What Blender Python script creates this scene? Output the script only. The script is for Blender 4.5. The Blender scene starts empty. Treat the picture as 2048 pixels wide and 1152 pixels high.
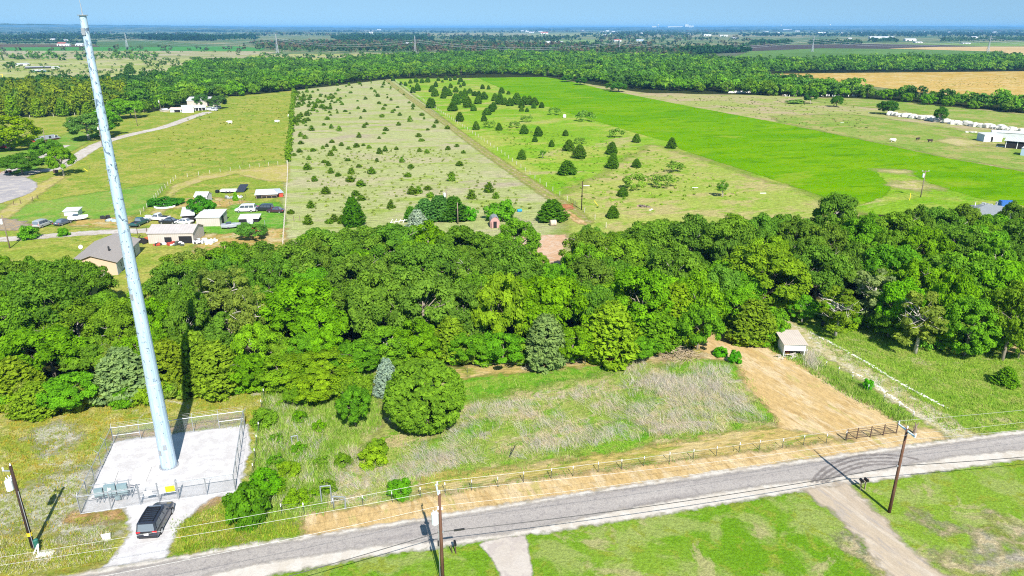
import bpy, bmesh, math, random
import numpy as np
from mathutils import Vector, Matrix
random.seed(11)
rng = np.random.default_rng(11)
R = math.radians
sc = bpy.context.scene
col = sc.collection

# ------------------------------------------------------------------ camera
CAMH = 45.0
FPX = 1430.0
PITCH = math.atan(522.0 / FPX)
CP, SP_ = math.cos(PITCH), math.sin(PITCH)

def G(px, py, z=0.0):
    """photo pixel -> point of the place at height z"""
    u = px - 1024.0
    v = py - 576.0
    fw = FPX * CP - v * SP_
    dn = FPX * SP_ + v * CP
    t = (CAMH - z) / dn
    return (u * t, fw * t, z)

def PIX(x, y, z=0.0):
    d = CAMH - z
    w = y * CP + d * SP_
    return (1024 + FPX * x / w, 576 + FPX * (d * CP - y * SP_) / w)

def G2(px, py, z=0.0):
    p = G(px, py, z)
    return (p[0], p[1])

cam = bpy.data.cameras.new('camera')
cam.sensor_width = 36.0
cam.lens = FPX * 36.0 / 2048.0
cam.clip_start = 0.5
cam.clip_end = 120000.0
camo = bpy.data.objects.new('camera', cam)
col.objects.link(camo)
camo.location = (0, 0, CAMH)
camo.rotation_euler = (math.pi / 2 - PITCH, 0, 0)
sc.camera = camo

# ------------------------------------------------------------------ light
SUN_EL, SUN_AZ_FROM = R(43), R(16)          # the sun stands behind the camera, to the right
sun_dir = Vector((math.sin(SUN_AZ_FROM) * math.cos(SUN_EL), -math.cos(SUN_AZ_FROM) * math.cos(SUN_EL), math.sin(SUN_EL)))
sl = bpy.data.lights.new('sun', 'SUN')
sl.energy = 4.7
sl.angle = R(0.5)
sl.color = (1.0, 0.95, 0.87)
so = bpy.data.objects.new('sun', sl)
col.objects.link(so)
so.rotation_euler = sun_dir.to_track_quat('Z', 'Y').to_euler()
so.location = (30, -60, 120)

w = bpy.data.worlds.new('World')
sc.world = w
w.use_nodes = True
nt = w.node_tree
nt.nodes.clear()
sky = nt.nodes.new('ShaderNodeTexSky')
sky.sky_type = 'NISHITA'
sky.sun_disc = False
sky.sun_elevation = SUN_EL
sky.sun_rotation = math.pi - SUN_AZ_FROM
sky.altitude = 200
sky.air_density = 1.0
sky.dust_density = 0.0
sky.ozone_density = 1.2
bg = nt.nodes.new('ShaderNodeBackground')
bg.inputs['Strength'].default_value = 0.1
wo = nt.nodes.new('ShaderNodeOutputWorld')
# the clear air above this horizon is already blue at its foot: read the sky model a little higher up
geo = nt.nodes.new('ShaderNodeTexCoord')
vadd = nt.nodes.new('ShaderNodeVectorMath'); vadd.operation = 'ADD'
vadd.inputs[1].default_value = (0, 0, 0.34)
vnor = nt.nodes.new('ShaderNodeVectorMath'); vnor.operation = 'NORMALIZE'
nt.links.new(geo.outputs['Generated'], vadd.inputs[0])
nt.links.new(vadd.outputs[0], vnor.inputs[0])
nt.links.new(vnor.outputs[0], sky.inputs['Vector'])
tint = nt.nodes.new('ShaderNodeMix'); tint.data_type = 'RGBA'; tint.blend_type = 'MULTIPLY'
tint.inputs[0].default_value = 1.0
tint.inputs[7].default_value = (1.06, 1.17, 1.0, 1)
nt.links.new(sky.outputs[0], tint.inputs[6])
nt.links.new(tint.outputs[2], bg.inputs[0])
nt.links.new(bg.outputs[0], wo.inputs[0])

sc.view_settings.view_transform = 'Standard'
sc.view_settings.look = 'None'
sc.view_settings.gamma = 1.0
sc.view_settings.exposure = 1.0
sc.render.engine = 'CYCLES'
cy = sc.cycles
cy.max_bounces = 7
cy.diffuse_bounces = 4
cy.glossy_bounces = 2
cy.transmission_bounces = 4
cy.transparent_max_bounces = 24
cy.volume_bounces = 0
cy.use_denoising = False
cy.filter_width = 1.1
cy.caustics_reflective = False
cy.caustics_refractive = False

KILL = 1.95       # picture brightness of a white sunlit surface: turns a picture colour into a base colour

def S(r, g, b, k=None):
    """sRGB colour as seen in sunlight -> base colour"""
    k = k or KILL
    def f(c):
        c = c / 255.0
        c = c / 12.92 if c <= 0.04045 else ((c + 0.055) / 1.055) ** 2.4
        return min(0.85, c / k)
    return (f(r), f(g), f(b), 1.0)

# ------------------------------------------------------------------ node helpers
def ANG(a, b):
    p, q = G(*a), G(*b)
    return math.atan2(q[1] - p[1], q[0] - p[0])

class NT:
    def __init__(self, name):
        self.m = bpy.data.materials.new(name)
        self.m.use_nodes = True
        self.t = self.m.node_tree
        self.t.nodes.clear()
        self.out = self.t.nodes.new('ShaderNodeOutputMaterial')
    def n(self, typ, **kw):
        nd = self.t.nodes.new('ShaderNode' + typ)
        for k, v in kw.items():
            if hasattr(nd, k):
                setattr(nd, k, v)
        return nd
    def put(self, sock, v):
        if hasattr(v, 'is_output'):
            self.t.links.new(v, sock)
        elif v is not None:
            sock.default_value = v
    def noise(self, vec, scale, detail=3.0, rough=0.55, dist=0.0):
        nd = self.n('TexNoise')
        self.put(nd.inputs['Vector'], vec)
        nd.inputs['Scale'].default_value = scale
        nd.inputs['Detail'].default_value = detail
        nd.inputs['Roughness'].default_value = rough
        nd.inputs['Distortion'].default_value = dist
        return nd.outputs[0]
    def mapr(self, v, a, b, c=0.0, d=1.0, smooth=False):
        nd = self.n('MapRange')
        if smooth:
            nd.interpolation_type = 'SMOOTHSTEP'
        self.put(nd.inputs[0], v)
        for i, x in enumerate((a, b, c, d)):
            nd.inputs[i + 1].default_value = x
        return nd.outputs[0]
    def math(self, op, a, b=None):
        nd = self.n('Math')
        nd.operation = op
        self.put(nd.inputs[0], a)
        if b is not None:
            self.put(nd.inputs[1], b)
        return nd.outputs[0]
    def mix(self, f, a, b, blend='MIX'):
        nd = self.n('Mix')
        nd.data_type = 'RGBA'
        nd.blend_type = blend
        self.put(nd.inputs[0], f)
        self.put(nd.inputs[6], a)
        self.put(nd.inputs[7], b)
        return nd.outputs[2]
    def gain(self, c, v):
        nd = self.n('VectorMath')
        nd.operation = 'SCALE'
        self.put(nd.inputs[0], c)
        self.put(nd.inputs[3], v)
        return nd.outputs[0]
    def pos(self):
        return self.n('NewGeometry').outputs['Position']
    def mapping(self, vec, rot=0.0, scale=(1, 1, 1)):
        nd = self.n('Mapping')
        self.put(nd.inputs[0], vec)
        nd.inputs['Rotation'].default_value = (0, 0, rot)
        nd.inputs['Scale'].default_value = scale
        return nd.outputs[0]
    def attr(self, name):
        nd = self.n('Attribute')
        nd.attribute_name = name
        return nd
    def bump(self, h, strength, dist=0.1):
        nd = self.n('Bump')
        nd.inputs['Strength'].default_value = strength
        nd.inputs['Distance'].default_value = dist
        self.put(nd.inputs['Height'], h)
        return nd.outputs[0]
    def finish(self, shader):
        self.t.links.new(shader, self.out.inputs[0])
        return self.m

def pbr(name, c, rough=0.6, metal=0.0, var=0.12, scale=3.0, spec=0.4, coat=0.0, objcol=False):
    """painted / plain solid with slight dirt variation"""
    k = NT(name)
    tc = k.n('TexCoord').outputs['Object']
    nz = k.noise(tc, scale, 4.0, 0.6)
    g = k.mapr(nz, 0.25, 0.75, 1.0 - var, 1.0 + var)
    base = k.n('ObjectInfo').outputs['Color'] if objcol else c
    if not objcol:
        rgb = k.n('RGB')
        rgb.outputs[0].default_value = c
        base = rgb.outputs[0]
    b = k.n('BsdfPrincipled')
    k.put(b.inputs['Base Color'], k.gain(base, g))
    k.put(b.inputs['Roughness'], k.mapr(nz, 0.2, 0.8, max(0.05, rough - 0.08), min(1, rough + 0.08)))
    b.inputs['Metallic'].default_value = metal
    b.inputs['Specular IOR Level'].default_value = spec
    b.inputs['Coat Weight'].default_value = coat
    return k.finish(b.outputs[0])

def wood_mat(name, c, c2):
    k = NT(name)
    tc = k.n('TexCoord').outputs['Object']
    nz = k.noise(k.mapping(tc, 0, (9, 9, 0.7)), 1.0, 4.0, 0.65)
    b = k.n('BsdfPrincipled')
    k.put(b.inputs['Base Color'], k.mix(k.mapr(nz, 0.3, 0.7), c, c2))
    b.inputs['Roughness'].default_value = 0.85
    b.inputs['Specular IOR Level'].default_value = 0.2
    return k.finish(b.outputs[0])

def ribbed_mat(name, c, pitch=0.3, axis=0, dirt=0.15, rust=None, rough=0.5):
    """corrugated sheet metal: ribs are real bump at a fixed pitch"""
    k = NT(name)
    tc = k.n('TexCoord').outputs['Object']
    sep = k.n('SeparateXYZ')
    k.put(sep.inputs[0], tc)
    wv = k.math('SINE', k.math('MULTIPLY', sep.outputs[axis], 2 * math.pi / pitch))
    nz = k.noise(tc, 0.8, 5.0, 0.65)
    b = k.n('BsdfPrincipled')
    cc = k.mix(k.mapr(nz, 0.3, 0.75), c, tuple(x * (1 - dirt * 2) for x in c[:3]) + (1,))
    if rust:
        cc = k.mix(k.mapr(k.noise(tc, 0.5, 6.0, 0.7), 0.58, 0.72), cc, rust)
    k.put(b.inputs['Base Color'], cc)
    b.inputs['Roughness'].default_value = rough
    k.put(b.inputs['Normal'], k.bump(wv, 0.6, 0.03))
    return k.finish(b.outputs[0])

def ground_mat(name, cols, big=0.03, mid=0.25, fine=2.5, contrast=0.35, rag=1.0, ragf=0.5, soft=0.25,
               stretch=None, speck=None, bump=0.5):
    """patchy ground: cols = [base, patch, patch2, ...]; the sheet's own 'sd' (metres inside its outline) gives a ragged border"""
    k = NT(name)
    p = k.pos()
    pm = p
    if stretch:
        pm = k.mapping(k.mapping(p, -stretch[0]), 0, (stretch[1], 1, 1))
    nb = k.noise(pm, big, 4.0, 0.6, 0.3)
    nm = k.noise(pm, mid, 4.0, 0.6, 0.4)
    nf = k.noise(k.mapping(k.mapping(p, -stretch[0]), 0, (max(.25, stretch[1]), 1, 1)) if stretch else p, fine, 3.0, 0.7)
    c = k.mix(k.mapr(nb, 0.38, 0.62, smooth=True), cols[0], cols[1])
    if len(cols) > 2:
        c = k.mix(k.mapr(nm, 0.47, 0.6, 0, 0.9, True), c, cols[2])
    if len(cols) > 3:
        n4 = k.noise(k.mapping(pm, 0.7), mid * 2.2, 4.0, 0.65, 0.5)
        c = k.mix(k.mapr(n4, 0.53, 0.64, 0, 0.9, True), c, cols[3])
    if len(cols) > 4:
        n5 = k.noise(k.mapping(pm, 1.9), mid * 0.8, 5.0, 0.7, 0.6)
        c = k.mix(k.mapr(n5, 0.57, 0.66, 0, 0.95, True), c, cols[4])
    if speck:
        ns = k.noise(p, speck[1], 2.0, 0.6)
        c = k.mix(k.mapr(ns, speck[2], speck[2] + 0.06, 0, 0.9), c, speck[0])
    nff = k.noise(p, fine * 3.1, 2.0, 0.6)
    c = k.gain(c, k.mapr(nf, 0.28, 0.72, 1 - contrast, 1 + contrast))
    c = k.gain(c, k.mapr(nff, 0.3, 0.7, 1 - contrast * 0.9, 1 + contrast * 0.9))
    d = k.n('BsdfDiffuse')
    k.put(d.inputs['Color'], c)
    k.put(d.inputs['Normal'], k.bump(nf, bump, 0.25))
    sd = k.attr('sd').outputs['Fac']
    nr = k.noise(p, ragf, 4.0, 0.65)
    e = k.math('ADD', sd, k.math('MULTIPLY', k.math('SUBTRACT', nr, 0.5), rag * 3.0))
    a = k.mapr(e, -soft, soft)
    ms = k.n('MixShader')
    k.put(ms.inputs[0], a)
    k.put(ms.inputs[1], k.n('BsdfTransparent').outputs[0])
    k.put(ms.inputs[2], d.outputs[0])
    return k.finish(ms.outputs[0])

# ------------------------------------------------------------------ mesh helpers
def np_mesh(name, V, F, attrs=None, smooth=False):
    """V (n,3) float, F (m,k) int with k = 3 or 4"""
    me = bpy.data.meshes.new(name)
    V = np.asarray(V, dtype=np.float32)
    F = np.asarray(F, dtype=np.int32)
    k = F.shape[1]
    me.vertices.add(len(V))
    me.vertices.foreach_set('co', V.ravel())
    me.loops.add(F.size)
    me.loops.foreach_set('vertex_index', F.ravel())
    me.polygons.add(len(F))
    me.polygons.foreach_set('loop_start', np.arange(0, F.size, k, dtype=np.int32))
    me.polygons.foreach_set('loop_total', np.full(len(F), k, dtype=np.int32))
    if smooth:
        me.polygons.foreach_set('use_smooth', np.ones(len(F), dtype=bool))
    for an, (typ, dat) in (attrs or {}).items():
        a = me.attributes.new(an, typ, 'POINT')
        dat = np.asarray(dat, dtype=np.float32)
        a.data.foreach_set('color' if typ == 'FLOAT_COLOR' else 'value', dat.ravel())
    me.update(calc_edges=True)
    return me

class MB:
    def __init__(self):
        self.v, self.f, self.mi = [], [], []
    def add(self, vs, fs, mi=0):
        o = len(self.v)
        self.v += [tuple(p) for p in vs]
        self.f += [tuple(i + o for i in f) for f in fs]
        self.mi += [mi] * len(fs)
        return self
    def box(self, c, s, mi=0, rz=0.0, M=None):
        hx, hy, hz = s[0] / 2, s[1] / 2, s[2] / 2
        vs = [Vector((x, y, z)) for x in (-hx, hx) for y in (-hy, hy) for z in (-hz, hz)]
        if M is not None:
            vs = [M @ p for p in vs]
        elif rz:
            q = Matrix.Rotation(rz, 3, 'Z')
            vs = [q @ p for p in vs]
        vs = [p + Vector(c) for p in vs]
        return self.add(vs, [(0, 1, 3, 2), (4, 6, 7, 5), (0, 4, 5, 1), (2, 3, 7, 6), (0, 2, 6, 4), (1, 5, 7, 3)], mi)
    def poly(self, pts, mi=0):
        return self.add(pts, [tuple(range(len(pts)))], mi)
    def prism(self, xy, z0, z1, mi=0):
        n = len(xy)
        vs = [(x, y, z0) for x, y in xy] + [(x, y, z1) for x, y in xy]
        fs = [tuple(reversed(range(n))), tuple(range(n, 2 * n))] + [(i, (i + 1) % n, (i + 1) % n + n, i + n) for i in range(n)]
        return self.add(vs, fs, mi)
    def tube(self, pts, rad, n=8, mi=0, cap=True):
        pts = [Vector(p) for p in pts]
        if not isinstance(rad, (list, tuple)):
            rad = [rad] * len(pts)
        vs = []
        for i, p in enumerate(pts):
            a = pts[max(0, i - 1)]
            b = pts[min(len(pts) - 1, i + 1)]
            d = (b - a).normalized()
            ref = Vector((0, 0, 1)) if abs(d.z) < 0.9 else Vector((1, 0, 0))
            x = d.cross(ref).normalized()
            y = d.cross(x).normalized()
            for k in range(n):
                t = 2 * math.pi * k / n
                vs.append(p + (x * math.cos(t) + y * math.sin(t)) * rad[i])
        fs = []
        for i in range(len(pts) - 1):
            for k in range(n):
                k2 = (k + 1) % n
                fs.append((i * n + k, i * n + k2, (i + 1) * n + k2, (i + 1) * n + k))
        if cap:
            fs.append(tuple(reversed(range(n))))
            fs.append(tuple(range((len(pts) - 1) * n, len(pts) * n)))
        return self.add(vs, fs, mi)
    def cyl(self, p0, p1, r0, r1=None, n=10, mi=0):
        return self.tube([p0, p1], [r0, r0 if r1 is None else r1], n, mi)
    def mesh(self, name, mats, smooth=False, bevel=0.0, seg=2):
        me = bpy.data.meshes.new(name)
        me.from_pydata(self.v, [], self.f)
        for m in mats:
            me.materials.append(m)
        me.polygons.foreach_set('material_index', self.mi)
        bm = bmesh.new()
        bm.from_mesh(me)
        bmesh.ops.recalc_face_normals(bm, faces=bm.faces)
        if bevel:
            bmesh.ops.bevel(bm, geom=[e for e in bm.edges], offset=bevel, segments=seg, affect='EDGES', clamp_overlap=True)
        if smooth:
            for f in bm.faces:
                f.smooth = True
        bm.to_mesh(me)
        bm.free()
        me.update()
        return me
    def build(self, name, mats, parent=None, smooth=False, bevel=0.0, loc=None, rz=0.0, seg=2):
        if not isinstance(mats, (list, tuple)):
            mats = [mats]
        o = bpy.data.objects.new(name, self.mesh(name, mats, smooth, bevel, seg))
        col.objects.link(o)
        if parent is not None:
            o.parent = parent
        if loc is not None:
            o.location = loc
        if rz:
            o.rotation_euler = (0, 0, rz)
        return o

LABELS = {}
def tag(o, label=None, cat=None, group=None, kind=None):
    if label:
        o['label'] = label
        LABELS.setdefault(label, []).append(o.name)
    if cat:
        o['category'] = cat
    if group:
        o['group'] = group
    if kind:
        o['kind'] = kind
    return o

def thing(name, label, cat, loc=(0, 0, 0), rz=0.0, group=None):
    o = bpy.data.objects.new(name, None)
    o.empty_display_size = 0.3
    col.objects.link(o)
    o.location = loc
    o.rotation_euler = (0, 0, rz)
    return tag(o, label, cat, group)

def dup(root, loc, rz=0.0, scale=1.0, label=None, cat=None, group=None, color=None):
    """a copy of a thing with copies of its parts and sub-parts"""
    def cp(o, parent):
        c = o.copy()
        col.objects.link(c)
        if parent is not None:
            c.parent = parent
        if color is not None and c.name.startswith(('crown', 'body')) or (color is not None and not o.children and parent is None):
            c.color = color
        for ch in o.children:
            cp(ch, c)
        return c
    c = cp(root, None)
    c.location = loc
    c.rotation_euler = (0, 0, rz)
    c.scale = scale if isinstance(scale, (tuple, list)) else (scale,) * 3
    tag(c, label, cat, group)
    return c

ORD = ['nearest', 'second', 'third', 'fourth', 'fifth', 'sixth', 'seventh', 'eighth', 'ninth', 'tenth', 'eleventh', 'twelfth',
       'thirteenth', 'fourteenth', 'fifteenth', 'sixteenth', 'seventeenth', 'eighteenth', 'nineteenth', 'twentieth']
def ordw(i):
    return ORD[i] if i < len(ORD) else '%dth' % (i + 1)

# ------------------------------------------------------------------ ground sheets
def seg_dist(P, A, B):
    d = B - A
    L = max(1e-9, float(d @ d))
    t = np.clip(((P - A) @ d) / L, 0, 1)
    q = A + t[:, None] * d
    return np.hypot(P[:, 0] - q[:, 0], P[:, 1] - q[:, 1])

def poly_sd(P, poly):
    poly = np.asarray(poly, dtype=float)
    n = len(poly)
    dist = np.full(len(P), 1e9)
    ins = np.zeros(len(P), dtype=bool)
    for i in range(n):
        a, b = poly[i], poly[(i + 1) % n]
        dist = np.minimum(dist, seg_dist(P, a, b))
        cond = (a[1] > P[:, 1]) != (b[1] > P[:, 1])
        den = b[1] - a[1]
        den = den if abs(den) > 1e-12 else 1e-12
        xi = (b[0] - a[0]) * (P[:, 1] - a[1]) / den + a[0]
        ins ^= cond & (P[:, 0] < xi)
    return np.where(ins, dist, -dist)

def line_sd(P, pts, width):
    pts = np.asarray(pts, dtype=float)
    dist = np.full(len(P), 1e9)
    for a, b in zip(pts[:-1], pts[1:]):
        dist = np.minimum(dist, seg_dist(P, a, b))
    return width / 2 - dist

def smooth_line(pts, n=6, closed=False):
    pts = [np.array(p, dtype=float) for p in pts]
    out = []
    N = len(pts)
    rngi = range(N) if closed else range(N - 1)
    for i in rngi:
        if closed:
            p0, p1, p2, p3 = pts[(i - 1) % N], pts[i], pts[(i + 1) % N], pts[(i + 2) % N]
        else:
            p0, p1, p2, p3 = pts[max(0, i - 1)], pts[i], pts[i + 1], pts[min(N - 1, i + 2)]
        for k in range(n):
            t = k / n
            out.append(0.5 * ((2 * p1) + (-p0 + p2) * t + (2 * p0 - 5 * p1 + 4 * p2 - p3) * t * t + (-p0 + 3 * p1 - 3 * p2 + p3) * t ** 3))
    if not closed:
        out.append(pts[-1])
    return out

SHEETS = [0]
def sheet(name, mat, z, poly=None, lines=None, width=3.0, cell=None, margin=1.5, smooth=False, world=False, kind='structure', label=None, cat=None):
    """flat ground sheet from a photo-pixel outline (or centre lines); keeps the signed distance to its outline"""
    SHEETS[0] += 1
    z += SHEETS[0] * 0.0006
    conv = (lambda q: (q[0], q[1])) if world else (lambda q: G2(q[0], q[1]))
    shapes = []
    if poly is not None:
        pw = [conv(q) for q in poly]
        if smooth:
            pw = smooth_line(pw, 5, True)
        shapes.append(('p', np.array(pw)))
    for ln in (lines or []):
        lw = [conv(q) for q in ln]
        if smooth:
            lw = smooth_line(lw, 6)
        shapes.append(('l', np.array(lw)))
    allp = np.vstack([s[1] for s in shapes])
    pad = margin + (width if lines else 0)
    x0, y0 = allp.min(0) - pad
    x1, y1 = allp.max(0) + pad
    if cell is None:
        cell = max(0.5, min(max(x1 - x0, y1 - y0) / 110.0, 25.0))
    nx = int((x1 - x0) / cell) + 2
    ny = int((y1 - y0) / cell) + 2
    gx = x0 + np.arange(nx) * cell
    gy = y0 + np.arange(ny) * cell
    X, Y = np.meshgrid(gx, gy, indexing='ij')
    P = np.column_stack([X.ravel(), Y.ravel()])
    sd = np.full(len(P), -1e9)
    for typ, pts in shapes:
        sd = np.maximum(sd, poly_sd(P, pts) if typ == 'p' else line_sd(P, pts, width))
    idx = np.arange(nx * ny).reshape(nx, ny)
    q = np.stack([idx[:-1, :-1], idx[1:, :-1], idx[1:, 1:], idx[:-1, 1:]], axis=-1).reshape(-1, 4)
    keep = (sd[q] > -margin - cell * 0.2).any(axis=1)
    q = q[keep]
    used = np.unique(q)
    remap = np.full(nx * ny, -1)
    remap[used] = np.arange(len(used))
    V = np.column_stack([P[used], np.full(len(used), z)])
    me = np_mesh(name, V, remap[q], {'sd': ('FLOAT', sd[used])})
    me.materials.append(mat)
    o = bpy.data.objects.new(name, me)
    col.objects.link(o)
    tag(o, label, cat, None, kind)
    return o

def in_poly(poly, n, mind, tries=30000, maxd=None):
    """random points in a ground polygon, at least mind (a number, or a function of the point) apart"""
    poly = np.array(poly, dtype=float)
    x0, y0 = poly.min(0)
    x1, y1 = poly.max(0)
    f = mind if callable(mind) else (lambda x, y: mind)
    C = np.column_stack([rng.uniform(x0, x1, tries), rng.uniform(y0, y1, tries)])
    C = C[poly_sd(C, poly) > 0]
    out = []
    grid = {}
    big = max(f(*C[i]) for i in range(0, len(C), max(1, len(C) // 50))) if len(C) else 1
    for x, y in C:
        m = f(x, y)
        gx, gy = int(x // big), int(y // big)
        ok = True
        for a in (-1, 0, 1):
            for b in (-1, 0, 1):
                for (u, v) in grid.get((gx + a, gy + b), ()):
                    if (u - x) ** 2 + (v - y) ** 2 < m * m:
                        ok = False
                        break
                if not ok:
                    break
            if not ok:
                break
        if ok:
            grid.setdefault((gx, gy), []).append((x, y))
            out.append((x, y))
            if n and len(out) >= n:
                break
    return out
# ------------------------------------------------------------------ the ground and its fields
M_far = ground_mat('far_scrub', [S(140, 156, 106), S(104, 136, 88), S(176, 172, 128), S(88, 118, 82)], big=0.0013, mid=0.006, fine=0.03, contrast=0.3, bump=0)
k = 30000.0
me = np_mesh('ground', [(-k, -2000, 0), (k, -2000, 0), (k, 2 * k, 0), (-k, 2 * k, 0)], [(0, 1, 2, 3)],
             {'sd': ('FLOAT', [1e4] * 4)})
me.materials.append(M_far)
ground = bpy.data.objects.new('ground', me)
col.objects.link(ground)
tag(ground, kind='structure')

def far(name, c, poly, z, c2=None, rag=4.0, big=0.006, mid=0.03, fine=0.25, contrast=0.22, soft=2.0, extra=()):
    c2 = c2 or tuple(min(255, x * 0.9) for x in c)
    m = ground_mat(name + '_cover', [S(*c), S(*c2)] + [S(*e) for e in extra], big, mid, fine, contrast, rag, 0.05, soft, bump=0)
    return sheet(name, m, z, poly, margin=12)

# far fields, from the horizon inwards
far('field', (176, 172, 140), [(530, 61), (590, 58), (700, 58), (760, 61), (760, 63), (640, 63.5), (545, 63)], 0.6)
far('field', (186, 184, 142), [(850, 66.5), (1062, 66), (1062, 74.5), (900, 75), (850, 71)], 0.5, (160, 165, 120))
far('field', (178, 184, 130), [(1062, 67), (1260, 66.5), (1270, 69), (1062, 77)], 0.5, (150, 165, 110))
far('field', (182, 180, 138), [(1285, 70), (1560, 68.5), (1640, 73), (1290, 74.5)], 0.5)
far('field', (170, 186, 120), [(1480, 62), (2100, 62), (2100, 66), (1490, 67)], 0.55, (140, 160, 120))
far('field', (150, 178, 110), [(1090, 80), (1200, 79), (1210, 87), (1100, 87)], 0.45)
far('field', (128, 128, 112), [(1375, 107), (1540, 103), (1560, 123), (1420, 122)], 0.3, (112, 128, 96))
far('field', (104, 96, 92), [(1460, 91), (1780, 88), (1990, 91), (1780, 98), (1500, 102)], 0.32, (96, 90, 84))
far('field', (122, 160, 84), [(1500, 103), (1640, 97), (1770, 98), (2010, 103), (1985, 118), (1440, 122)], 0.34, (108, 146, 76), fine=0.12)
far('field', (150, 182, 92), [(1750, 88), (2120, 84), (2120, 93), (1990, 92.5)], 0.36)
far('field', (236, 206, 150), [(1775, 97.3), (1880, 94), (2130, 93), (2130, 119), (1992, 116), (2012, 104)], 0.4, (226, 194, 136))
far('field', (150, 186, 92), [(1085, 104), (1150, 100), (1180, 105), (1090, 106.5)], 0.3)
far('field', (152, 190, 84), [(1170, 99), (1290, 97), (1400, 95), (1410, 98), (1300, 103), (1180, 105)], 0.31)
far('field', (98, 168, 84), [(-60, 95), (470, 93), (530, 97), (520, 102.5), (-60, 101.5)], 0.3, (90, 158, 74))
far('field', (126, 112, 88), [(-60, 88), (190, 90), (200, 94), (-60, 95.5)], 0.31)
far('field', (110, 144, 84), [(190, 84), (330, 82), (430, 92), (190, 94)], 0.3)
far('pasture', (200, 192, 160), [(-80, 101.5), (520, 102.5), (560, 104), (480, 117), (-80, 118)], 0.26, (190, 186, 140), extra=[(168, 178, 110)], mid=0.012)
far('pasture', (196, 202, 130), [(-80, 116), (420, 116), (375, 142), (330, 155), (-80, 156)], 0.24, (176, 188, 106), extra=[(208, 200, 156), (158, 176, 88)], mid=0.015)
far('pasture', (166, 178, 78), [(-80, 153), (230, 150), (320, 152), (270, 176), (-80, 176)], 0.22, (180, 188, 90))
far('pasture', (198, 190, 150), [(500, 109), (830, 108), (835, 113), (700, 132), (560, 130), (500, 122)], 0.26, (180, 190, 110), extra=[(200, 200, 120)], mid=0.02)

# woodland soil under the far wood
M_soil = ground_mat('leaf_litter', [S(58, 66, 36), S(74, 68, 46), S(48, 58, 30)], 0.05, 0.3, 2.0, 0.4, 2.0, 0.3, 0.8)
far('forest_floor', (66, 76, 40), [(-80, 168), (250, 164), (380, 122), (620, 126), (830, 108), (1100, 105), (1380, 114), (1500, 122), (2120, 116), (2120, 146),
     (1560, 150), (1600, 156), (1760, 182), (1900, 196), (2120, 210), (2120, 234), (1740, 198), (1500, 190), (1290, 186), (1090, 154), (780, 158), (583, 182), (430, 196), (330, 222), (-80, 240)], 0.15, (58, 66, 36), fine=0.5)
# gold field beyond the right hedgerow
far('field', (226, 190, 110), [(1530, 148.5), (1620, 147), (1900, 144.5), (2130, 142), (2130, 212), (1960, 196), (1830, 184), (1700, 168), (1620, 156)], 0.2, (214, 178, 92), mid=0.06, extra=[(232, 204, 140), (196, 182, 84)], rag=1.5, soft=1)

# middle distance -----------------------------------------------------------------
M_olive = ground_mat('grazed_grass', [S(172, 182, 78), S(150, 176, 66), S(190, 186, 96), S(134, 166, 60)], 0.03, 0.12, 1.1, 0.3, 0.8, 0.4, 0.4)
sheet('pasture', M_olive, 0.06, [(-160, 236), (200, 228), (330, 221), (430, 194), (590, 178), (580, 330), (574, 520), (330, 560), (300, 610), (160, 610), (120, 540), (-160, 540)], margin=4)
M_pale = ground_mat('overgrown_grass', [S(196, 201, 140), S(184, 194, 122), S(203, 197, 154), S(168, 190, 88), S(197, 185, 156)], 0.018, 0.06, 1.0, 0.3, 1.2, 0.4, 0.6, stretch=(0.1, 0.4))
sheet('pasture', M_pale, 0.06, [(586, 170), (700, 160), (778, 154), (960, 292), (1175, 448), (1150, 560), (540, 560), (574, 330)], margin=4)
M_mead = ground_mat('meadow_grass', [S(158, 196, 62), S(142, 186, 46), S(188, 196, 96), S(126, 184, 34), S(194, 190, 124)], 0.014, 0.05, 0.9, 0.3, 1.2, 0.4, 0.6, stretch=(0.3, 0.6))
sheet('meadow', M_mead, 0.05, [(776, 152), (980, 146), (1100, 150), (1500, 300), (1740, 328), (1830, 332), (1900, 365), (2000, 396), (2200, 440), (2200, 600), (1100, 600), (1130, 420)], margin=4)
M_mead2 = ground_mat('dry_meadow_grass', [S(190, 196, 104), S(172, 192, 86), S(202, 190, 128), S(148, 186, 56)], 0.03, 0.09, 1.0, 0.3, 6.0, 0.06, 3.0, stretch=(0.3, 0.6))
sheet('meadow', M_mead2, 0.064, [(1120, 385), (1200, 350), (1300, 290), (1380, 310), (1500, 350), (1640, 395), (1720, 430), (1560, 520), (1130, 500)], margin=14)
M_vivid = ground_mat('young_crop', [S(124, 180, 3), S(110, 172, 3), S(136, 184, 16), S(100, 158, 4), S(150, 184, 46)], 0.012, 0.07, 1.0, 0.2, 0.9, 0.35, 0.35, stretch=(0.25, 0.4))
sheet('field', M_vivid, 0.07, [(948, 152), (1091, 153), (1134, 161), (1199, 177), (1274, 192), (1374, 212), (1536, 242), (1661, 267), (1761, 288), (1886, 315), (2048, 344), (2300, 395),
      (2300, 470), (2048, 412), (1961, 398), (1861, 368), (1831, 353), (1816, 340), (1761, 338), (1752, 346), (1770, 362), (1783, 376), (1766, 394), (1711, 414), (1676, 412), (1641, 391),
      (1591, 375), (1536, 356), (1449, 328), (1359, 298), (1349, 287), (1274, 267), (1184, 240), (1086, 211), (1030, 190)], margin=3)
M_palef = ground_mat('grazed_pale_grass', [S(198, 192, 132), S(178, 190, 104), S(206, 186, 150), S(160, 182, 84)], 0.016, 0.05, 0.8, 0.25, 1.0, 0.4, 0.6, stretch=(-0.3, 0.5))
sheet('pasture', M_palef, 0.05, [(1080, 150), (1290, 183), (1500, 188), (1740, 197), (2120, 232), (2300, 260), (2300, 400), (2048, 350), (1761, 292), (1536, 246), (1274, 196), (1134, 164)], margin=3)
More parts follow.
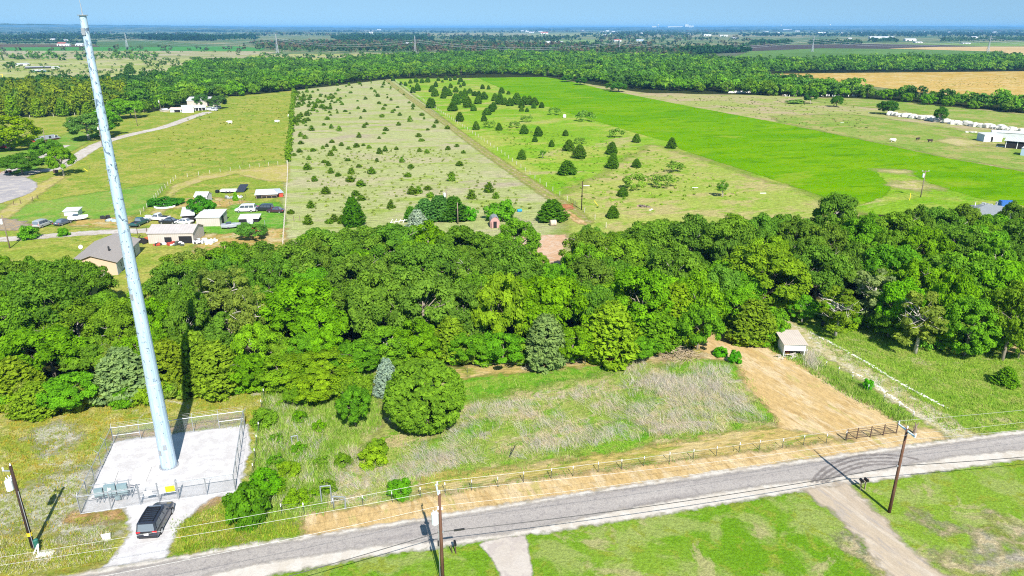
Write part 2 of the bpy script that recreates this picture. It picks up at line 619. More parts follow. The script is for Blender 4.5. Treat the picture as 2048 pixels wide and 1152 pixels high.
M_greenp = ground_mat('green_yard_grass', [S(168, 184, 96), S(146, 178, 72), S(190, 184, 116), S(130, 170, 60)], 0.03, 0.08, 0.9, 0.25, 3.0, 0.1, 2.0)
sheet('pasture', M_greenp, 0.062, [(1540, 232), (1700, 228), (1790, 240), (1900, 258), (2000, 275), (2300, 310), (2300, 390), (2048, 343), (1880, 312), (1740, 283), (1560, 245)], margin=8)
sheet('pasture', M_greenp, 0.063, [(1620, 196), (1780, 200), (2120, 238), (2200, 262), (2000, 252), (1800, 222), (1640, 205)], margin=8)
M_bareyard = ground_mat('bare_yard', [S(212, 202, 142), S(190, 192, 104), S(222, 204, 156)], 0.1, 0.3, 1.5, 0.2, 6.0, 0.12, 2.5)
sheet('dirt_yard', M_bareyard, 0.07, [(1880, 284), (1910, 276), (1960, 284), (1990, 288), (1930, 293)], margin=5, smooth=True)
sheet('dirt_yard', M_bareyard, 0.072, [(1790, 347), (1760, 341), (1790, 339), (1815, 343), (1820, 349)], margin=4, smooth=True)
sheet('dirt_yard', M_bareyard, 0.074, [(1790, 365), (1830, 360), (1866, 377), (1840, 383), (1800, 375)], margin=5, smooth=True)

# farm yard details on the left
M_lawn = ground_mat('mown_lawn', [S(126, 176, 66), S(146, 184, 76), S(168, 182, 92)], 0.05, 0.15, 1.3, 0.25, 1.5, 0.3, 0.8)
sheet('lawn', M_lawn, 0.07, [(-150, 470), (-150, 395), (30, 410), (120, 397), (240, 378), (330, 366), (318, 392), (285, 424), (255, 436), (160, 442), (20, 448)], margin=4)
sheet('lawn', M_lawn, 0.071, [(-120, 300), (60, 296), (150, 262), (215, 262), (150, 300), (60, 345), (-120, 356)], margin=4)
M_mown = ground_mat('cut_hay', [S(206, 194, 112), S(192, 192, 104), S(214, 196, 138)], 0.06, 0.2, 1.2, 0.22, 1.2, 0.3, 0.6)
sheet('field', M_mown, 0.072, [(300, 428), (345, 372), (400, 352), (500, 338), (578, 329), (576, 365), (520, 360), (470, 348), (400, 364), (350, 385), (325, 430)], margin=3)
sheet('field', M_mown, 0.073, [(-60, 470), (70, 372), (128, 344), (128, 356), (60, 404), (-60, 500)], margin=3)
M_tanyard = ground_mat('worn_yard', [S(212, 182, 112), S(196, 170, 96), S(222, 204, 156), S(150, 172, 70)], 0.08, 0.25, 1.5, 0.25, 1.5, 0.3, 0.8)
sheet('dirt_yard', M_tanyard, 0.075, [(310, 408), (330, 400), (420, 394), (500, 404), (520, 416), (420, 414), (320, 420)], margin=4)
sheet('dirt_yard', M_tanyard, 0.076, [(400, 474), (470, 455), (500, 460), (572, 458), (574, 500), (380, 510)], margin=3)
sheet('dirt_yard', M_tanyard, 0.077, [(150, 442), (260, 434), (275, 452), (250, 458), (140, 452)], margin=3)
M_weedy = ground_mat('yard_weeds', [S(108, 176, 52), S(128, 182, 66), S(150, 184, 86)], 0.1, 0.4, 1.8, 0.35, 1.5, 0.4, 0.6)
sheet('weed_patch', M_weedy, 0.08, [(465, 410), (560, 404), (572, 440), (568, 457), (500, 455), (450, 470), (385, 462), (440, 440)], margin=3)
M_gravel = ground_mat('pale_gravel', [S(238, 230, 224), S(226, 216, 208), S(214, 202, 186)], 0.1, 0.5, 4.0, 0.14, 0.9, 0.6, 0.25)
sheet('gravel_drive', M_gravel, 0.082, lines=[[(-60, 484), (30, 478), (120, 471), (230, 464), (330, 462)]], width=4.2, smooth=True, margin=2)
sheet('gravel_drive', M_gravel, 0.082, lines=[[(10, 366), (60, 346), (110, 338), (148, 318), (200, 288), (260, 270), (330, 254), (380, 236), (415, 225)]], width=5.5, smooth=True, margin=2, cell=1.2)
sheet('gravel_drive', M_gravel, 0.083, lines=[[(6, 348), (50, 328), (92, 308), (130, 292)]], width=3.4, smooth=True, margin=2)
M_paved = ground_mat('pale_paving', [S(206, 200, 202), S(190, 186, 190), S(222, 214, 208)], 0.05, 0.3, 3.0, 0.1, 0.6, 0.5, 0.3)
sheet('road', M_paved, 0.084, [(-140, 352), (0, 349), (35, 352), (66, 361), (74, 374), (62, 386), (30, 398), (-10, 410), (-140, 450)], smooth=True, margin=2)
M_pile = ground_mat('spoil', [S(186, 170, 150), S(168, 158, 146), S(206, 180, 140)], 0.2, 0.6, 2.5, 0.25, 1.6, 0.4, 0.5)
sheet('dirt_yard', M_pile, 0.083, [(-30, 438), (20, 438), (58, 448), (48, 460), (-30, 460)], smooth=True, margin=3)

# dirt track with two ruts between the overgrown pasture and the cedar meadow
trk = [(766, 154), (800, 181), (845, 214), (905, 256), (970, 304), (1040, 352), (1105, 396), (1140, 418), (1172, 446)]
trw = [G2(*q) for q in trk]
M_strip = ground_mat('worn_strip', [S(178, 184, 92), S(192, 184, 112), S(154, 176, 70)], 0.1, 0.3, 1.5, 0.3, 1.0, 0.5, 0.6)
sheet('dirt_track', M_strip, 0.072, lines=[trw], width=4.2, world=True, cell=1.5, margin=2)
M_rut = ground_mat('rut_soil', [S(204, 194, 134), S(192, 182, 112), S(212, 200, 152)], 0.2, 0.5, 2.0, 0.2, 0.7, 0.5, 0.35)
def offs(line, d):
    out = []
    for i, p in enumerate(line):
        a = np.array(line[max(0, i - 1)]); b = np.array(line[min(len(line) - 1, i + 1)])
        t = (b - a) / np.linalg.norm(b - a)
        out.append((p[0] - t[1] * d, p[1] + t[0] * d))
    return out
sheet('dirt_track', M_rut, 0.078, lines=[offs(trw, 1.0), offs(trw, -1.0)], width=0.8, world=True, cell=0.7, margin=1)
M_redsoil = ground_mat('red_soil', [S(214, 150, 104), S(196, 132, 92), S(220, 170, 120)], 0.3, 0.8, 2.0, 0.2, 0.9, 0.5, 0.4)
sheet('dirt_track', M_redsoil, 0.08, [(1112, 411), (1142, 411), (1146, 419), (1118, 420)], smooth=True, margin=2)
M_tan = ground_mat('tan_soil', [S(232, 196, 140), S(224, 182, 118), S(238, 208, 160)], 0.2, 0.5, 2.2, 0.2, 0.7, 0.5, 0.35)
sheet('dirt_track', M_tan, 0.082, lines=[[(1130, 421), (1150, 434), (1172, 450)], [(1124, 424), (1142, 436), (1160, 448)]], width=1.1, margin=1.5)
M_clear = ground_mat('sandy_soil', [S(236, 198, 164), S(228, 186, 148), S(238, 210, 184)], 0.2, 0.5, 2.2, 0.14, 0.8, 0.5, 0.3)
sheet('clearing', M_clear, 0.074, [(960, 478), (1066, 471), (1130, 470), (1140, 486), (1128, 500), (1130, 530), (1080, 530), (1060, 508), (985, 500), (950, 492)], margin=3)

# near ground ---------------------------------------------------------------------
M_near = ground_mat('rough_grass', [S(166, 176, 72), S(142, 172, 56), S(190, 182, 110), S(122, 164, 48)], 0.06, 0.3, 3.0, 0.35, 1.0, 0.5, 0.5)
sheet('meadow', M_near, 0.02, [(-900, 640), (2950, 560), (4200, 1700), (-2200, 1700)], cell=6, margin=2)
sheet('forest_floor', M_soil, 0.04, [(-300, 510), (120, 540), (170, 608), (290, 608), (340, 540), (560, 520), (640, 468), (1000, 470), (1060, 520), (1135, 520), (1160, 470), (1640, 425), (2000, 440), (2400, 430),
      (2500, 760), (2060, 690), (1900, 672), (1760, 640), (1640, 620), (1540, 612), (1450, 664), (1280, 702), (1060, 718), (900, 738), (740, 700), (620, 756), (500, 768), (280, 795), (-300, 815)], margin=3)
M_tower = ground_mat('flowery_grass', [S(176, 178, 76), S(152, 172, 66), S(198, 190, 116), S(186, 166, 66), S(210, 204, 178)], 0.07, 0.35, 2.6, 0.34, 1.0, 0.5, 0.6)
sheet('meadow', M_tower, 0.03, [(-500, 800), (0, 810), (300, 790), (540, 756), (520, 900), (505, 1040), (480, 1080), (-300, 1220), (-700, 1100)], margin=2)
M_whitish = ground_mat('whitish_weeds', [S(206, 202, 182), S(186, 186, 148), S(160, 168, 84), S(216, 210, 200)], 0.2, 0.7, 3.0, 0.3, 3.0, 0.3, 1.0)
sheet('weed_patch', M_whitish, 0.036, [(-60, 985), (60, 975), (150, 930), (190, 960), (165, 1030), (235, 1045), (225, 1090), (120, 1070), (20, 1060), (-60, 1080)], margin=3, smooth=True)
sheet('weed_patch', M_whitish, 0.037, [(60, 870), (130, 850), (160, 880), (100, 905)], margin=2, smooth=True)
M_rust = ground_mat('rusty_weeds', [S(198, 160, 110), S(206, 182, 150), S(168, 168, 78)], 0.3, 0.8, 3.0, 0.3, 1.6, 0.5, 0.6)
sheet('weed_patch', M_rust, 0.038, lines=[[(150, 1030), (200, 1034), (250, 1024)], [(372, 1020), (410, 1006), (450, 992)], [(240, 876), (330, 862), (470, 840)]], width=1.6, margin=2)
M_weeds = ground_mat('weedy_strip', [S(154, 178, 76), S(132, 168, 60), S(190, 188, 126), S(170, 176, 96), S(200, 190, 160)], 0.1, 0.4, 3.0, 0.36, 1.2, 0.5, 0.6)
sheet('meadow', M_weeds, 0.034, [(540, 756), (740, 740), (770, 800), (760, 880), (700, 940), (640, 1040), (470, 1062), (500, 1000), (520, 880)], margin=2)
M_dryf = ground_mat('dry_weed_field', [S(176, 182, 100), S(150, 178, 70), S(204, 188, 136), S(124, 172, 46), S(210, 194, 172)], 0.07, 0.3, 3.0, 0.34, 1.2, 0.5, 0.6, stretch=(0.5, 0.5))
sheet('field', M_dryf, 0.034, [(740, 740), (900, 748), (1060, 730), (1280, 712), (1440, 705), (1500, 730), (1560, 850), (1700, 878), (1280, 940), (900, 994), (660, 1032), (630, 1030), (700, 930), (770, 850)], margin=2)
M_greenpt = ground_mat('lush_grass', [S(112, 172, 44), S(134, 182, 52), S(160, 184, 76)], 0.2, 0.6, 3.0, 0.35, 2.4, 0.3, 0.9)
for q in ([(900, 760), (1040, 740), (1180, 724), (1240, 732), (1190, 752), (1040, 780), (930, 800)], [(1180, 876), (1240, 840), (1310, 880), (1250, 920), (1160, 915)], [(1330, 735), (1420, 720), (1480, 735), (1470, 760), (1370, 750)],
          [(840, 900), (930, 850), (980, 840), (950, 880), (900, 910)], [(1480, 815), (1560, 800), (1570, 835), (1490, 840)], [(1250, 800), (1290, 780), (1310, 800), (1270, 820)]):
    sheet('weed_patch', M_greenpt, 0.038, q, smooth=True, margin=3)
M_hay = ground_mat('mown_hay', [S(238, 208, 154), S(230, 196, 136), S(244, 218, 174), S(216, 182, 124), S(212, 196, 124)], 0.1, 0.45, 3.2, 0.22, 0.9, 0.6, 0.4, stretch=(ANG((1500, 672), (1830, 862)), 0.3))
sheet('field', M_hay, 0.042, [(1200, 722), (1290, 706), (1370, 690), (1440, 658), (1500, 672), (1545, 700), (1600, 726), (1700, 786), (1790, 842), (1830, 862), (1780, 870), (1700, 880), (1560, 858), (1545, 830), (1490, 770), (1470, 722), (1380, 715)], margin=2)
M_cut = ground_mat('cut_edge', [S(214, 188, 118), S(190, 180, 92), S(222, 200, 144), S(158, 170, 70)], 0.1, 0.45, 3.2, 0.3, 1.6, 0.5, 0.6, stretch=(ANG((840, 970), (1560, 870)), 0.3))
sheet('field', M_cut, 0.04, [(840, 950), (1000, 938), (1200, 912), (1380, 880), (1560, 852), (1720, 874), (1640, 890), (1280, 932), (1024, 964), (840, 990)], margin=2)
sheet('dirt_track', M_cut, 0.041, lines=[[(896, 746), (1000, 735), (1120, 722), (1280, 712), (1380, 702)]], width=1.8, margin=2)
sheet('dirt_track', M_cut, 0.0435, lines=[[(896, 748), (1000, 739), (1120, 727), (1280, 716), (1380, 706)]], width=3.4, margin=2)
M_palesoil = ground_mat('pale_soil', [S(236, 222, 180), S(222, 200, 150), S(206, 180, 130)], 0.3, 0.9, 3.0, 0.2, 1.3, 0.6, 0.4)
sheet('dirt_track', M_palesoil, 0.044, lines=[[(1044, 738), (1090, 735)], [(1140, 726), (1190, 721)], [(1250, 720), (1330, 716), (1440, 708)]], width=0.8, margin=1.2)
sheet('verge', M_hay, 0.044, [(606, 1032), (700, 1019), (900, 988), (1024, 966), (1280, 933), (1536, 902), (1700, 882), (1830, 860), (1880, 858), (1894, 880), (1792, 899), (1536, 934), (1280, 972), (1024, 1013), (768, 1056), (606, 1080)], margin=1, cell=0.5)
M_dryspot = ground_mat('bare_spot', [S(190, 128, 80), S(206, 160, 110), S(180, 140, 100)], 0.3, 0.9, 3.0, 0.25, 1.5, 0.5, 0.7)
#sheet('dirt_track', M_dryspot, 0.046, [(1640, 850), (1670, 836), (1700, 846), (1680, 858)], smooth=True, margin=2)

# gravel track lined with white stones, lush grass beside it
M_lush = ground_mat('tall_lush_grass', [S(142, 178, 60), S(158, 186, 72), S(178, 186, 98), S(120, 166, 46), S(196, 192, 136)], 0.08, 0.3, 3.0, 0.34, 1.2, 0.5, 0.5)
sheet('meadow', M_lush, 0.03, [(1530, 600), (1680, 600), (2100, 640), (2400, 700), (2500, 860), (2100, 858), (1880, 882), (1810, 850), (1700, 782), (1600, 724), (1540, 690), (1500, 650)], margin=2)
M_track = ground_mat('stony_track', [S(222, 208, 164), S(204, 196, 134), S(228, 218, 188), S(178, 182, 104), S(236, 230, 212)], 0.15, 0.5, 3.0, 0.28, 1.0, 0.6, 0.4)
sheet('gravel_drive', M_track, 0.046, lines=[[(1536, 630), (1580, 655), (1640, 692), (1720, 742), (1800, 795), (1870, 838), (1925, 874)]], width=3.8, margin=1.5, smooth=True)
sheet('dirt_yard', M_hay, 0.047, [(1960, 690), (2010, 674), (2120, 668), (2160, 715), (2060, 712)], smooth=True, margin=2)

# tower compound and drive
M_pad = ground_mat('white_limestone_gravel', [S(247, 244, 245), S(242, 239, 240), S(232, 228, 228)], 0.2, 0.8, 6.0, 0.09, 0.5, 0.8, 0.2, speck=(S(200, 194, 194), 12.0, 0.7), bump=.12)
sheet('gravel_pad', M_pad, 0.048, [(226, 884), (356, 868), (496, 850), (500, 900), (484, 960), (474, 990), (420, 996), (356, 1003), (164, 1028), (196, 950)], margin=1, cell=0.4)
sheet('gravel_drive', M_pad, 0.05, [(250, 1010), (452, 984), (400, 1014), (362, 1050), (340, 1090), (330, 1122), (205, 1138), (236, 1108), (262, 1066)], margin=1, cell=0.4)

# the road, its pale shoulders, drives and lawns on the near side
M_lawn2 = ground_mat('patchy_lawn', [S(146, 180, 62), S(120, 168, 38), S(168, 184, 100), S(156, 172, 64), S(186, 184, 124)], 0.06, 0.22, 3.0, 0.26, 1.0, 0.5, 0.6)
sheet('lawn', M_lawn2, 0.032, [(400, 1200), (540, 1150), (768, 1106), (1024, 1070), (1280, 1033), (1536, 990), (1792, 953), (2048, 914), (2400, 860), (3600, 1500), (-200, 1600)], margin=1.5)
M_greylawn = ground_mat('worn_grey_lawn', [S(186, 178, 160), S(170, 178, 96), S(206, 190, 150)], 0.2, 0.6, 3.0, 0.3, 2.4, 0.3, 0.8)
sheet('weed_patch', M_greylawn, 0.036, lines=[[(1900, 1130), (1960, 1100), (2010, 1060), (1990, 1040)], [(1700, 1090), (1760, 1130), (1800, 1170)], [(1850, 1040), (1900, 1052)], [(1920, 1150), (2000, 1130), (2060, 1100)]], width=1.6, margin=2, smooth=True)
up = [(-120, 1205), (140, 1152), (300, 1124), (512, 1088), (768, 1050), (1024, 1008), (1280, 967), (1536, 930), (1792, 895), (2048, 862), (2400, 815), (2900, 760)]
lo = [(2900, 800), (2400, 862), (2048, 919), (1792, 957), (1536, 994), (1280, 1038), (1024, 1076), (768, 1111), (540, 1152), (200, 1230), (-120, 1290)]
M_should = ground_mat('pale_shoulder', [S(240, 231, 220), S(232, 221, 206), S(245, 238, 228)], 0.2, 0.8, 4.0, 0.07, 0.5, 0.8, 0.25, bump=.1)
sheet('road_shoulder', M_should, 0.054, up + lo, margin=1, cell=0.5)

def asphalt():
    k = NT('chip_seal')
    p = k.pos()
    rd = math.atan2(G2(1536, 960)[1] - G2(768, 1080)[1], G2(1536, 960)[0] - G2(768, 1080)[0])
    pm = k.mapping(k.mapping(p, -rd), 0, (0.06, 1.0, 1))
    lanes = k.noise(pm, 0.9, 3.0, 0.5)
    big = k.noise(p, 0.12, 3.0, 0.55)
    fine = k.noise(p, 7.0, 3.0, 0.8)
    mid = k.noise(p, 1.6, 4.0, 0.7)
    c = k.mix(k.mapr(lanes, 0.35, 0.65), S(184, 176, 172), S(210, 202, 196))
    c = k.mix(k.mapr(big, 0.42, 0.62), c, S(200, 192, 186))
    c = k.mix(k.mapr(mid, 0.52, 0.75, 0, 0.5), c, S(120, 116, 124))
    c = k.gain(c, k.mapr(fine, 0.3, 0.7, 0.74, 1.26))
    d = k.n('BsdfPrincipled')
    k.put(d.inputs['Base Color'], c)
    d.inputs['Roughness'].default_value = 0.9
    d.inputs['Specular IOR Level'].default_value = 0.2
    k.put(d.inputs['Normal'], k.bump(fine, 0.4, 0.02))
    sd = k.attr('sd').outputs['Fac']
    e = k.math('ADD', sd, k.math('MULTIPLY', k.math('SUBTRACT', k.noise(p, 0.9, 5.0, 0.7), 0.5), 1.2))
    ms = k.n('MixShader')
    k.put(ms.inputs[0], k.mapr(e, -0.3, 0.3))
    k.put(ms.inputs[1], k.n('BsdfTransparent').outputs[0])
    k.put(ms.inputs[2], d.outputs[0])
    return k.finish(ms.outputs[0])
M_asph = asphalt()
up2 = [(x, y + 8) for x, y in up]
lo2 = [(2900, 794), (2400, 850), (2048, 900), (1900, 915), (1792, 936), (1660, 956), (1536, 970), (1280, 1012), (1120, 1046), (1024, 1066), (900, 1082), (768, 1090), (512, 1130), (200, 1200), (-120, 1260)]
sheet('road', M_asph, 0.058, up2 + lo2, margin=1, cell=0.5)
M_skid = ground_mat('tyre_rubber_marks', [S(160, 151, 148), S(178, 169, 166)], 0.5, 1.5, 6.0, 0.2, 0.2, 1.2, 0.14)
arcs = []
for d in (0, 1, 2.1, 3.0):
    arcs.append([(1624 + d * 9, 966), (1640 + d * 11, 945 + d * 3), (1672 + d * 10, 926 + d * 5), (1712 + d * 8, 914 + d * 6), (1760 + d * 5, 911 + d * 6.5), (1790 + d * 3, 912 + d * 6.5)])
arcs.append([(1790, 912), (1815, 916), (1835, 921)])
sheet('tyre_marks', M_skid, 0.062, lines=arcs, width=0.15, margin=0.4, cell=0.1, smooth=True)
M_conc = ground_mat('concrete_paving', [S(236, 226, 216), S(226, 214, 202), S(216, 204, 196)], 0.2, 0.7, 4.0, 0.07, 0.2, 1.0, 0.12, bump=.1)
sheet('concrete_drive', M_conc, 0.064, [(958, 1090), (1000, 1078), (1050, 1073), (1056, 1090), (1066, 1160), (1080, 1260), (1040, 1260), (1006, 1165), (985, 1120)], margin=0.6, cell=0.4)
M_drive = ground_mat('dirt_drive', [S(224, 206, 180), S(216, 198, 176), S(232, 218, 200), S(204, 192, 180)], 0.15, 0.5, 4.0, 0.11, 0.8, 0.6, 0.35, stretch=(ANG((1650, 975), (1900, 1160)), 0.22), bump=.15)
sheet('dirt_drive', M_drive, 0.06, [(1606, 980), (1650, 972), (1700, 968), (1716, 990), (1750, 1022), (1800, 1080), (1850, 1124), (1900, 1160), (2060, 1290), (1960, 1330), (1790, 1165), (1720, 1080), (1660, 1020), (1625, 1000)], margin=1, cell=0.5)

# hills on the horizon ---------------------------------------------------------------
def hills(name, pts, depth, c1, c2, seed):
    """a long low ridge: pts = (photo x, crest y) at a given distance"""
    rr = np.random.default_rng(seed)
    y0 = depth
    xs, hs = [], []
    for px in np.arange(-900, 2950, 12):
        cy_ = np.interp(px, [p[0] for p in pts], [p[1] for p in pts])
        w_ = y0 * CP + CAMH * SP_
        xs.append((px - 1024) * w_ / FPX)
        # height of a point at distance y0 that shows at photo row cy_
        tv = (cy_ - 576) / FPX
        # row -> elevation
        dn = (tv * CP * y0 + y0 * SP_) / (CP - tv * SP_)
        hs.append(max(1.0, CAMH - dn) + rr.normal(0, 1) * depth * 0.00022)
    n = len(xs)
    prof = [(-0.22, 0.0), (-0.12, 0.42), (-0.05, 0.8), (0.0, 1.0), (0.1, 0.7), (0.25, 0.0)]
    V = []
    for f, hh in prof:
        for i in range(n):
            V.append((xs[i] * (1 + f), y0 * (1 + f), hs[i] * hh + (0 if hh else -0.5) + rr.normal(0, 1) * depth * 0.0002 * (0.2 < hh < 0.95)))
    Fq = [(r * n + i, r * n + i + 1, (r + 1) * n + i + 1, (r + 1) * n + i) for r in range(len(prof) - 1) for i in range(n - 1)]
    m = ground_mat(name + '_cover', [c1, c2, S(150, 158, 120), S(60, 92, 66)], 0.0012, 0.005, 0.02, 0.3, bump=0)
    me = np_mesh(name, V, Fq, {'sd': ('FLOAT', np.full(len(V), 1e4))}, smooth=True)
    me.materials.append(m)
    o = bpy.data.objects.new(name, me)
    col.objects.link(o)
    tag(o, kind='structure')
hills('hills', [(-900, 44), (0, 47), (150, 49), (330, 51), (560, 54), (800, 55.5), (1060, 55), (1250, 54.5), (1500, 53), (1750, 51.5), (2048, 53), (2900, 50)], 15000, S(84, 112, 84), S(64, 96, 72), 3)
hills('hills', [(-900, 50), (0, 53), (180, 55), (340, 55), (500, 58), (640, 61), (800, 62), (1200, 62), (1500, 60), (2048, 58), (2900, 57)], 9000, S(92, 118, 84), S(72, 104, 74), 4)
# ------------------------------------------------------------------ foliage
def foliage_mat(name, attr_col=False, spread=0.38, trans=0.44):
    k = NT(name)
    if attr_col:
        base = k.attr('col').outputs['Color']
    else:
        base = k.n('ObjectInfo').outputs['Color']
    t = k.attr('tint').outputs['Fac']
    g = k.mapr(t, 0, 1, 1 - spread, 1 + spread)
    c = k.gain(base, g)
    # young leaves lean to yellow, old ones to blue green
    warm = k.mix(t, (0.95, 1.0, 0.95, 1), (1.14, 1.03, 0.75, 1))
    c = k.mix(1.0, c, warm, 'MULTIPLY')
    d = k.n('BsdfDiffuse')
    k.put(d.inputs['Color'], c)
    tr = k.n('BsdfTranslucent')
    k.put(tr.inputs['Color'], k.mix(1.0, c, (1.2, 1.15, 0.6, 1), 'MULTIPLY'))
    ms = k.n('MixShader')
    ms.inputs[0].default_value = trans
    k.put(ms.inputs[1], d.outputs[0])
    k.put(ms.inputs[2], tr.outputs[0])
    return k.finish(ms.outputs[0])
M_leaf = foliage_mat('foliage')
M_bark = wood_mat('bark', (0.16, 0.13, 0.10, 1), (0.30, 0.26, 0.21, 1))
M_bark2 = wood_mat('pale_bark', (0.34, 0.30, 0.26, 1), (0.5, 0.46, 0.42, 1))

def unit(v):
    return v / np.maximum(1e-9, np.linalg.norm(v, axis=1, keepdims=True))

def leaf_quads(P, N, size, rr, aspect=1.6, axis=None):
    """rhombic leaf sprays at P facing N"""
    n = len(P)
    a = rr.normal(size=(n, 3)) if axis is None else axis + rr.normal(size=(n, 3)) * 0.35
    t = unit(a - (a * N).sum(1, keepdims=True) * N)
    b = np.cross(N, t)
    s = (size * rr.uniform(0.6, 1.35, n))[:, None]
    L = t * s * aspect * 0.5
    W = b * s * 0.5
    V = np.stack([P - L, P + W - L * 0.15, P + L, P - W - L * 0.15], 1).reshape(-1, 3)
    F = np.arange(4 * n).reshape(n, 4)
    return V, F

def lumpy(dirs, rr, n=7, amp=0.3):
    """smooth random radius factor over directions"""
    f = np.ones(len(dirs))
    for _ in range(n):
        c = unit(rr.normal(size=(1, 3)))
        f += rr.uniform(-amp, amp) * np.exp(-((dirs - c) ** 2).sum(1) / 0.35)
    return f

def crown_round(seed, rx, rz, zc, n_puff, lpp, leaf, pr=(0.17, 0.3), lump=0.3, skirt=-0.45, flat=1.0, fill=0.5, asp=1.5):
    """broadleaf crown: puffs of leaf sprays over a lumpy ellipsoid, with some inside"""
    rr = np.random.default_rng(seed)
    d = unit(rr.normal(size=(n_puff * 4, 3)))
    d = d[d[:, 2] > skirt][:n_puff]
    n_puff = len(d)
    rad = rr.uniform(fill, 1.0, n_puff) ** 0.6 * lumpy(d, rr, 9, lump)
    C = d * rad[:, None] * np.array([rx, rx, rz])
    pr_ = rr.uniform(pr[0], pr[1], n_puff) * rx
    ptint = rr.uniform(0, 1, n_puff)
    Vs, Fs, Ts = [], [], []
    k = np.repeat(np.arange(n_puff), lpp)
    dd = unit(rr.normal(size=(len(k), 3)) + d[k] * 0.55 + np.array([0, 0, 0.35]))
    sh = rr.uniform(0.55, 1.08, len(k))
    P = C[k] + dd * (pr_[k] * sh)[:, None] * np.array([1.15, 1.15, 0.8])
    N = unit(dd * 1.0 + np.array([0, -0.12, 0.4]) + rr.normal(size=(len(k), 3)) * 0.48)
    V, F = leaf_quads(P, N, leaf, rr, asp)
    V[:, 2] += zc
    tint = np.repeat(np.clip(ptint[k] * 0.55 + rr.uniform(0, 0.45, len(k)), 0, 1), 4)
    return V, F, tint

def crown_cone(seed, r, h, z0, n_tuft, lpt, leaf, power=0.75, jag=0.25, bulge=0.15):
    """cedar: upward tufts over a cone"""
    rr = np.random.default_rng(seed)
    u = rr.uniform(0, 1, n_tuft) ** 1.35
    ang = rr.uniform(0, 2 * math.pi, n_tuft)
    prof = np.where(u < bulge, 0.72 + 0.28 * u / bulge, np.maximum(0.03, (1 - u) / (1 - bulge)) ** power)
    lob = 1 + 0.16 * np.sin(ang * 3 + rr.uniform(0, 6)) + 0.1 * np.sin(ang * 5 + u * 9)
    rad = r * prof * lob * (1 - jag * rr.uniform(0, 1, n_tuft) ** 2)
    C = np.column_stack([np.cos(ang) * rad, np.sin(ang) * rad, z0 + u * h])
    out = np.column_stack([np.cos(ang), np.sin(ang), np.full(n_tuft, 0.55)])
    out = unit(out + rr.normal(size=out.shape) * 0.18)
    k = np.repeat(np.arange(n_tuft), lpt)
    tl = leaf * 2.3
    s = rr.uniform(-0.5, 1.0, len(k))
    P = C[k] + out[k] * (s * tl)[:, None] + rr.normal(size=(len(k), 3)) * leaf * 0.5 * (1.1 - np.abs(s))[:, None]
    N = unit(out[k] * 0.7 + rr.normal(size=(len(k), 3)) * 0.6 + np.array([0, 0, 0.25]))
    V, F = leaf_quads(P, N, leaf, rr, 2.1, axis=out[k] + np.array([0, 0, 0.4]))
    pt = rr.uniform(0, 1, n_tuft)
    tint = np.repeat(np.clip(pt[k] * 0.5 + 0.3 * s + rr.uniform(0, 0.35, len(k)), 0, 1), 4)
    return V, F, tint

def leaf_mesh(name, parts, mat=None):
    off = 0
    Vs, Fs, Ts = [], [], []
    for V, F, t in parts:
        Vs.append(V); Fs.append(F + off); Ts.append(t)
        off += len(V)
    me = np_mesh(name, np.vstack(Vs), np.vstack(Fs), {'tint': ('FLOAT', np.concatenate(Ts))})
    me.materials.append(mat or M_leaf)
    return me

def trunk_mb(seed, h, r, zc, rx, rz, limbs=6, dead=0):
    rr = random.Random(seed)
    m = MB()
    lean = (rr.uniform(-.5, .5), rr.uniform(-.5, .5))
    top = h * 0.62
    m.tube([(0, 0, -0.3), (lean[0] * .2, lean[1] * .2, top * .35), (lean[0] * .6, lean[1] * .6, top * .7), (lean[0], lean[1], top)], [r * 1.25, r, r * .75, r * .4], 7)
    for i in range(limbs + dead):
        a = rr.uniform(0, 6.283)
        z = top * rr.uniform(.35, .9)
        b = Vector((lean[0] * z / top, lean[1] * z / top, z))
        rch = rx * rr.uniform(.55, .95) * (1.0 if i < limbs else 1.22)
        e = Vector((math.cos(a) * rch, math.sin(a) * rch, z + rz * rr.uniform(.25, .9)))
        mid = b.lerp(e, .5) + Vector((rr.uniform(-.4, .4), rr.uniform(-.4, .4), rr.uniform(.1, .7)))
        m.tube([b, mid, e], [r * .42, r * .26, r * .07], 5)
        for j in range(2):
            q = mid.lerp(e, rr.uniform(.1, .6))
            e2 = q + Vector((rr.uniform(-1.4, 1.4), rr.uniform(-1.4, 1.4), rr.uniform(.2, 1.4)))
            m.tube([q, e2], [r * .16, r * .04], 4)
    return m

PROTO = {}
def proto(key, name, crown_parts, trunk=None, bark=None, crown_name='crown'):
    """one prototype kept out of the scene graph: meshes only"""
    cm = leaf_mesh(name + '_crown', crown_parts)
    tm = trunk.mesh(name + '_trunk', [bark or M_bark], smooth=True) if trunk else None
    PROTO[key] = (name, cm, tm)

# broadleaf trees, crown radius about 5 m
for i in range(5):
    proto('oak%d' % i, 'broadleaf_tree',
          [crown_round(100 + i, 5.0, 3.9, 5.6, 76, 190, 0.30, (0.14, 0.27), 0.34, -0.6)],
          trunk_mb(100 + i, 10, 0.32, 5.5, 5, 3.6, 7, 7), M_bark2 if i % 2 else M_bark)
for i in range(3):      # layered, spreading crown of bright leaves
    proto('lay%d' % i, 'broadleaf_tree',
          [crown_round(200 + i, 5.2, 3.6, 5.2, 84, 165, 0.30, (0.14, 0.24), 0.4, -0.55, asp=1.9)],
          trunk_mb(200 + i, 9, 0.28, 5, 5, 3.4, 6, 1))
for i in range(2):      # dense round crown
    proto('rnd%d' % i, 'broadleaf_tree',
          [crown_round(300 + i, 5.0, 4.6, 5.6, 140, 110, 0.27, (0.11, 0.19), 0.16, -0.85, fill=0.75)],
          trunk_mb(300 + i, 9, 0.3, 5, 4, 3, 5))
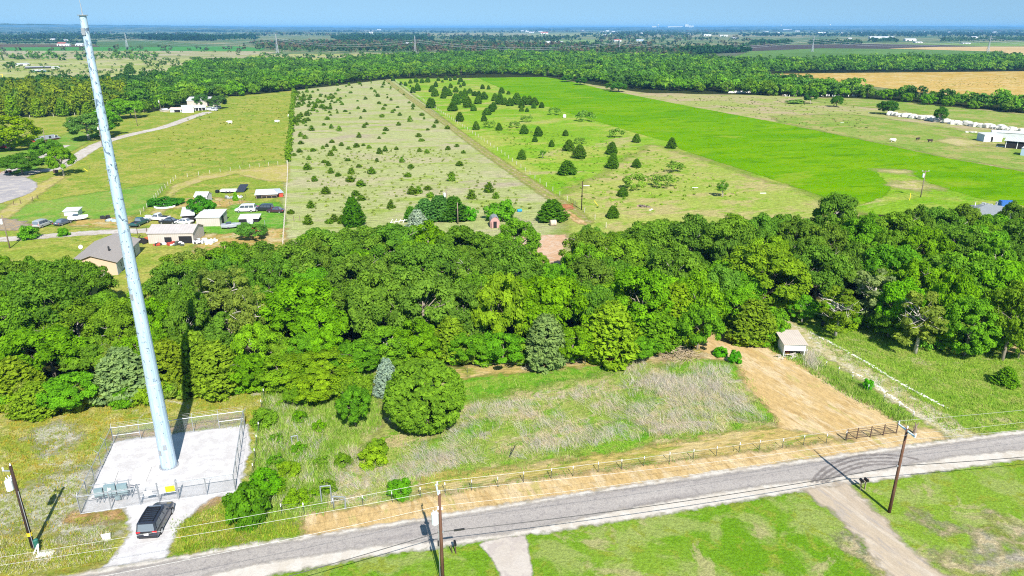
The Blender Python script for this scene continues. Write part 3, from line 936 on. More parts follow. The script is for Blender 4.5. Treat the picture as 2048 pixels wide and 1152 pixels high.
for i in range(2):      # loose thin crown with limbs showing
    proto('thin%d' % i, 'broadleaf_tree',
          [crown_round(350 + i, 5.0, 4.4, 6.4, 56, 130, 0.27, (0.12, 0.22), 0.42, -0.55, fill=0.3)],
          trunk_mb(350 + i, 11, 0.32, 6, 5, 4.2, 9, 5), M_bark2)
for i in range(3):      # shrub, radius 2 m
    proto('shr%d' % i, 'shrub', [crown_round(400 + i, 2.0, 1.7, 1.3, 46, 100, 0.22, (0.2, 0.36), 0.36, -0.7)])
for i in range(4):      # cedar, radius 2.2 m, height 6 m
    proto('ced%d' % i, 'cedar_tree', [crown_cone(500 + i, 2.3, 5.8, 0.15, 900, 10, 0.22, 0.62, 0.36, 0.18)],
          MB().tube([(0, 0, -0.2), (0, 0, 3), (0, 0, 5.2)], [0.2, 0.13, 0.04], 6))
for i in range(2):      # open, ragged old cedar with bare limbs
    proto('old%d' % i, 'cedar_tree',
          [crown_round(600 + i, 3.2, 4.6, 6.0, 56, 95, 0.26, (0.13, 0.24), 0.45, -0.9, fill=0.3, asp=2.3)],
          trunk_mb(600 + i, 11, 0.26, 6, 3.4, 3, 12, 8), M_bark2)
for i in range(5):      # small field cedar, radius 1 m, height 2.2 m, one mesh
    V, F, t = crown_cone(700 + i, 1.0, 2.0 + 0.25 * i, 0.05, 150, 6, 0.22, 0.6 + 0.06 * i, 0.35, 0.2)
    PROTO['sm%d' % i] = ('cedar_shrub', leaf_mesh('cedar_shrub', [(V, F, t)]), None)
for i in range(4):      # far broadleaf tree, radius 5 m
    proto('far%d' % i, 'broadleaf_tree', [crown_round(800 + i, 5.0, 3.8, 4.8, 40, 50, 0.6, (0.2, 0.32), 0.34, -0.75)],
          MB().tube([(0, 0, -0.3), (0.2, 0, 3.5), (0, .2, 6)], [0.35, 0.25, 0.1], 5))
for i in range(2):      # far conical plantation tree
    proto('farc%d' % i, 'conifer_tree', [crown_cone(850 + i, 3.0, 9.0, 1.2, 220, 6, 0.55, 0.7, 0.3, 0.2)],
          MB().tube([(0, 0, -0.2), (0, 0, 8)], [0.2, 0.06], 5))
for i in range(2):      # small open field bush
    proto('bsh%d' % i, 'shrub', [crown_round(900 + i, 1.6, 1.1, 1.0, 22, 26, 0.22, (0.2, 0.34), 0.4, -0.5, fill=0.4)])

def plant(key, x, y, s, rz=None, c=(0.1, 0.2, 0.02, 1), label=None, cat='tree', group=None, sz=None, z=0.0):
    name, cm, tm = PROTO[key]
    rz = random.uniform(0, 6.283) if rz is None else rz
    if tm is None:
        o = bpy.data.objects.new(name, cm)
        col.objects.link(o)
        o.color = c
        tag(o, label, cat, group)
    else:
        o = thing(name, label, cat, group=group)
        for nm, me in (('crown', cm), ('trunk', tm)):
            ch = bpy.data.objects.new(nm, me)
            col.objects.link(ch)
            ch.parent = o
            ch.color = c
    o.location = (x, y, z)
    o.rotation_euler = (0, 0, rz)
    o.scale = (s, s, s if sz is None else sz)
    return o

LC = 1.8     # sunlit leaf colour -> base colour (leaf sprays shade each other)
def LCOL(r, g, b, j=0.1):
    c = S(r, g, b, KILL / LC)
    f = random.uniform(1 - j, 1 + j)
    return (min(.8, c[0] * f * random.uniform(.92, 1.08)), min(.8, c[1] * f), min(.8, c[2] * f * random.uniform(.85, 1.15)), 1)
PAL = {'D': ((104, 144, 50), 'dark green'), 'M': ((112, 154, 42), 'mid green'), 'B': ((112, 162, 28), 'bright green'), 'Y': ((128, 166, 36), 'lime'),
       'G': ((106, 158, 36), 'fresh green'), 'C': ((116, 150, 40), 'olive'), 'L': ((128, 150, 66), 'pale olive'), 'S': ((130, 154, 96), 'greyish'),
       'P': ((160, 186, 182), 'bluish'), 'K': ((72, 120, 30), 'dark cedar green')}

MARKS = [('tan house', 235, 510), ('monopole tower', 300, 600), ('tower shadow', 368, 720), ('striped metal barn', 340, 470), ('pale field fence', 572, 480),
         ('blue spruce', 778, 757), ('pink shed', 990, 443), ('sandy clearing', 1098, 490), ('brush pile', 1350, 697), ('open shed', 1575, 690),
         ('black drum', 1650, 645), ('grey house', 1980, 415), ('round cedar', 848, 800), ('photo left edge', 0, 600), ('photo right edge', 2048, 600)]

class Auto:
    """gives every repeat a label of its own by counting from the nearest landmark"""
    def __init__(self):
        self.rows = []
    def add(self, o, px, py, head, row, marks):
        m = min(marks, key=lambda q: abs(q[1] - px) + 0.25 * abs(q[2] - py))
        side = 'left' if px < m[1] else 'right'
        self.rows.append((head, row, m[0], side, abs(px - m[1]) + 0.01 * abs(py), o))
    def finish(self, cat=None):
        seen = {}
        for r in sorted(self.rows, key=lambda q: q[4]):
            key = r[:3] if r[2].startswith('photo') else r[:4]
            i = seen.get(key, 0)
            seen[key] = i + 1
            if r[2].startswith('photo'):
                lab = '%s %s, %s from %s' % (r[0], r[1], ordw(i) if i else 'first', r[2].replace('photo', "the photo's"))
            else:
                lab = '%s %s, %s %s of the %s' % (r[0], r[1], ordw(i), r[3], r[2])
            tag(r[5], lab, cat)
        self.rows = []
auto = Auto()

# ------------------------------------------------------------------ the near wood
KIND = {'oak': ('broadleaf tree', 6.0, 10.9), 'lay': ('spreading tree', 6.3, 10.2), 'rnd': ('round tree', 5.5, 10.9), 'thin': ('loose tree', 6.0, 12.4),
        'shr': ('shrub', 2.0, 3.0), 'ced': ('cedar', 2.3, 6.0), 'old': ('ragged cedar', 3.8, 12.2)}
NPROTO = {'oak': 5, 'lay': 3, 'rnd': 2, 'thin': 2, 'shr': 3, 'ced': 4, 'old': 2}
EX = [(640, 772, 46, 4.2, 'lay', 'Y'), (596, 782, 34, 3.4, 'lay', 'G'), (694, 764, 34, 3.6, 'lay', 'B'), (1704, 622, 30, 4.6, 'lay', 'G'), (1782, 640, 34, 5, 'oak', 'M'), (1884, 662, 34, 5, 'lay', 'B'), (1975, 672, 34, 5, 'oak', 'G'), (2046, 678, 34, 5.2, 'lay', 'M'), (1100, 552, 42, 8, 'oak', 'G'), (1076, 520, 26, 6, 'oak', 'M'), # crown centre x, y, radius in photo pixels, tree height m, kind, colour
 (95, 690, 85, 8, 'lay', 'B'), (10, 640, 70, 10, 'oak', 'M'), (25, 760, 55, 6, 'ced', 'C'), (130, 775, 62, 5.5, 'lay', 'G'), (70, 800, 40, 4, 'ced', 'C'), (245, 745, 55, 7, 'ced', 'S'), (285, 690, 50, 7, 'lay', 'B'),
 (200, 700, 45, 5, 'lay', 'L'), (335, 735, 48, 6.5, 'ced', 'C'), (390, 715, 40, 7.5, 'ced', 'C'), (430, 735, 52, 7, 'ced', 'C'), (490, 735, 48, 5.5, 'lay', 'B'), (510, 685, 50, 8, 'lay', 'Y'), (590, 590, 95, 11, 'lay', 'B'), (640, 640, 70, 8, 'lay', 'B'),
 (600, 692, 44, 5.5, 'lay', 'G'), (648, 690, 40, 5.5, 'lay', 'B'), (556, 700, 40, 5.5, 'oak', 'M'), (560, 740, 60, 4.5, 'lay', 'Y'), (640, 730, 75, 4.5, 'lay', 'Y'), (705, 705, 60, 5, 'lay', 'G'), (770, 680, 55, 6, 'oak', 'G'), (830, 668, 52, 7, 'lay', 'B'), (905, 676, 42, 6, 'ced', 'C'), (945, 685, 50, 5.5, 'lay', 'G'), (1005, 690, 50, 5, 'lay', 'G'),
 (1092, 685, 45, 7, 'ced', 'S'), (1145, 680, 48, 6, 'lay', 'B'), (1222, 665, 58, 8.5, 'ced', 'Y'), (1280, 690, 42, 3.8, 'lay', 'G'), (1320, 660, 42, 6, 'ced', 'G'), (1285, 595, 70, 11, 'rnd', 'B'), (1390, 590, 58, 12, 'oak', 'B'), (1350, 630, 50, 9, 'ced', 'Y'),
 (1400, 640, 46, 8, 'lay', 'G'), (1476, 605, 46, 8, 'oak', 'B'), (1505, 645, 46, 6, 'ced', 'C'), (1535, 535, 82, 12.5, 'rnd', 'Y'), (1608, 610, 30, 5, 'oak', 'G'), (1682, 600, 44, 10, 'old', 'C'), (1752, 570, 50, 12, 'old', 'S'),
 (1800, 600, 52, 10, 'oak', 'B'), (1848, 620, 52, 11.5, 'old', 'L'), (1908, 600, 52, 11, 'lay', 'B'), (1945, 640, 56, 9.5, 'rnd', 'G'), (2030, 620, 60, 13, 'oak', 'M'), (2000, 560, 66, 11, 'lay', 'B'), (1110, 595, 80, 12, 'lay', 'B'), (1000, 605, 66, 12, 'lay', 'Y'), (930, 600, 62, 12, 'oak', 'D'),
 (845, 600, 78, 12.5, 'oak', 'D'), (758, 600, 74, 12.5, 'oak', 'D'), (716, 550, 66, 12, 'oak', 'D'), (440, 560, 74, 13, 'thin', 'L'), (490, 610, 50, 12, 'thin', 'L'), (350, 562, 58, 11, 'oak', 'D'), (372, 640, 52, 10, 'oak', 'D'), (312, 640, 44, 9, 'oak', 'B'), (232, 650, 56, 9, 'oak', 'M'),
 (70, 612, 78, 11, 'oak', 'D'), (150, 632, 62, 9, 'oak', 'M'), (262, 612, 40, 6.5, 'lay', 'G'), (-40, 560, 74, 11, 'oak', 'D'), (36, 562, 66, 10, 'oak', 'D'), (104, 560, 62, 9.5, 'oak', 'D'), (176, 560, 48, 9.5, 'oak', 'D'), (120, 570, 48, 9.5, 'oak', 'D'), (205, 615, 44, 7, 'oak', 'M'), (298, 590, 40, 7, 'oak', 'M'), (352, 530, 42, 7.5, 'oak', 'M'), (392, 524, 54, 9, 'oak', 'L'), (452, 520, 50, 8.5, 'oak', 'M'), (520, 520, 54, 9, 'oak', 'D'),
 (590, 530, 60, 11, 'oak', 'D'), (655, 500, 62, 11, 'oak', 'D'), (720, 490, 62, 11, 'oak', 'D'), (790, 488, 60, 11.5, 'oak', 'D'), (858, 478, 52, 10.5, 'lay', 'B'), (925, 488, 58, 11, 'oak', 'D'), (955, 540, 70, 12.5, 'thin', 'D'), (1036, 470, 46, 11, 'oak', 'M'), (1030, 545, 66, 12, 'oak', 'D'), (860, 530, 70, 12.5, 'oak', 'D'),
 (1180, 490, 58, 11, 'oak', 'D'), (1245, 500, 62, 11, 'oak', 'M'), (1180, 550, 62, 11.5, 'oak', 'D'), (1310, 470, 60, 12, 'oak', 'D'), (1385, 475, 60, 12, 'oak', 'D'), (1455, 480, 62, 12.5, 'oak', 'D'), (1350, 530, 60, 12, 'oak', 'D'), (1440, 560, 50, 11.5, 'oak', 'D'), (1525, 460, 56, 11.5, 'oak', 'D'),
 (1600, 470, 56, 12, 'oak', 'D'), (1668, 430, 50, 14, 'oak', 'D'), (1720, 470, 56, 12, 'lay', 'G'), (1640, 530, 62, 12.5, 'oak', 'D'), (1795, 460, 56, 11, 'oak', 'M'), (1850, 490, 58, 11.5, 'lay', 'B'), (1870, 440, 40, 10, 'oak', 'D'), (1790, 520, 60, 12, 'lay', 'G'), (1930, 480, 58, 11.5, 'oak', 'D'), (1980, 490, 58, 11, 'lay', 'G'), (2040, 480, 60, 12, 'oak', 'D'), (1920, 540, 64, 12, 'oak', 'M')]
placed = []
def wood_tree(px, py, rpx, h, kind, cc):
    kn, kr, kh = KIND[kind]
    zc = h * (0.5 if kind in ('ced', 'shr') else 0.6)
    x, y, _ = G(px, py, zc)
    wdep = y * CP + (CAMH - zc) * SP_
    r = rpx * wdep / FPX
    if kind == 'ced':
        r = max(r, h * 0.3)
    key = '%s%d' % (kind, random.randrange(NPROTO[kind]))
    o = plant(key, x, y, r / kr, c=LCOL(*[v * random.uniform(.97, 1.03) for v in PAL[cc][0]], .1), sz=h / kh * random.uniform(.92, 1.06), cat='tree' if kind != 'shr' else 'shrub', group='trees of the near wood')
    placed.append((x, y, r))
    row = 'on the wood front' if py > 660 else ('on the wood far edge' if py < 520 else 'inside the near wood')
    auto.add(o, px, py, '%s %s' % (PAL[cc][1], kn), row, MARKS)
    return o
for q in EX:
    wood_tree(*q)

# fill the gaps of the wood
wood_poly = [G2(*q) for q in [(-330, 580), (175, 590), (290, 590), (330, 566), (560, 575), (650, 520), (960, 530), (1040, 560), (1060, 590), (1150, 590), (1160, 530), (1640, 500), (1960, 490), (2400, 480),
                              (2400, 720), (2050, 668), (1880, 650), (1700, 612), (1560, 600), (1450, 640), (1280, 690), (1060, 708), (900, 715), (740, 690), (620, 740), (480, 760), (280, 780), (-330, 800)]]
house_keep = [G2(*q) for q in [(150, 560), (300, 545), (300, 470), (150, 470)]]
seeds = [(q[0], q[1], q[5]) for q in EX]
for (x, y) in in_poly(wood_poly, 0, 4.5, 5000):
    if any((x - a) ** 2 + (y - b) ** 2 < (0.56 * r + 0.9) ** 2 for a, b, r in placed):
        continue
    if poly_sd(np.array([[x, y]]), house_keep)[0] > -5:
        continue
    h = random.uniform(7.5, 11)
    px, py = PIX(x, y, h * .6)
    if 150 < px < 320 and py < 625:
        continue
    if not (-60 < px < 2110):
        continue
    if 1290 < px < 1450 and py > 640:
        continue
    if 1050 < px < 1145 and py < 520:
        continue
    if py > 640:
        h = random.uniform(4, 6.5)
    near = min(seeds, key=lambda s: (s[0] - px) ** 2 + (s[1] - py) ** 2)[2]
    cc = near if near not in 'SLC' and random.random() < .7 else random.choice('DMGM')
    wood_tree(px, py, random.uniform(3.0, 4.4) * FPX / (y * CP + (CAMH - h * .6) * SP_), h, random.choice(['oak', 'oak', 'lay']), cc)

# low shrubs along the front edge
for px, py in [(q + random.uniform(-14, 14), np.interp(q, [-20, 280, 500, 620, 740, 900, 1060, 1280], [826, 806, 782, 770, 726, 734, 728, 712]) - random.uniform(0, 16)) for q in range(-10, 1270, 34)] + [(20, 812), (60, 815), (100, 822), (160, 812), (200, 802), (300, 790), (360, 785), (400, 778), (470, 775), (520, 778), (560, 780), (600, 770), (680, 748), (730, 735), (790, 712), (920, 722), (980, 725), (1040, 722), (1140, 715), (1180, 712), (1250, 705), 
               (1500, 684), (1530, 690), (1548, 655), (1590, 612), (1560, 600), (1470, 655), (1700, 640), (1760, 650), (1830, 668), (1990, 690), (1900, 668), (1690, 656), (1720, 648), (1800, 668), (1870, 686), (1950, 690), (2040, 690), (1640, 634), (1668, 640)]:
    x, y = G2(px, py)
    cc = random.choice('BGYGML')
    o = plant('shr%d' % random.randrange(3), x, y, random.uniform(.7, 1.1), c=LCOL(*PAL[cc][0]), cat='shrub', group='shrubs along the wood edge')
    auto.add(o, px, py, '%s low shrub' % PAL[cc][1], 'fringing the near wood', MARKS)
auto.finish()

# ------------------------------------------------------------------ single trees and shrubs near the road
def gx(px, py):
    p = G(px, py)
    return p[0], p[1]
# the big round cedar: dense upward tufts
rr = np.random.default_rng(77)
V1, F1, t1 = crown_round(901, 4.5, 3.9, 3.95, 560, 46, 0.2, (0.07, 0.12), 0.05, -1.1, fill=0.93, asp=2.3)
V2, F2, t2 = crown_round(902, 4.1, 3.5, 3.9, 260, 40, 0.26, (0.1, 0.15), 0.03, -1.1, fill=0.93, asp=1.6)
cmr = leaf_mesh('round_cedar_crown', [(V1, F1, t1), (V2, F2, t2)])
x, y = gx(848, 872)
rc = thing('cedar_tree', 'big dense round cedar standing alone in the dry weed field', 'tree', (x, y + 2.2, 0))
for nm, me in (('crown', cmr), ('trunk', MB().tube([(0, 0, -.2), (0, 0, 5)], [.35, .15], 7).mesh('trunk', [M_bark]))):
    o = bpy.data.objects.new(nm, me); col.objects.link(o); o.parent = rc; o.color = LCOL(114, 154, 42, 0)
x, y = gx(776, 792)
plant('ced1', x, y, 0.68, c=LCOL(140, 170, 160, 0), sz=.86, label='blue-grey spruce just left of the big round cedar')
x, y = gx(700, 872)
plant('lay2', x + .3, y + 1.9, 0.36, c=LCOL(100, 152, 38, 0), sz=0.62, label='bushy bright green tree between the round cedar and the slanting fence', cat='tree')
x, y = gx(712, 806)
plant('lay1', x, y, 0.4, c=LCOL(122, 160, 42, 0), sz=0.4, label='low light green tree behind the bushy tree, left of the blue-grey spruce', cat='tree')
x, y = gx(497, 1048)
plant('shr1', x, y + .4, .86, c=LCOL(90, 138, 36, 0), sz=1.42, label='fresh green tree at the front corner of the tower compound')
x, y = gx(534, 985)
plant('shr0', x, y, 0.8, c=LCOL(96, 160, 30, 0), label='shrub behind the tree at the compound corner', cat='shrub')
x, y = gx(800, 994)
plant('shr1', x, y, 0.5, c=LCOL(100, 162, 36, 0), sz=.72, label='small bright shrub by the roadside wire fence', cat='shrub')
x, y = gx(1441, 712)
plant('shr2', x, y, 0.46, c=LCOL(92, 172, 26, 0), label='small bright shrub left of its twin on the mown slope', cat='shrub')
x, y = gx(1469, 726)
plant('shr0', x, y, 0.42, c=LCOL(88, 166, 28, 0), sz=.6, label='small bright shrub right of its twin on the mown slope', cat='shrub')
x, y = gx(2010, 770)
plant('ced2', x, y, 0.62, c=LCOL(100, 150, 36, 0), sz=.42, label='squat dark cedar in the lush grass near the right edge', cat='tree')
x, y = gx(1735, 780)
plant('shr1', x, y, 0.3, c=LCOL(96, 176, 30, 0), sz=.55, label='slim green sapling beside the white stone edging', cat='shrub')
x, y = gx(1860, 700)
plant('bsh0', x, y, 0.9, c=LCOL(120, 178, 60, 0), label='pale green bush in the lush grass below the drum trees', cat='shrub')
x, y = gx(1554, 690)
plant('shr2', x, y, 0.55, c=LCOL(96, 164, 40, 0), sz=.9, label='shrub against the left wall of the open-fronted white shed', cat='shrub')
x, y = gx(1540, 672)
plant('shr0', x, y, 0.6, c=LCOL(90, 160, 36, 0), label='shrub behind the open-fronted white shed', cat='shrub')

for (px, py) in [(560, 812), (612, 806), (596, 842), (640, 860), (556, 884), (604, 905), (640, 930), (575, 950), (548, 930), (655, 985), (620, 1000), (690, 930), (590, 1010), (745, 930), (760, 905), (560, 985), (530, 850), (625, 775), (680, 770)]:
    x, y = G2(px + random.uniform(-6, 6), py)
    cc = random.choice('GYBM')
    o = plant(random.choice(['bsh0', 'bsh1', 'shr0', 'shr2']), x, y, random.uniform(.36, .68), c=LCOL(*PAL[cc][0]), cat='shrub', group='weedy bushes beside the tower compound')
    auto.add(o, px, py, '%s weedy bush' % PAL[cc][1], 'in the scrub', [('slanting fence', 518, 880), ('bushy tree', 700, 850), ('grey pipe brace', 655, 990), ('round cedar', 848, 800)])
auto.finish()

# trees by the farmstead and the far drive
def one(px, py, key, s, c, label, sz=None, cat='tree', dy=0):
    x, y = gx(px, py)
    return plant(key, x, y + dy, s, c=LCOL(*c, 0.03), sz=sz, label=label, cat=cat)
one(707, 452, 'ced0', 1.05, (72, 124, 24), 'tall pointed dark cedar at the near edge of the pale pasture', 1.15)
one(836, 470, 'ced1', 1.1, (164, 180, 172), 'blue-grey spruce at the far edge of the wood, left of the pink shed', 0.95)
one(822, 442, 'ced2', .7, (80, 140, 40), 'small dark cedar behind the blue-grey spruce of the far wood edge', .6)
one(851, 442, 'ced1', 1.3, (86, 138, 74), 'leftmost dark cedar of the clump behind the pole', .9)
one(880, 440, 'ced3', 1.5, (80, 132, 60), 'broad middle cedar of the clump behind the pole', 1.0)
one(908, 440, 'ced0', 1.5, (72, 118, 34), 'rightmost olive cedar of the clump behind the pole', .95)
one(937, 440, 'shr0', 1.0, (96, 170, 36), 'bright shrub right of the cedar clump', cat='shrub')
one(1000, 440, 'shr1', 1.6, (110, 170, 44), 'light green shrub behind the pink shed', cat='shrub')
one(1103, 441, 'ced1', 1.5, (78, 128, 30), 'wide dark cedar beside the red pipe gate', .85)
one(58, 478, 'shr2', 1.0, (106, 168, 40), 'green bush beside the farm gravel drive', cat='shrub')
one(128, 472, 'shr0', .6, (106, 168, 40), 'small bush in the middle of the farm gravel drive', cat='shrub')
one(408, 438, 'lay0', .62, (78, 150, 36), 'round tree growing against the white farm shed', .6)
one(330, 410, 'shr1', 1.9, (70, 140, 40), 'low wide green shrub heap in the garden ring', .6, 'shrub')
one(472, 402, 'ced2', .3, (120, 180, 40), 'slim green shrub in the small farm garden', .42, 'shrub')
one(505, 480, 'lay1', .5, (96, 150, 60), 'pale green tree below the farm fences', .4)
one(45, 350, 'lay2', 1.1, (84, 132, 40), 'spreading oak on the island by the pale paved turning', .75)
one(100, 323, 'lay0', .95, (96, 150, 44), 'oak behind the turning, its trunk pale', .85)
one(128, 352, 'oak1', .75, (110, 160, 36), 'green oak beside the bend of the gravel drive', .95)
one(178, 280, 'oak3', 1.6, (104, 146, 64), 'wide olive oak left of the tower, beyond the drive', 1.05)
one(212, 272, 'oak4', 1.2, (96, 158, 40), 'green oak touching the tower, beyond the drive', 1.2)
one(20, 300, 'rnd1', 2.0, (142, 170, 22), 'huge yellow-green oak at the left edge by the red house', 1.25)
one(-8, 302, 'oak1', .9, (120, 170, 30), 'yellow-green tree cut by the left edge, below the huge oak')
one(436, 218, 'oak0', 1.0, (84, 120, 70), 'greyish tree at the right end of the far white barn', .8)
one(400, 212, 'oak2', .8, (88, 134, 66), 'small round tree in front of the far white barn', .7)
one(240, 238, 'oak3', 1.2, (110, 164, 46), 'bright tree right of the tower at the far wood edge', 1.0)
one(262, 236, 'lay1', 1.3, (116, 172, 44), 'yellow-green tree second right of the tower at the far wood edge', 1.0)
one(260, 148, 'ced1', 2.2, (84, 128, 44), 'lone dark cedar in the far left pasture behind the plantation', 1.6)
# field shrubs and saplings of the cedar meadow
for px, py, s, lab in [(1171, 243, 2.4, 'largest pale bush at the crop edge'), (1109, 230, 1.8, 'pale bush uphill of the white box'), (1233, 275, 1.9, 'pale bush left of the crop corner'), (1270, 378, 2.2, 'pale bush in the dry meadow below the cedars'),
                       (1328, 375, 1.8, 'grey-green bush right of the pale meadow bush'), (980, 255, 1.5, 'small pale bush by the dirt track fence'), (1160, 288, 1.2, 'small pale bush left of the twin cedars'), (1054, 244, 1.6, 'pale bush among low grass in mid meadow'),
                       (1030, 256, 1.4, 'faint pale bush beside the dirt track'), (1350, 345, 1.7, 'thin grey bush near the crop edge')]:
    one(px, py, 'bsh%d' % random.randrange(2), s * 1.1, (122, 160, 66), lab, cat='shrub')
one(1445, 394, 'thin0', .38, (110, 160, 50), 'lone thin sapling in the dry meadow', .42)
one(1085, 317, 'thin1', .26, (110, 160, 50), 'little sapling between two meadow cedars', .3)
one(1620, 208, 'oak1', .75, (70, 120, 36), 'small round tree in the pale field below the hedgerow', .8)
one(1672, 214, 'oak0', .7, (76, 124, 30), 'second small round tree in the pale field below the hedgerow', .7)
one(1776, 229, 'oak2', .95, (70, 120, 44), 'round tree at the left end of the white rubble bank', .75)
one(1879, 245, 'oak3', .55, (74, 126, 36), 'small round tree in front of the white rubble bank', .75)
one(1590, 207, 'shr1', 2.4, (128, 170, 90), 'wide pale shrub patch below the hedgerow', .8, 'shrub')
one(1134, 164, 'oak1', 1.0, (80, 130, 40), 'dark shrub at the far corner of the bright crop', .6, 'shrub')
one(1160, 170, 'oak2', .9, (80, 130, 40), 'second dark shrub along the far crop edge', .6, 'shrub')
one(1224, 181, 'oak0', 1.0, (84, 132, 40), 'third dark shrub along the far crop edge', .7, 'shrub')
one(1237, 184, 'oak4', 1.1, (84, 140, 44), 'fourth and largest shrub along the far crop edge', .7, 'shrub')

# ------------------------------------------------------------------ cedars of the pale pasture and of the meadow
PM = [('left hedge', 585, 260), ('dirt track', 900, 260), ('lone pole', 915, 400), ('pointed dark cedar', 707, 440)]
small = [(683, 292), (646, 298), (654, 294), (626, 303), (599, 305), (588, 312), (618, 320), (669, 302), (697, 299), (713, 295), (727, 292), (738, 297), (759, 308), (793, 300), (771, 303), (662, 312), (649, 326), (657, 332), (696, 322), (718, 335), (754, 324), (615, 340), (662, 347),
         (676, 353), (703, 348), (743, 348), (822, 337), (804, 325), (839, 304), (854, 307), (896, 300), (914, 294), (927, 307), (919, 332), (903, 353), (903, 362), (816, 354), (629, 363), (701, 364), (722, 373), (652, 388), (711, 392), (723, 401), (824, 389), (837, 387), (856, 380), (861, 395),
         (943, 398), (978, 385), (992, 397), (782, 417), (622, 416), (582, 428), (617, 449), (659, 447), (669, 443), (684, 447)]
n0 = len(small)
pasture_poly = [G2(*q) for q in [(592, 178), (700, 166), (772, 160), (860, 230), (930, 286), (930, 292), (585, 290)]]
cl = [G2(*q) for q in [(590, 184), (622, 184), (618, 240), (606, 290), (584, 290)]]
cl2 = [G2(*q) for q in [(625, 195), (665, 190), (690, 215), (690, 230), (620, 232)]]
extra = [(x, y) for x, y in in_poly(cl, 52, 3.0)] + [(x, y) for x, y in in_poly(cl2, 34, 3.2)] + [(x, y) for x, y in in_poly(pasture_poly, 100, 9.0)]
cnt = 0
for i, (px, py) in enumerate(small + [PIX(x, y) for x, y in extra]):
    x, y = gx(px, py)
    if i < n0:
        s = random.uniform(0.75, 1.2) * (0.85 if py < 330 else 1.0)
    else:
        s = random.uniform(0.5, 1.2)
    key = 'sm%d' % random.randrange(5)
    c = LCOL(92, 128, 28, .18) if random.random() < .75 else LCOL(110, 150, 40, .1)
    o = plant(key, x, y, s, c=c, sz=s * random.uniform(.5, .85), cat='cedar', group='small cedars scattered over the pale pasture')
    row = 'in the far pale pasture' if py < 215 else ('in mid pale pasture' if py < 310 else 'in the near pale pasture')
    auto.add(o, px, py, 'small cedar', row, PM)
auto.finish()
mead = [(786, 162, 4), (802, 170, 3), (811, 172, 4), (821, 167, 5), (832, 165, 6), (844, 166, 5), (856, 165, 5), (826, 186, 5), (835, 182, 6), (821, 174, 2), (877, 162, 4), (885, 165, 3), (892, 160, 4), (901, 162, 4), (910, 160, 4), (921, 164, 5), (917, 169, 3), (928, 172, 4), (921, 175, 3),
        (872, 174, 5), (865, 184, 6), (870, 193, 6), (890, 184, 6), (897, 192, 6.5), (887, 197, 5), (901, 176, 4), (912, 185, 5), (922, 197, 6), (930, 192, 6), (940, 187, 5), (950, 192, 5), (958, 193, 5), (968, 199, 6), (965, 178, 4), (977, 179, 4), (912, 209, 7), (906, 222, 6), (935, 215, 7),
        (930, 206, 6), (956, 208, 5.5), (947, 222, 4.5), (861, 216, 6), (866, 208, 4), (920, 243, 6), (952, 260, 4.5), (968, 243, 4), (998, 261, 3.5), (982, 224, 6), (987, 219, 6), (974, 230, 5), (990, 202, 5), (1000, 209, 7), (1010, 210, 6), (1020, 212, 6), (1003, 187, 5), (1017, 189, 4),
        (1034, 209, 7), (1049, 209, 7), (1069, 211, 6.5), (1059, 210, 6), (1043, 216, 4), (1068, 217, 4), (1083, 216, 4), (1054, 224, 3), (1043, 223, 3), (1048, 268, 4.5), (1076, 273, 5), (1131, 272, 3.5), (1070, 284, 3), (1273, 285, 3.5), (1044, 319, 5), (1103, 294, 3.5), (1138, 302, 5),
        (1159, 317, 6), (1224, 309, 5.5), (1343, 297, 5), (1226, 337, 6), (1134, 349, 6.5), (1273, 335, 3.2), (1245, 393, 3.2), (1225, 436, 3.2)]
MM = [('dirt track', 870, 200), ('crop edge', 1100, 220), ('white meadow box', 1129, 233), ('red pipe gate', 1130, 415)]
for px, py, h in mead:
    x, y = gx(px, py)
    s = h / 6.0 * random.uniform(.9, 1.1)
    o = plant('ced%d' % random.randrange(4), x, y, s * .98 * random.uniform(.85, 1.2), c=LCOL(84, 124, 32, .18), sz=s * random.uniform(.68, .92), cat='cedar', group='cedars of the green meadow')
    size = 'tall' if h >= 5.5 else ('mid-sized' if h >= 4 else 'small')
    row = 'in the far meadow thicket' if py < 232 else 'in the open meadow'
    auto.add(o, px, py, '%s dark cedar' % size, row, MM)
auto.finish()

# the hedge along the left side of the pale pasture
V, F, T = [], [], []
off = 0
hx = [(588, 178), (585, 215), (582, 255), (578, 295), (575, 326)]
hw = [gx(*q) for q in hx]
rr = np.random.default_rng(5)
for a, b in zip(hw[:-1], hw[1:]):
    n = int(math.dist(a, b) / 1.6)
    for i in range(n):
        t = i / n
        if rr.uniform() < .2:
            continue
        s = rr.uniform(.45, 1.0)
        v, f, tt = crown_round(int(rr.integers(1e6)), 1.2 * s, 1.1 * s, 1.0 * s, 9, 9, 0.4, (.3, .5), .3, -.7)
        v = v + np.array([a[0] + (b[0] - a[0]) * t + rr.normal() * .4, a[1] + (b[1] - a[1]) * t, 0])
        V.append(v); F.append(f + off); T.append(tt); off += len(v)
me = leaf_mesh('hedge', [(np.vstack(V), np.vstack(F), np.concatenate(T))])
o = bpy.data.objects.new('hedge', me); col.objects.link(o); o.color = LCOL(112, 150, 36, 0)
tag(o, 'ragged dark hedge between the grazed field and the pale pasture', 'hedge')

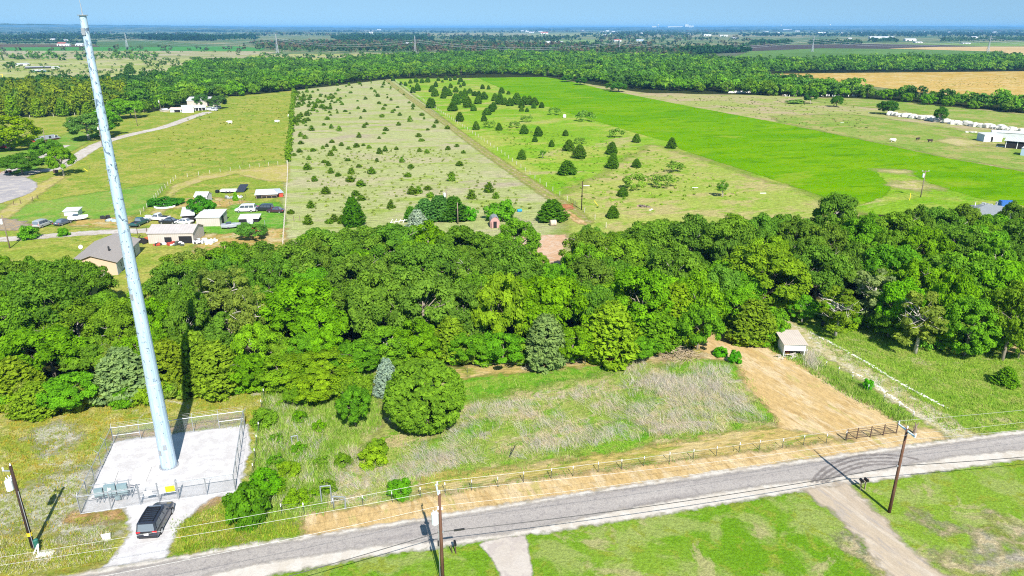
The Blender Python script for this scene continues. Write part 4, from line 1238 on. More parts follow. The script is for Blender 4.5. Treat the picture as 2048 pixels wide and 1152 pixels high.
# ------------------------------------------------------------------ the far wood: its near edge as single trees, the rest as one mass
M_leafcol = foliage_mat('distant_foliage', True, 0.2, 0.4)
FM = [('tower', 215, 180), ('far white barn', 400, 205), ('left hedge', 588, 175), ('dirt track end', 775, 155), ('far crop corner', 1091, 153), ('white spoil heap', 1480, 184), ('rubble bank', 1785, 228), ('photo left edge', 0, 230), ('photo right edge', 2048, 220)]
edge = [(-40, 238), (0, 236), (60, 236), (120, 234), (180, 232), (232, 230), (290, 226), (330, 220), (360, 206), (400, 197), (440, 196), (480, 192), (530, 187), (583, 181), (640, 172), (700, 164), (780, 157), (860, 154), (930, 150), (1010, 148), (1090, 152), (1150, 156), (1220, 164), (1290, 172), (1310, 179),
        (1380, 184), (1460, 187), (1530, 191), (1600, 194), (1680, 194), (1740, 196), (1800, 203), (1860, 210), (1930, 217), (2000, 223), (2070, 230)]
def along(pts, step, conv=True):
    w_ = [gx(*q) for q in pts]
    out = []
    acc = 0.0
    for a, b in zip(w_[:-1], w_[1:]):
        L = math.dist(a, b)
        t = acc
        while t < L:
            out.append((a[0] + (b[0] - a[0]) * t / L, a[1] + (b[1] - a[1]) * t / L))
            t += step * random.uniform(.75, 1.3)
        acc = t - L
    return out
FE = 0
for (x, y) in along(edge, 15):
    px, py = PIX(x, y)
    con = px < 235
    cc = random.choice('CYKM' if con else 'DMGMBD')
    key = ('farc%d' % random.randrange(2)) if con else 'far%d' % random.randrange(4)
    s = random.uniform(.75, 1.15) * (0.9 if con else 1.0)
    if px > 1540:
        s *= .85
    o = plant(key, x + random.uniform(-1, 1), y + random.uniform(0, 3), s, c=LCOL(*PAL[cc][0], .12), sz=s * random.uniform(.85, 1.1), group='trees along the near edge of the far wood')
    auto.add(o, px, py, '%s %s' % (PAL[cc][1], 'plantation conifer' if con else 'tree'), 'edging the far wood', FM)
    FE += 1
auto.finish()

def tiles(points, n_puff, lpp, leaf, rx, rz, zc, pal, nvar=6, seed=1, cone=False):
    """many far crowns merged into one mass: (V, F, tint, colour) arrays"""
    rr = np.random.default_rng(seed)
    if cone:
        var = [crown_cone(seed * 50 + i, rx * .62, zc * 2, .3, n_puff * 2, lpp // 2, leaf, .7, .3, .2) for i in range(nvar)]
    else:
        var = [crown_round(seed * 50 + i, rx, rz, zc, n_puff, lpp, leaf, (.24, .4), .34, -.6) for i in range(nvar)]
    Vs, Fs, Ts, Cs = [], [], [], []
    off = 0
    for (x, y) in points:
        v, f, t = var[rr.integers(nvar)]
        a = rr.uniform(0, 6.283)
        s = rr.uniform(.7, 1.25)
        ca, sa = math.cos(a) * s, math.sin(a) * s
        w_ = np.column_stack([v[:, 0] * ca - v[:, 1] * sa + x, v[:, 0] * sa + v[:, 1] * ca + y, v[:, 2] * s * rr.uniform(.85, 1.15)])
        p = pal[rr.integers(len(pal))]
        c = np.array(S(*p, KILL / LC)) * rr.uniform(.8, 1.2)
        c[3] = 1
        Vs.append(w_); Fs.append(f + off); Ts.append(t); Cs.append(np.repeat(c[None], len(v), 0))
        off += len(v)
    return np.vstack(Vs), np.vstack(Fs), np.concatenate(Ts), np.vstack(Cs)

def mass(name, chunks, label, cat):
    off = 0
    V, F, T, C = [], [], [], []
    for v, f, t, c in chunks:
        V.append(v); F.append(f + off); T.append(t); C.append(c); off += len(v)
    me = np_mesh(name, np.vstack(V), np.vstack(F), {'tint': ('FLOAT', np.concatenate(T)), 'col': ('FLOAT_COLOR', np.vstack(C))})
    me.materials.append(M_leafcol)
    o = bpy.data.objects.new(name, me)
    col.objects.link(o)
    return tag(o, label, cat, None, 'stuff')

def px_poly(q):
    return [G2(*p) for p in q]
GREENS = [(84, 126, 48), (98, 148, 48), (108, 160, 46), (92, 138, 62), (76, 112, 52), (122, 164, 54), (88, 136, 44)]
DULL = [(70, 104, 60), (84, 118, 66), (104, 108, 80), (112, 100, 84), (66, 98, 66)]
sp = lambda x, y: 6.0 + max(0, (y - 450) * 0.006)
lobeC = px_poly([(640, 132), (760, 118), (835, 113), (1024, 110), (1360, 118), (1490, 126), (1500, 148), (1530, 160), (1510, 186), (1460, 184), (1290, 180), (1090, 150), (930, 147), (780, 155), (700, 162)])
lobeL = px_poly([(372, 146), (400, 132), (512, 127), (640, 133), (700, 162), (583, 178), (430, 193), (360, 202), (330, 215), (250, 222), (262, 184), (320, 168)])
lobeP = px_poly([(-100, 190), (150, 186), (250, 182), (250, 222), (180, 230), (-100, 234)])
lobeB = px_poly([(-80, 180), (150, 174), (320, 166), (330, 170), (230, 182), (-80, 190)])
lobeR1 = px_poly([(1490, 126), (1600, 127), (1800, 121), (2120, 119), (2120, 142), (1800, 143), (1600, 145), (1490, 148)])
lobeR2 = px_poly([(1520, 166), (1644, 179), (1760, 196), (1860, 205), (1960, 214), (2120, 228), (2120, 236), (2000, 221), (1860, 207), (1740, 194), (1600, 192), (1520, 188)])
print('far wood polygons')
fw = [tiles(in_poly(lobeC, 3600, sp, 60000), 16, 15, 1.05, 4.8, 3.6, 4.4, GREENS, seed=21),
      tiles(in_poly(lobeL, 700, 6.0, 20000), 22, 18, .9, 4.8, 3.7, 4.6, GREENS, seed=22),
      tiles(in_poly(lobeP, 420, 5.0, 20000), 30, 12, 0.8, 4.4, 4, 4.3, [(124, 144, 40), (110, 138, 40), (132, 154, 44), (96, 130, 50)], seed=23, cone=True),
      tiles(in_poly(lobeB, 260, 6.0, 20000), 20, 18, .9, 4.8, 3.6, 4.6, [(64, 104, 52), (74, 118, 48)], seed=24),
      tiles(in_poly(lobeR1, 900, 9.5, 30000), 16, 14, 1.2, 5.4, 3.8, 4.6, GREENS, seed=25),
      tiles(in_poly(lobeR2, 380, 6.0, 20000), 22, 18, .9, 4.6, 3.4, 4.2, GREENS, seed=26)]
mass('far_wood', fw, 'broad far wood spreading across the middle distance', 'wood')

# scattered far field trees and the tree belts that fade towards the horizon
belts = []
def belt(q, n, gap, size, pal, seed, leafk=.5, h=None):
    pts = in_poly(px_poly(q), n, gap, 30000)
    if pts:
        belts.append(tiles(pts, 7, 5, size * leafk, size, size * .7, size * .72 if h is None else h, pal, 4, seed))
belt([(500, 87), (560, 86), (800, 84), (1100, 90), (1380, 100), (1480, 104), (1380, 108), (1300, 106), (1080, 108), (900, 108), (830, 106), (640, 104), (560, 103), (520, 98)], 1500, 11, 6, DULL, 31)
belt([(1120, 106), (1300, 108), (1400, 107), (1370, 114), (1240, 112), (1120, 110)], 300, 10, 6, DULL, 32)
belt([(1330, 107.5), (1490, 103), (1496, 105), (1370, 110)], 420, 6.5, 7.5, [(46, 84, 54), (54, 94, 56)], 33)
belt([(280, 74), (420, 79), (430, 82), (330, 81.5), (280, 79)], 420, 14, 9, [(40, 76, 50)], 34)
belt([(-80, 76), (180, 73.5), (280, 75), (280, 80), (60, 80), (-80, 80)], 340, 22, 10, [(46, 82, 52), (60, 92, 56)], 35)
belt([(330, 76), (500, 73), (520, 79), (440, 81)], 130, 18, 10, [(44, 84, 52)], 36)
belt([(664, 77), (720, 73), (850, 74), (870, 82), (760, 84), (680, 82)], 500, 13, 9, [(42, 80, 50), (52, 90, 54)], 37)
belt([(870, 76), (1060, 76), (1160, 80), (1060, 86), (900, 83)], 150, 24, 9, [(60, 94, 60), (76, 104, 66)], 38)
belt([(1160, 70), (1240, 66), (1420, 67), (1440, 72), (1280, 76), (1170, 75)], 230, 24, 9, [(50, 84, 56), (64, 96, 60)], 39)
belt([(1480, 69), (1680, 70), (1740, 66), (1960, 66.5), (2120, 69), (2120, 74), (1900, 75), (1740, 74), (1480, 74)], 600, 20, 8.5, [(40, 76, 50), (48, 84, 52)], 40)
belt([(1620, 86), (1720, 86), (1720, 89), (1620, 89)], 90, 12, 6, [(62, 96, 60)], 41)
belt([(1500, 87), (1580, 87), (1580, 90), (1500, 90)], 60, 12, 7, [(54, 92, 56)], 42)
belt([(1740, 82), (1790, 82), (1790, 85), (1740, 85)], 40, 14, 7, [(54, 92, 56)], 43)
belt([(1880, 79), (2120, 77), (2120, 82), (1880, 84)], 200, 20, 7, [(70, 104, 66)], 44)
belt([(-80, 85.5), (190, 85.5), (190, 89), (-80, 89)], 110, 16, 7, [(54, 92, 58)], 45)
def tree_line(pts, step, size, pal, seed, skip=.25):
    rs = random.Random(seed)
    w_ = []
    for a_, b_ in zip(pts[:-1], pts[1:]):
        pa, pb = G2(*a_), G2(*b_)
        n = max(2, int(math.dist(pa, pb) / step))
        on = True
        for i in range(n):
            if rs.random() < .08:
                on = not on if rs.random() < .7 else on
            if on or rs.random() > skip * 3:
                t_ = i / n
                w_.append((pa[0] + (pb[0] - pa[0]) * t_ + rs.gauss(0, step * .3), pa[1] + (pb[1] - pa[1]) * t_ + rs.gauss(0, step * 1.2)))
    if w_:
        belts.append(tiles(w_, 7, 5, size * .5, size, size * .7, size * .72, pal, 4, seed))
BL_ = [(44, 80, 54), (56, 92, 60)]
for i, (ln, st, sz) in enumerate([([(-80, 59.5), (520, 60.5)], 16, 12), ([(-80, 63), (330, 63.5), (560, 65)], 14, 11), ([(-80, 67.5), (240, 67)], 12, 9), ([(300, 69), (640, 68)], 12, 9), ([(620, 64), (1060, 64.5)], 14, 11), ([(560, 71), (860, 70.5)], 12, 9),
        ([(1060, 64.5), (1560, 63.5), (2120, 64.5)], 14, 12), ([(1060, 61), (2120, 60.5)], 20, 14), ([(1480, 66.5), (2120, 67)], 14, 9), ([(1190, 76.5), (1480, 76)], 12, 8), ([(1200, 80), (1500, 80.5)], 10, 7), ([(1120, 89), (1380, 88)], 9, 6), ([(1380, 92), (1480, 91)], 9, 5.5), ([(-80, 71.5), (400, 71)], 12, 9),
        ([(430, 73), (540, 72)], 12, 8), ([(1560, 92), (1480, 90)], 9, 5), ([(860, 66), (1060, 66.2)], 13, 9), ([(900, 75), (1160, 77)], 11, 8)]):
    tree_line(ln, st, sz, BL_ if i % 3 else DULL, 70 + i)
belt([(-80, 66), (330, 67), (640, 67), (860, 69), (1160, 72), (1160, 78), (520, 74), (-80, 74)], 110, 50, 9, DULL, 47)
belt([(1160, 78), (1480, 77), (1560, 92), (1380, 96), (1120, 92)], 70, 24, 6, DULL, 48)
# hedgerow scraps and single bushes of the far left pasture
belt([(-80, 100), (520, 98), (520, 104), (-80, 104)], 26, 28, 5.5, [(96, 104, 76), (84, 104, 70)], 49)
belt([(-80, 116), (330, 114), (330, 121), (-80, 122)], 46, 14, 5.5, [(104, 138, 70), (90, 130, 66)], 50)
belt([(-80, 130), (370, 128), (370, 152), (-80, 152)], 90, 12, 1.9, [(84, 118, 50), (100, 130, 60)], 51)
belt([(60, 144), (330, 141), (330, 146), (60, 149)], 34, 8, 2.0, [(80, 110, 50)], 52)
belt([(300, 118), (400, 116), (370, 138), (280, 136)], 26, 12, 2.6, [(84, 116, 56)], 53)
belt([(520, 112), (820, 112), (700, 126), (540, 124)], 60, 16, 4, [(84, 120, 60)], 54)
belt([(0, 104), (520, 104), (480, 114), (0, 114)], 30, 30, 3.0, [(96, 120, 70)], 55)
mass('distant_tree_belts', belts, 'distant belts and scraps of trees fading towards the horizon', 'tree belts')
# low weeds tufts in the pale fields on the right, uncountable
wt = []
for q, n, c in (([(1290, 190), (1700, 200), (1760, 280), (1536, 240)], 260, (150, 166, 96)), ([(1850, 160), (2060, 150), (2060, 172), (1880, 180)], 220, (168, 160, 70)), ([(600, 300), (900, 300), (1080, 420), (620, 440)], 420, (150, 170, 84)),
                ([(960, 240), (1300, 300), (1500, 390), (1180, 430)], 420, (148, 186, 60)), ([(430, 200), (575, 190), (570, 320), (240, 330)], 260, (150, 168, 62))):
    wt.append(tiles(in_poly(px_poly(q), n, 2.0, 8000), 5, 5, .28, .45, .25, .2, [tuple(x * .97 for x in c), tuple(x * .9 for x in c)], 4, 60 + len(wt)))
mass('weed_tufts', wt, 'low weed tufts dotted through the fields', 'weeds')
print('trees', FE)
# ------------------------------------------------------------------ things near the road
def dist_at(bx, by):
    x, y, _ = G(bx, by)
    return x, y
def hfrom(by, ty):
    """height of a vertical thing whose foot shows at row by and top at row ty"""
    y = G(1024, by)[1]
    v = ty - 576.0
    return CAMH - y * (FPX * SP_ + v * CP) / (FPX * CP - v * SP_)
def W(px, py, z=0.0):
    return Vector(G(px, py, z))

M_galv = pbr('galvanised_steel', (0.36, 0.38, 0.41, 1), 0.45, 0.4, 0.12, 4)
M_pipe = pbr('grey_pipe', (0.27, 0.3, 0.33, 1), 0.5, 0.3)
M_dark = pbr('dark_paint', (0.03, 0.03, 0.032, 1), 0.5)
M_black = pbr('black_plastic', (0.012, 0.012, 0.014, 1), 0.4)
M_white = pbr('white_paint', (0.8, 0.8, 0.8, 1), 0.5, 0, 0.06)
M_rustb = pbr('rusty_pipe', (0.09, 0.055, 0.04, 1), 0.8, 0.1, 0.3, 5)
M_post = pbr('green_steel_post', (0.06, 0.075, 0.06, 1), 0.6)
M_conc2 = pbr('cast_concrete', (0.62, 0.6, 0.58, 1), 0.85, 0, 0.08)
M_polew = wood_mat('tarred_pole_wood', (0.075, 0.035, 0.022, 1), (0.16, 0.085, 0.055, 1))
M_poledk = wood_mat('dark_pole_wood', (0.022, 0.014, 0.012, 1), (0.05, 0.03, 0.025, 1))
M_polegr = wood_mat('weathered_pole_wood', (0.14, 0.1, 0.075, 1), (0.25, 0.2, 0.16, 1))
M_wire = pbr('aluminium_wire', (0.42, 0.42, 0.41, 1), 0.5, 0.2)
M_fwire = pbr('fence_wire', (0.25, 0.24, 0.23, 1), 0.6, 0.2)
M_cable = pbr('black_cable', (0.02, 0.02, 0.022, 1), 0.5)
M_xarm = pbr('blue_white_crossarm', (0.5, 0.66, 0.78, 1), 0.5)
M_tank = pbr('grey_transformer_paint', (0.6, 0.65, 0.68, 1), 0.4)
M_porc = pbr('porcelain', (0.75, 0.77, 0.8, 1), 0.2)
M_yel = pbr('yellow_plate', (0.85, 0.62, 0.02, 1), 0.5)
M_green = pbr('green_pedestal_paint', (0.02, 0.12, 0.09, 1), 0.5)

# ---- the monopole tower
def tower_mat():
    k = NT('streaked_zinc')
    tc = k.n('TexCoord').outputs['Object']
    sep = k.n('SeparateXYZ')
    k.put(sep.inputs[0], tc)
    hz_ = k.mapr(sep.outputs[2], 3, 42, -0.04, 0.055)
    n1 = k.noise(k.mapping(tc, 0.4, (2.6, 2.6, 1.7)), 1.0, 5.0, 0.62, 0.9)
    m = k.mapr(k.math('ADD', n1, hz_), 0.6, 0.64, 0, 1)
    n2 = k.noise(k.mapping(tc, 0, (3, 3, 0.35)), 1.6, 3.0, 0.6)
    c = k.mix(k.mapr(n2, 0.3, 0.7), (0.5, 0.62, 0.74, 1), (0.36, 0.49, 0.62, 1))
    c = k.mix(m, c, (0.13, 0.18, 0.25, 1))
    b = k.n('BsdfPrincipled')
    k.put(b.inputs['Base Color'], c)
    b.inputs['Metallic'].default_value = 0.25
    b.inputs['Roughness'].default_value = 0.5
    k.put(b.inputs['Normal'], k.bump(n1, 0.15, 0.03))
    return k.finish(b.outputs[0])
M_zinc = tower_mat()
tx, ty = dist_at(339, 934)
TH = hfrom(934, 31)
tw = thing('monopole_tower', 'tall tapered galvanised steel monopole tower inside the fenced gravel compound', 'tower', (tx, ty, 0))
m = MB(); nseg = 18
sect = [0, .2, .2, .46, .46, .7, .7, 1.0]
def rad_at(t): return 0.80 - 0.52 * t
pts, rads = [], []
for i, t in enumerate([0, 0.22, 0.2205, 0.47, 0.4705, 0.72, 0.7205, 1.0]):
    pts.append((0, 0, 0.25 + t * (TH - 0.25)))
    rads.append(rad_at(t) + (0.018 if i in (1, 3, 5) else 0))
m.tube(pts, rads, nseg)
m.build('shaft', M_zinc, tw, smooth=False)
MB().cyl((0, 0, 0.14), (0, 0, 0.25), 1.0, 1.0, 24).build('base_flange', M_galv, tw)
m = MB()
for i in range(20):
    a = i * 2 * math.pi / 20
    m.cyl((.93 * math.cos(a), .93 * math.sin(a), .25), (.93 * math.cos(a), .93 * math.sin(a), .42), .03, .03, 6)
m.build('anchor_bolts', M_galv, tw)
MB().cyl((0, 0, -0.3), (0, 0, 0.14), 1.4, 1.4, 28).build('foundation', M_conc2, tw)
MB().cyl((0, 0, TH), (0, 0, TH + .06), .42, .42, 18).build('top_plate', M_galv, tw)
MB().tube([(0.0, 0, TH), (0.0, 0, TH + .8), (-.03, 0, TH + 1.25)], [.05, .03, .015], 6).build('lightning_rod', M_galv, tw)
for z, a in ((2.2, -2.0), (2.9, -1.2), (20, -1.9), (TH - 1.3, -1.7)):
    r = rad_at(z / TH)
    MB().box((math.cos(a) * r, math.sin(a) * r, z), (.1, .34, .6), 0, a).build('hand_hole_cover', M_galv, tw, bevel=.01)
peg = MB().cyl((0, 0, 0), (.22, 0, 0), .025, .025, 6).mesh('step_peg', [M_galv])
for i in range(76):
    z = 4.2 + i * (TH - 6) / 76.0
    for a in ((-1.05,) if i % 2 else (-2.2,)):
        o = bpy.data.objects.new('step_peg', peg); col.objects.link(o); o.parent = tw
        r = rad_at(z / TH) - .03
        o.location = (math.cos(a) * r, math.sin(a) * r, z); o.rotation_euler = (0, 0, a)

# ---- chain link fence round the compound
def chain_mat():
    k = NT('chain_link')
    uv = k.attr('fence_uv').outputs['Vector']
    sep = k.n('SeparateXYZ'); k.put(sep.inputs[0], uv)
    a = k.math('ADD', sep.outputs[0], sep.outputs[1]); b = k.math('SUBTRACT', sep.outputs[0], sep.outputs[1])
    def wire(v):
        f = k.math('FRACT', k.math('MULTIPLY', v, 11.0))
        return k.math('LESS_THAN', k.math('ABSOLUTE', k.math('SUBTRACT', f, 0.5)), 0.05)
    al = k.math('MAXIMUM', wire(a), wire(b))
    d = k.n('BsdfPrincipled'); d.inputs['Base Color'].default_value = (0.42, 0.45, 0.48, 1); d.inputs['Metallic'].default_value = .4; d.inputs['Roughness'].default_value = .5
    ms = k.n('MixShader'); k.put(ms.inputs[0], al); k.put(ms.inputs[1], k.n('BsdfTransparent').outputs[0]); k.put(ms.inputs[2], d.outputs[0])
    return k.finish(ms.outputs[0])
M_chain = chain_mat()
def link_panel(name, a, b, z0, z1, parent, org):
    a, b = Vector(a) - org, Vector(b) - org
    L = (b - a).length
    V = [(a.x, a.y, z0), (b.x, b.y, z0), (b.x, b.y, z1), (a.x, a.y, z1)]
    me = np_mesh(name, V, [(0, 1, 2, 3)])
    at = me.attributes.new('fence_uv', 'FLOAT_VECTOR', 'POINT')
    at.data.foreach_set('vector', np.array([0, 0, 0, L, 0, 0, L, z1 - z0, 0, 0, z1 - z0, 0], dtype=np.float32))
    me.materials.append(M_chain)
    o = bpy.data.objects.new(name, me); col.objects.link(o); o.parent = parent
    return o
BL, BR, FL, FR = W(228, 887), W(490, 852), W(162, 1029), W(471, 983)
org = FL.copy()
cf = thing('chain_link_fence', 'galvanised chain link fence around the white gravel tower compound', 'fence', org)
FHT = 2.05
def fpost(p, h=FHT, r=.045, arm=None):
    m = MB().cyl((p.x - org.x, p.y - org.y, -.2), (p.x - org.x, p.y - org.y, h), r, r, 8)
    if arm is not None:
        q = p - org
        m.cyl((q.x, q.y, h), (q.x + arm.x * .38, q.y + arm.y * .38, h + .38), .025, .02, 6)
    m.build('post', M_galv, cf)
front = (FR - FL).normalized(); outw = Vector((front.y, -front.x, 0))
sides = [(FL, BL, 5, Vector((-outw.y, outw.x, 0)) * -1), (BL, BR, 5, -outw), (BR, FR, 5, front)]
left_out = -front
for (a, b, n, ar) in ((FL, BL, 5, left_out), (BL, BR, 5, -outw), (BR, FR, 5, front)):
    for i in range(n):
        p = a.lerp(b, i / n)
        fpost(p, r=.06 if i == 0 else .04, arm=ar)
    q0, q1 = a - org, b - org
    MB().cyl((q0.x, q0.y, FHT), (q1.x, q1.y, FHT), .04, .04, 6).build('top_rail', M_galv, cf)
    m = MB()
    for kk in range(3):
        d_ = ar * (.12 + .13 * kk); zz = FHT + .12 + .13 * kk
        m.cyl((q0.x + d_.x, q0.y + d_.y, zz), (q1.x + d_.x, q1.y + d_.y, zz), .008, .008, 4)
    m.build('barbed_wire', M_wire, cf)
    link_panel('mesh_panel', a, b, .03, FHT, cf, org)
for (a, b) in ((BL.lerp(BR, 0), BL.lerp(BR, .2)), (BL.lerp(BR, .8), BR)):
    q0, q1 = a - org, b - org
    MB().cyl((q0.x, q0.y, FHT * .5), (q1.x, q1.y, FHT * .5), .035, .035, 6).build('mid_rail', M_galv, cf)
G0, G1, GM = FL.lerp(FR, .375), FL.lerp(FR, .625), FL.lerp(FR, .5)
for p in (FL, FL.lerp(FR, .19), G0, G1, FL.lerp(FR, .81), FR):
    fpost(p, FHT + (.35 if p in (G0, G1) else 0), r=.06, arm=outw)
    fpost(p + outw * .05, FHT, r=.04, arm=-outw)
for (a, b) in ((FL, G0), (G1, FR)):
    q0, q1 = a - org, b - org
    for zz in (FHT, .1):
        MB().cyl((q0.x, q0.y, zz), (q1.x, q1.y, zz), .035, .035, 6).build('top_rail', M_galv, cf)
    m = MB()
    for kk in range(3):
        d_ = outw * (.12 + .13 * kk); zz = FHT + .12 + .13 * kk
        m.cyl((q0.x + d_.x, q0.y + d_.y, zz), (q1.x + d_.x, q1.y + d_.y, zz), .008, .008, 4)
    m.build('barbed_wire', M_wire, cf)
    link_panel('mesh_panel', a, b, .03, FHT, cf, org)
for (a, b) in ((G0 + front * .1, GM - front * .04), (GM + front * .04, G1 - front * .1)):
    q0, q1 = a - org, b - org
    m = MB()
    for zz in (.12, 1.05, FHT):
        m.cyl((q0.x, q0.y, zz), (q1.x, q1.y, zz), .032, .032, 6)
    for q in (q0, q1):
        m.cyl((q.x, q.y, .08), (q.x, q.y, FHT + .3), .035, .035, 6)
    m.build('gate_leaf', M_galv, cf)
    link_panel('mesh_panel', a, b, .12, FHT, cf, org)
ang = math.atan2(front.y, front.x)
for t, sx, sz, zc, mt in ((.25, .75, .55, 1.35, M_white), (.62, .6, .62, 1.42, M_white), (.82, .9, .62, 1.5, M_yel)):
    p = G0.lerp(G1, t) - org + outw * .07
    o = MB().box((p.x, p.y, zc), (sx, .02, sz), 0, ang).build('warning_sign', mt, cf)
    tag(o, 'yellow sign on the gate' if mt is M_yel else 'white sign on the gate')

# ---- electrical rack inside the fence
rp = W(229, 1003)
rk = thing('electrical_rack', 'blue-grey electrical cabinets on a pipe rack behind the compound fence', 'electrical cabinet', rp, ang)
M_cab = pbr('cabinet_paint', (0.2, 0.28, 0.31, 1), 0.5, 0.1, .1)
for xx in (-1.6, -.5, .6, 1.6):
    MB().cyl((xx, .12, 0), (xx, .12, 2.3), .05, .05, 8).build('upright', M_galv, rk)
for zz in (.7, 1.2, 1.7, 2.2):
    MB().box((0, .05, zz), (3.9, .05, .07)).build('strut', M_galv, rk)
for (xx, zz, sx, sz) in ((-1.15, 1.4, .8, .9), (-.1, 1.5, 1.05, 1.3), (1.0, 1.45, .95, 1.15), (.45, .55, .5, .4)):
    c = MB().box((xx, -.16, zz), (sx, .34, sz)).build('cabinet', M_cab, rk, bevel=.02)
    MB().box((xx, -.345, zz), (sx * .86, .02, sz * .88)).build('cabinet_door', M_cab, c)
    MB().box((xx + sx * .3, -.37, zz), (.04, .04, .14)).build('handle', M_dark, c)
MB().box((-.1, -.365, 1.75), (.26, .012, .26)).build('label_plate', M_white, rk)
for xx in (-1.3, -.9, -.2, .25, .8, 1.2):
    MB().cyl((xx, -.12, 0), (xx, -.12, .95), .04, .04, 6).build('conduit', M_galv, rk)

# ---- concrete slabs
def slab(px, h, label, sub=None):
    p = [W(*q) for q in px]
    c = sum(p, Vector()) / len(p)
    o = MB().prism([(q.x - c.x, q.y - c.y) for q in reversed(p)], -.15, h).build('concrete_slab', M_conc2, None, bevel=.02, loc=c)
    return tag(o, label, 'concrete slab')
slab([(209, 948), (237, 945), (228, 970), (194, 972)], .22, 'left white concrete slab in the compound, behind the cabinets')
slab([(271, 940), (304, 936), (292, 966), (262, 969)], .22, 'right white concrete slab in the compound, nearer the tower')
slab([(202, 1074), (222, 1070), (222, 1079), (206, 1082)], .3, 'small pale concrete lid in the weeds left of the white drive')

# ---- vehicles
M_glass = pbr('dark_glass', (0.06, 0.08, 0.11, 1), 0.06, 0, 0.0, spec=1.0)  # base colour lifted towards blue to suggest reflected sky
M_tyre = pbr('tyre_rubber', (0.02, 0.02, 0.02, 1), 0.85)
M_rim = pbr('alloy_rim', (0.45, 0.46, 0.48, 1), 0.35, .6)
M_red = pbr('red_lamp', (0.55, 0.01, 0.015, 1), 0.2)
M_lampw = pbr('clear_lamp', (0.8, 0.82, 0.85, 1), 0.15)
M_glass2 = pbr('painted_reflection_glass', (0.13, 0.16, 0.2, 1), 0.06, 0, 0.0, spec=1.0)  # paler blue base colour paints in the sky's reflection
def car_paint(name, c, rough=.28):
    return pbr(name, c, rough, .2, .04, 1.0, .5, .6)
def loft(m, st, mi=0):
    """st: list of (x, half width, z low, z high, corner) cross sections"""
    rings = []
    for (x, hw, z0, z1, r) in st:
        r2 = min(r, hw * .9, (z1 - z0) * .48)
        ring = []
        for (cx, cz, a0) in ((hw - r2, z0 + r2 * .6, -90), (hw - r2, z1 - r2, 0), (-(hw - r2), z1 - r2, 90), (-(hw - r2), z0 + r2 * .6, 180)):
            for kk in range(3):
                a = R(a0 + kk * 45)
                ring.append((x, cx + math.cos(a) * r2, cz + math.sin(a) * (r2 if a0 in (0, 90) else r2 * .6)))
        rings.append(ring)
    n = len(rings[0])
    vs = [p for rg in rings for p in rg]
    fs = [(i * n + k_, i * n + (k_ + 1) % n, (i + 1) * n + (k_ + 1) % n, (i + 1) * n + k_) for i in range(len(rings) - 1) for k_ in range(n)]
    fs += [tuple(reversed(range(n))), tuple(range((len(rings) - 1) * n, len(rings) * n))]
    return m.add(vs, fs, mi)
def quad_on(m, pts, off):
    a, b, c = Vector(pts[0]), Vector(pts[1]), Vector(pts[2])
    nrm = (b - a).cross(c - a).normalized() * off
    q = [Vector(p) + nrm for p in pts]
    p2 = [p + nrm * 1.5 for p in q]
    return m.add(q + p2, [(3, 2, 1, 0), (4, 5, 6, 7)] + [(i, (i + 1) % 4, (i + 1) % 4 + 4, i + 4) for i in range(4)])
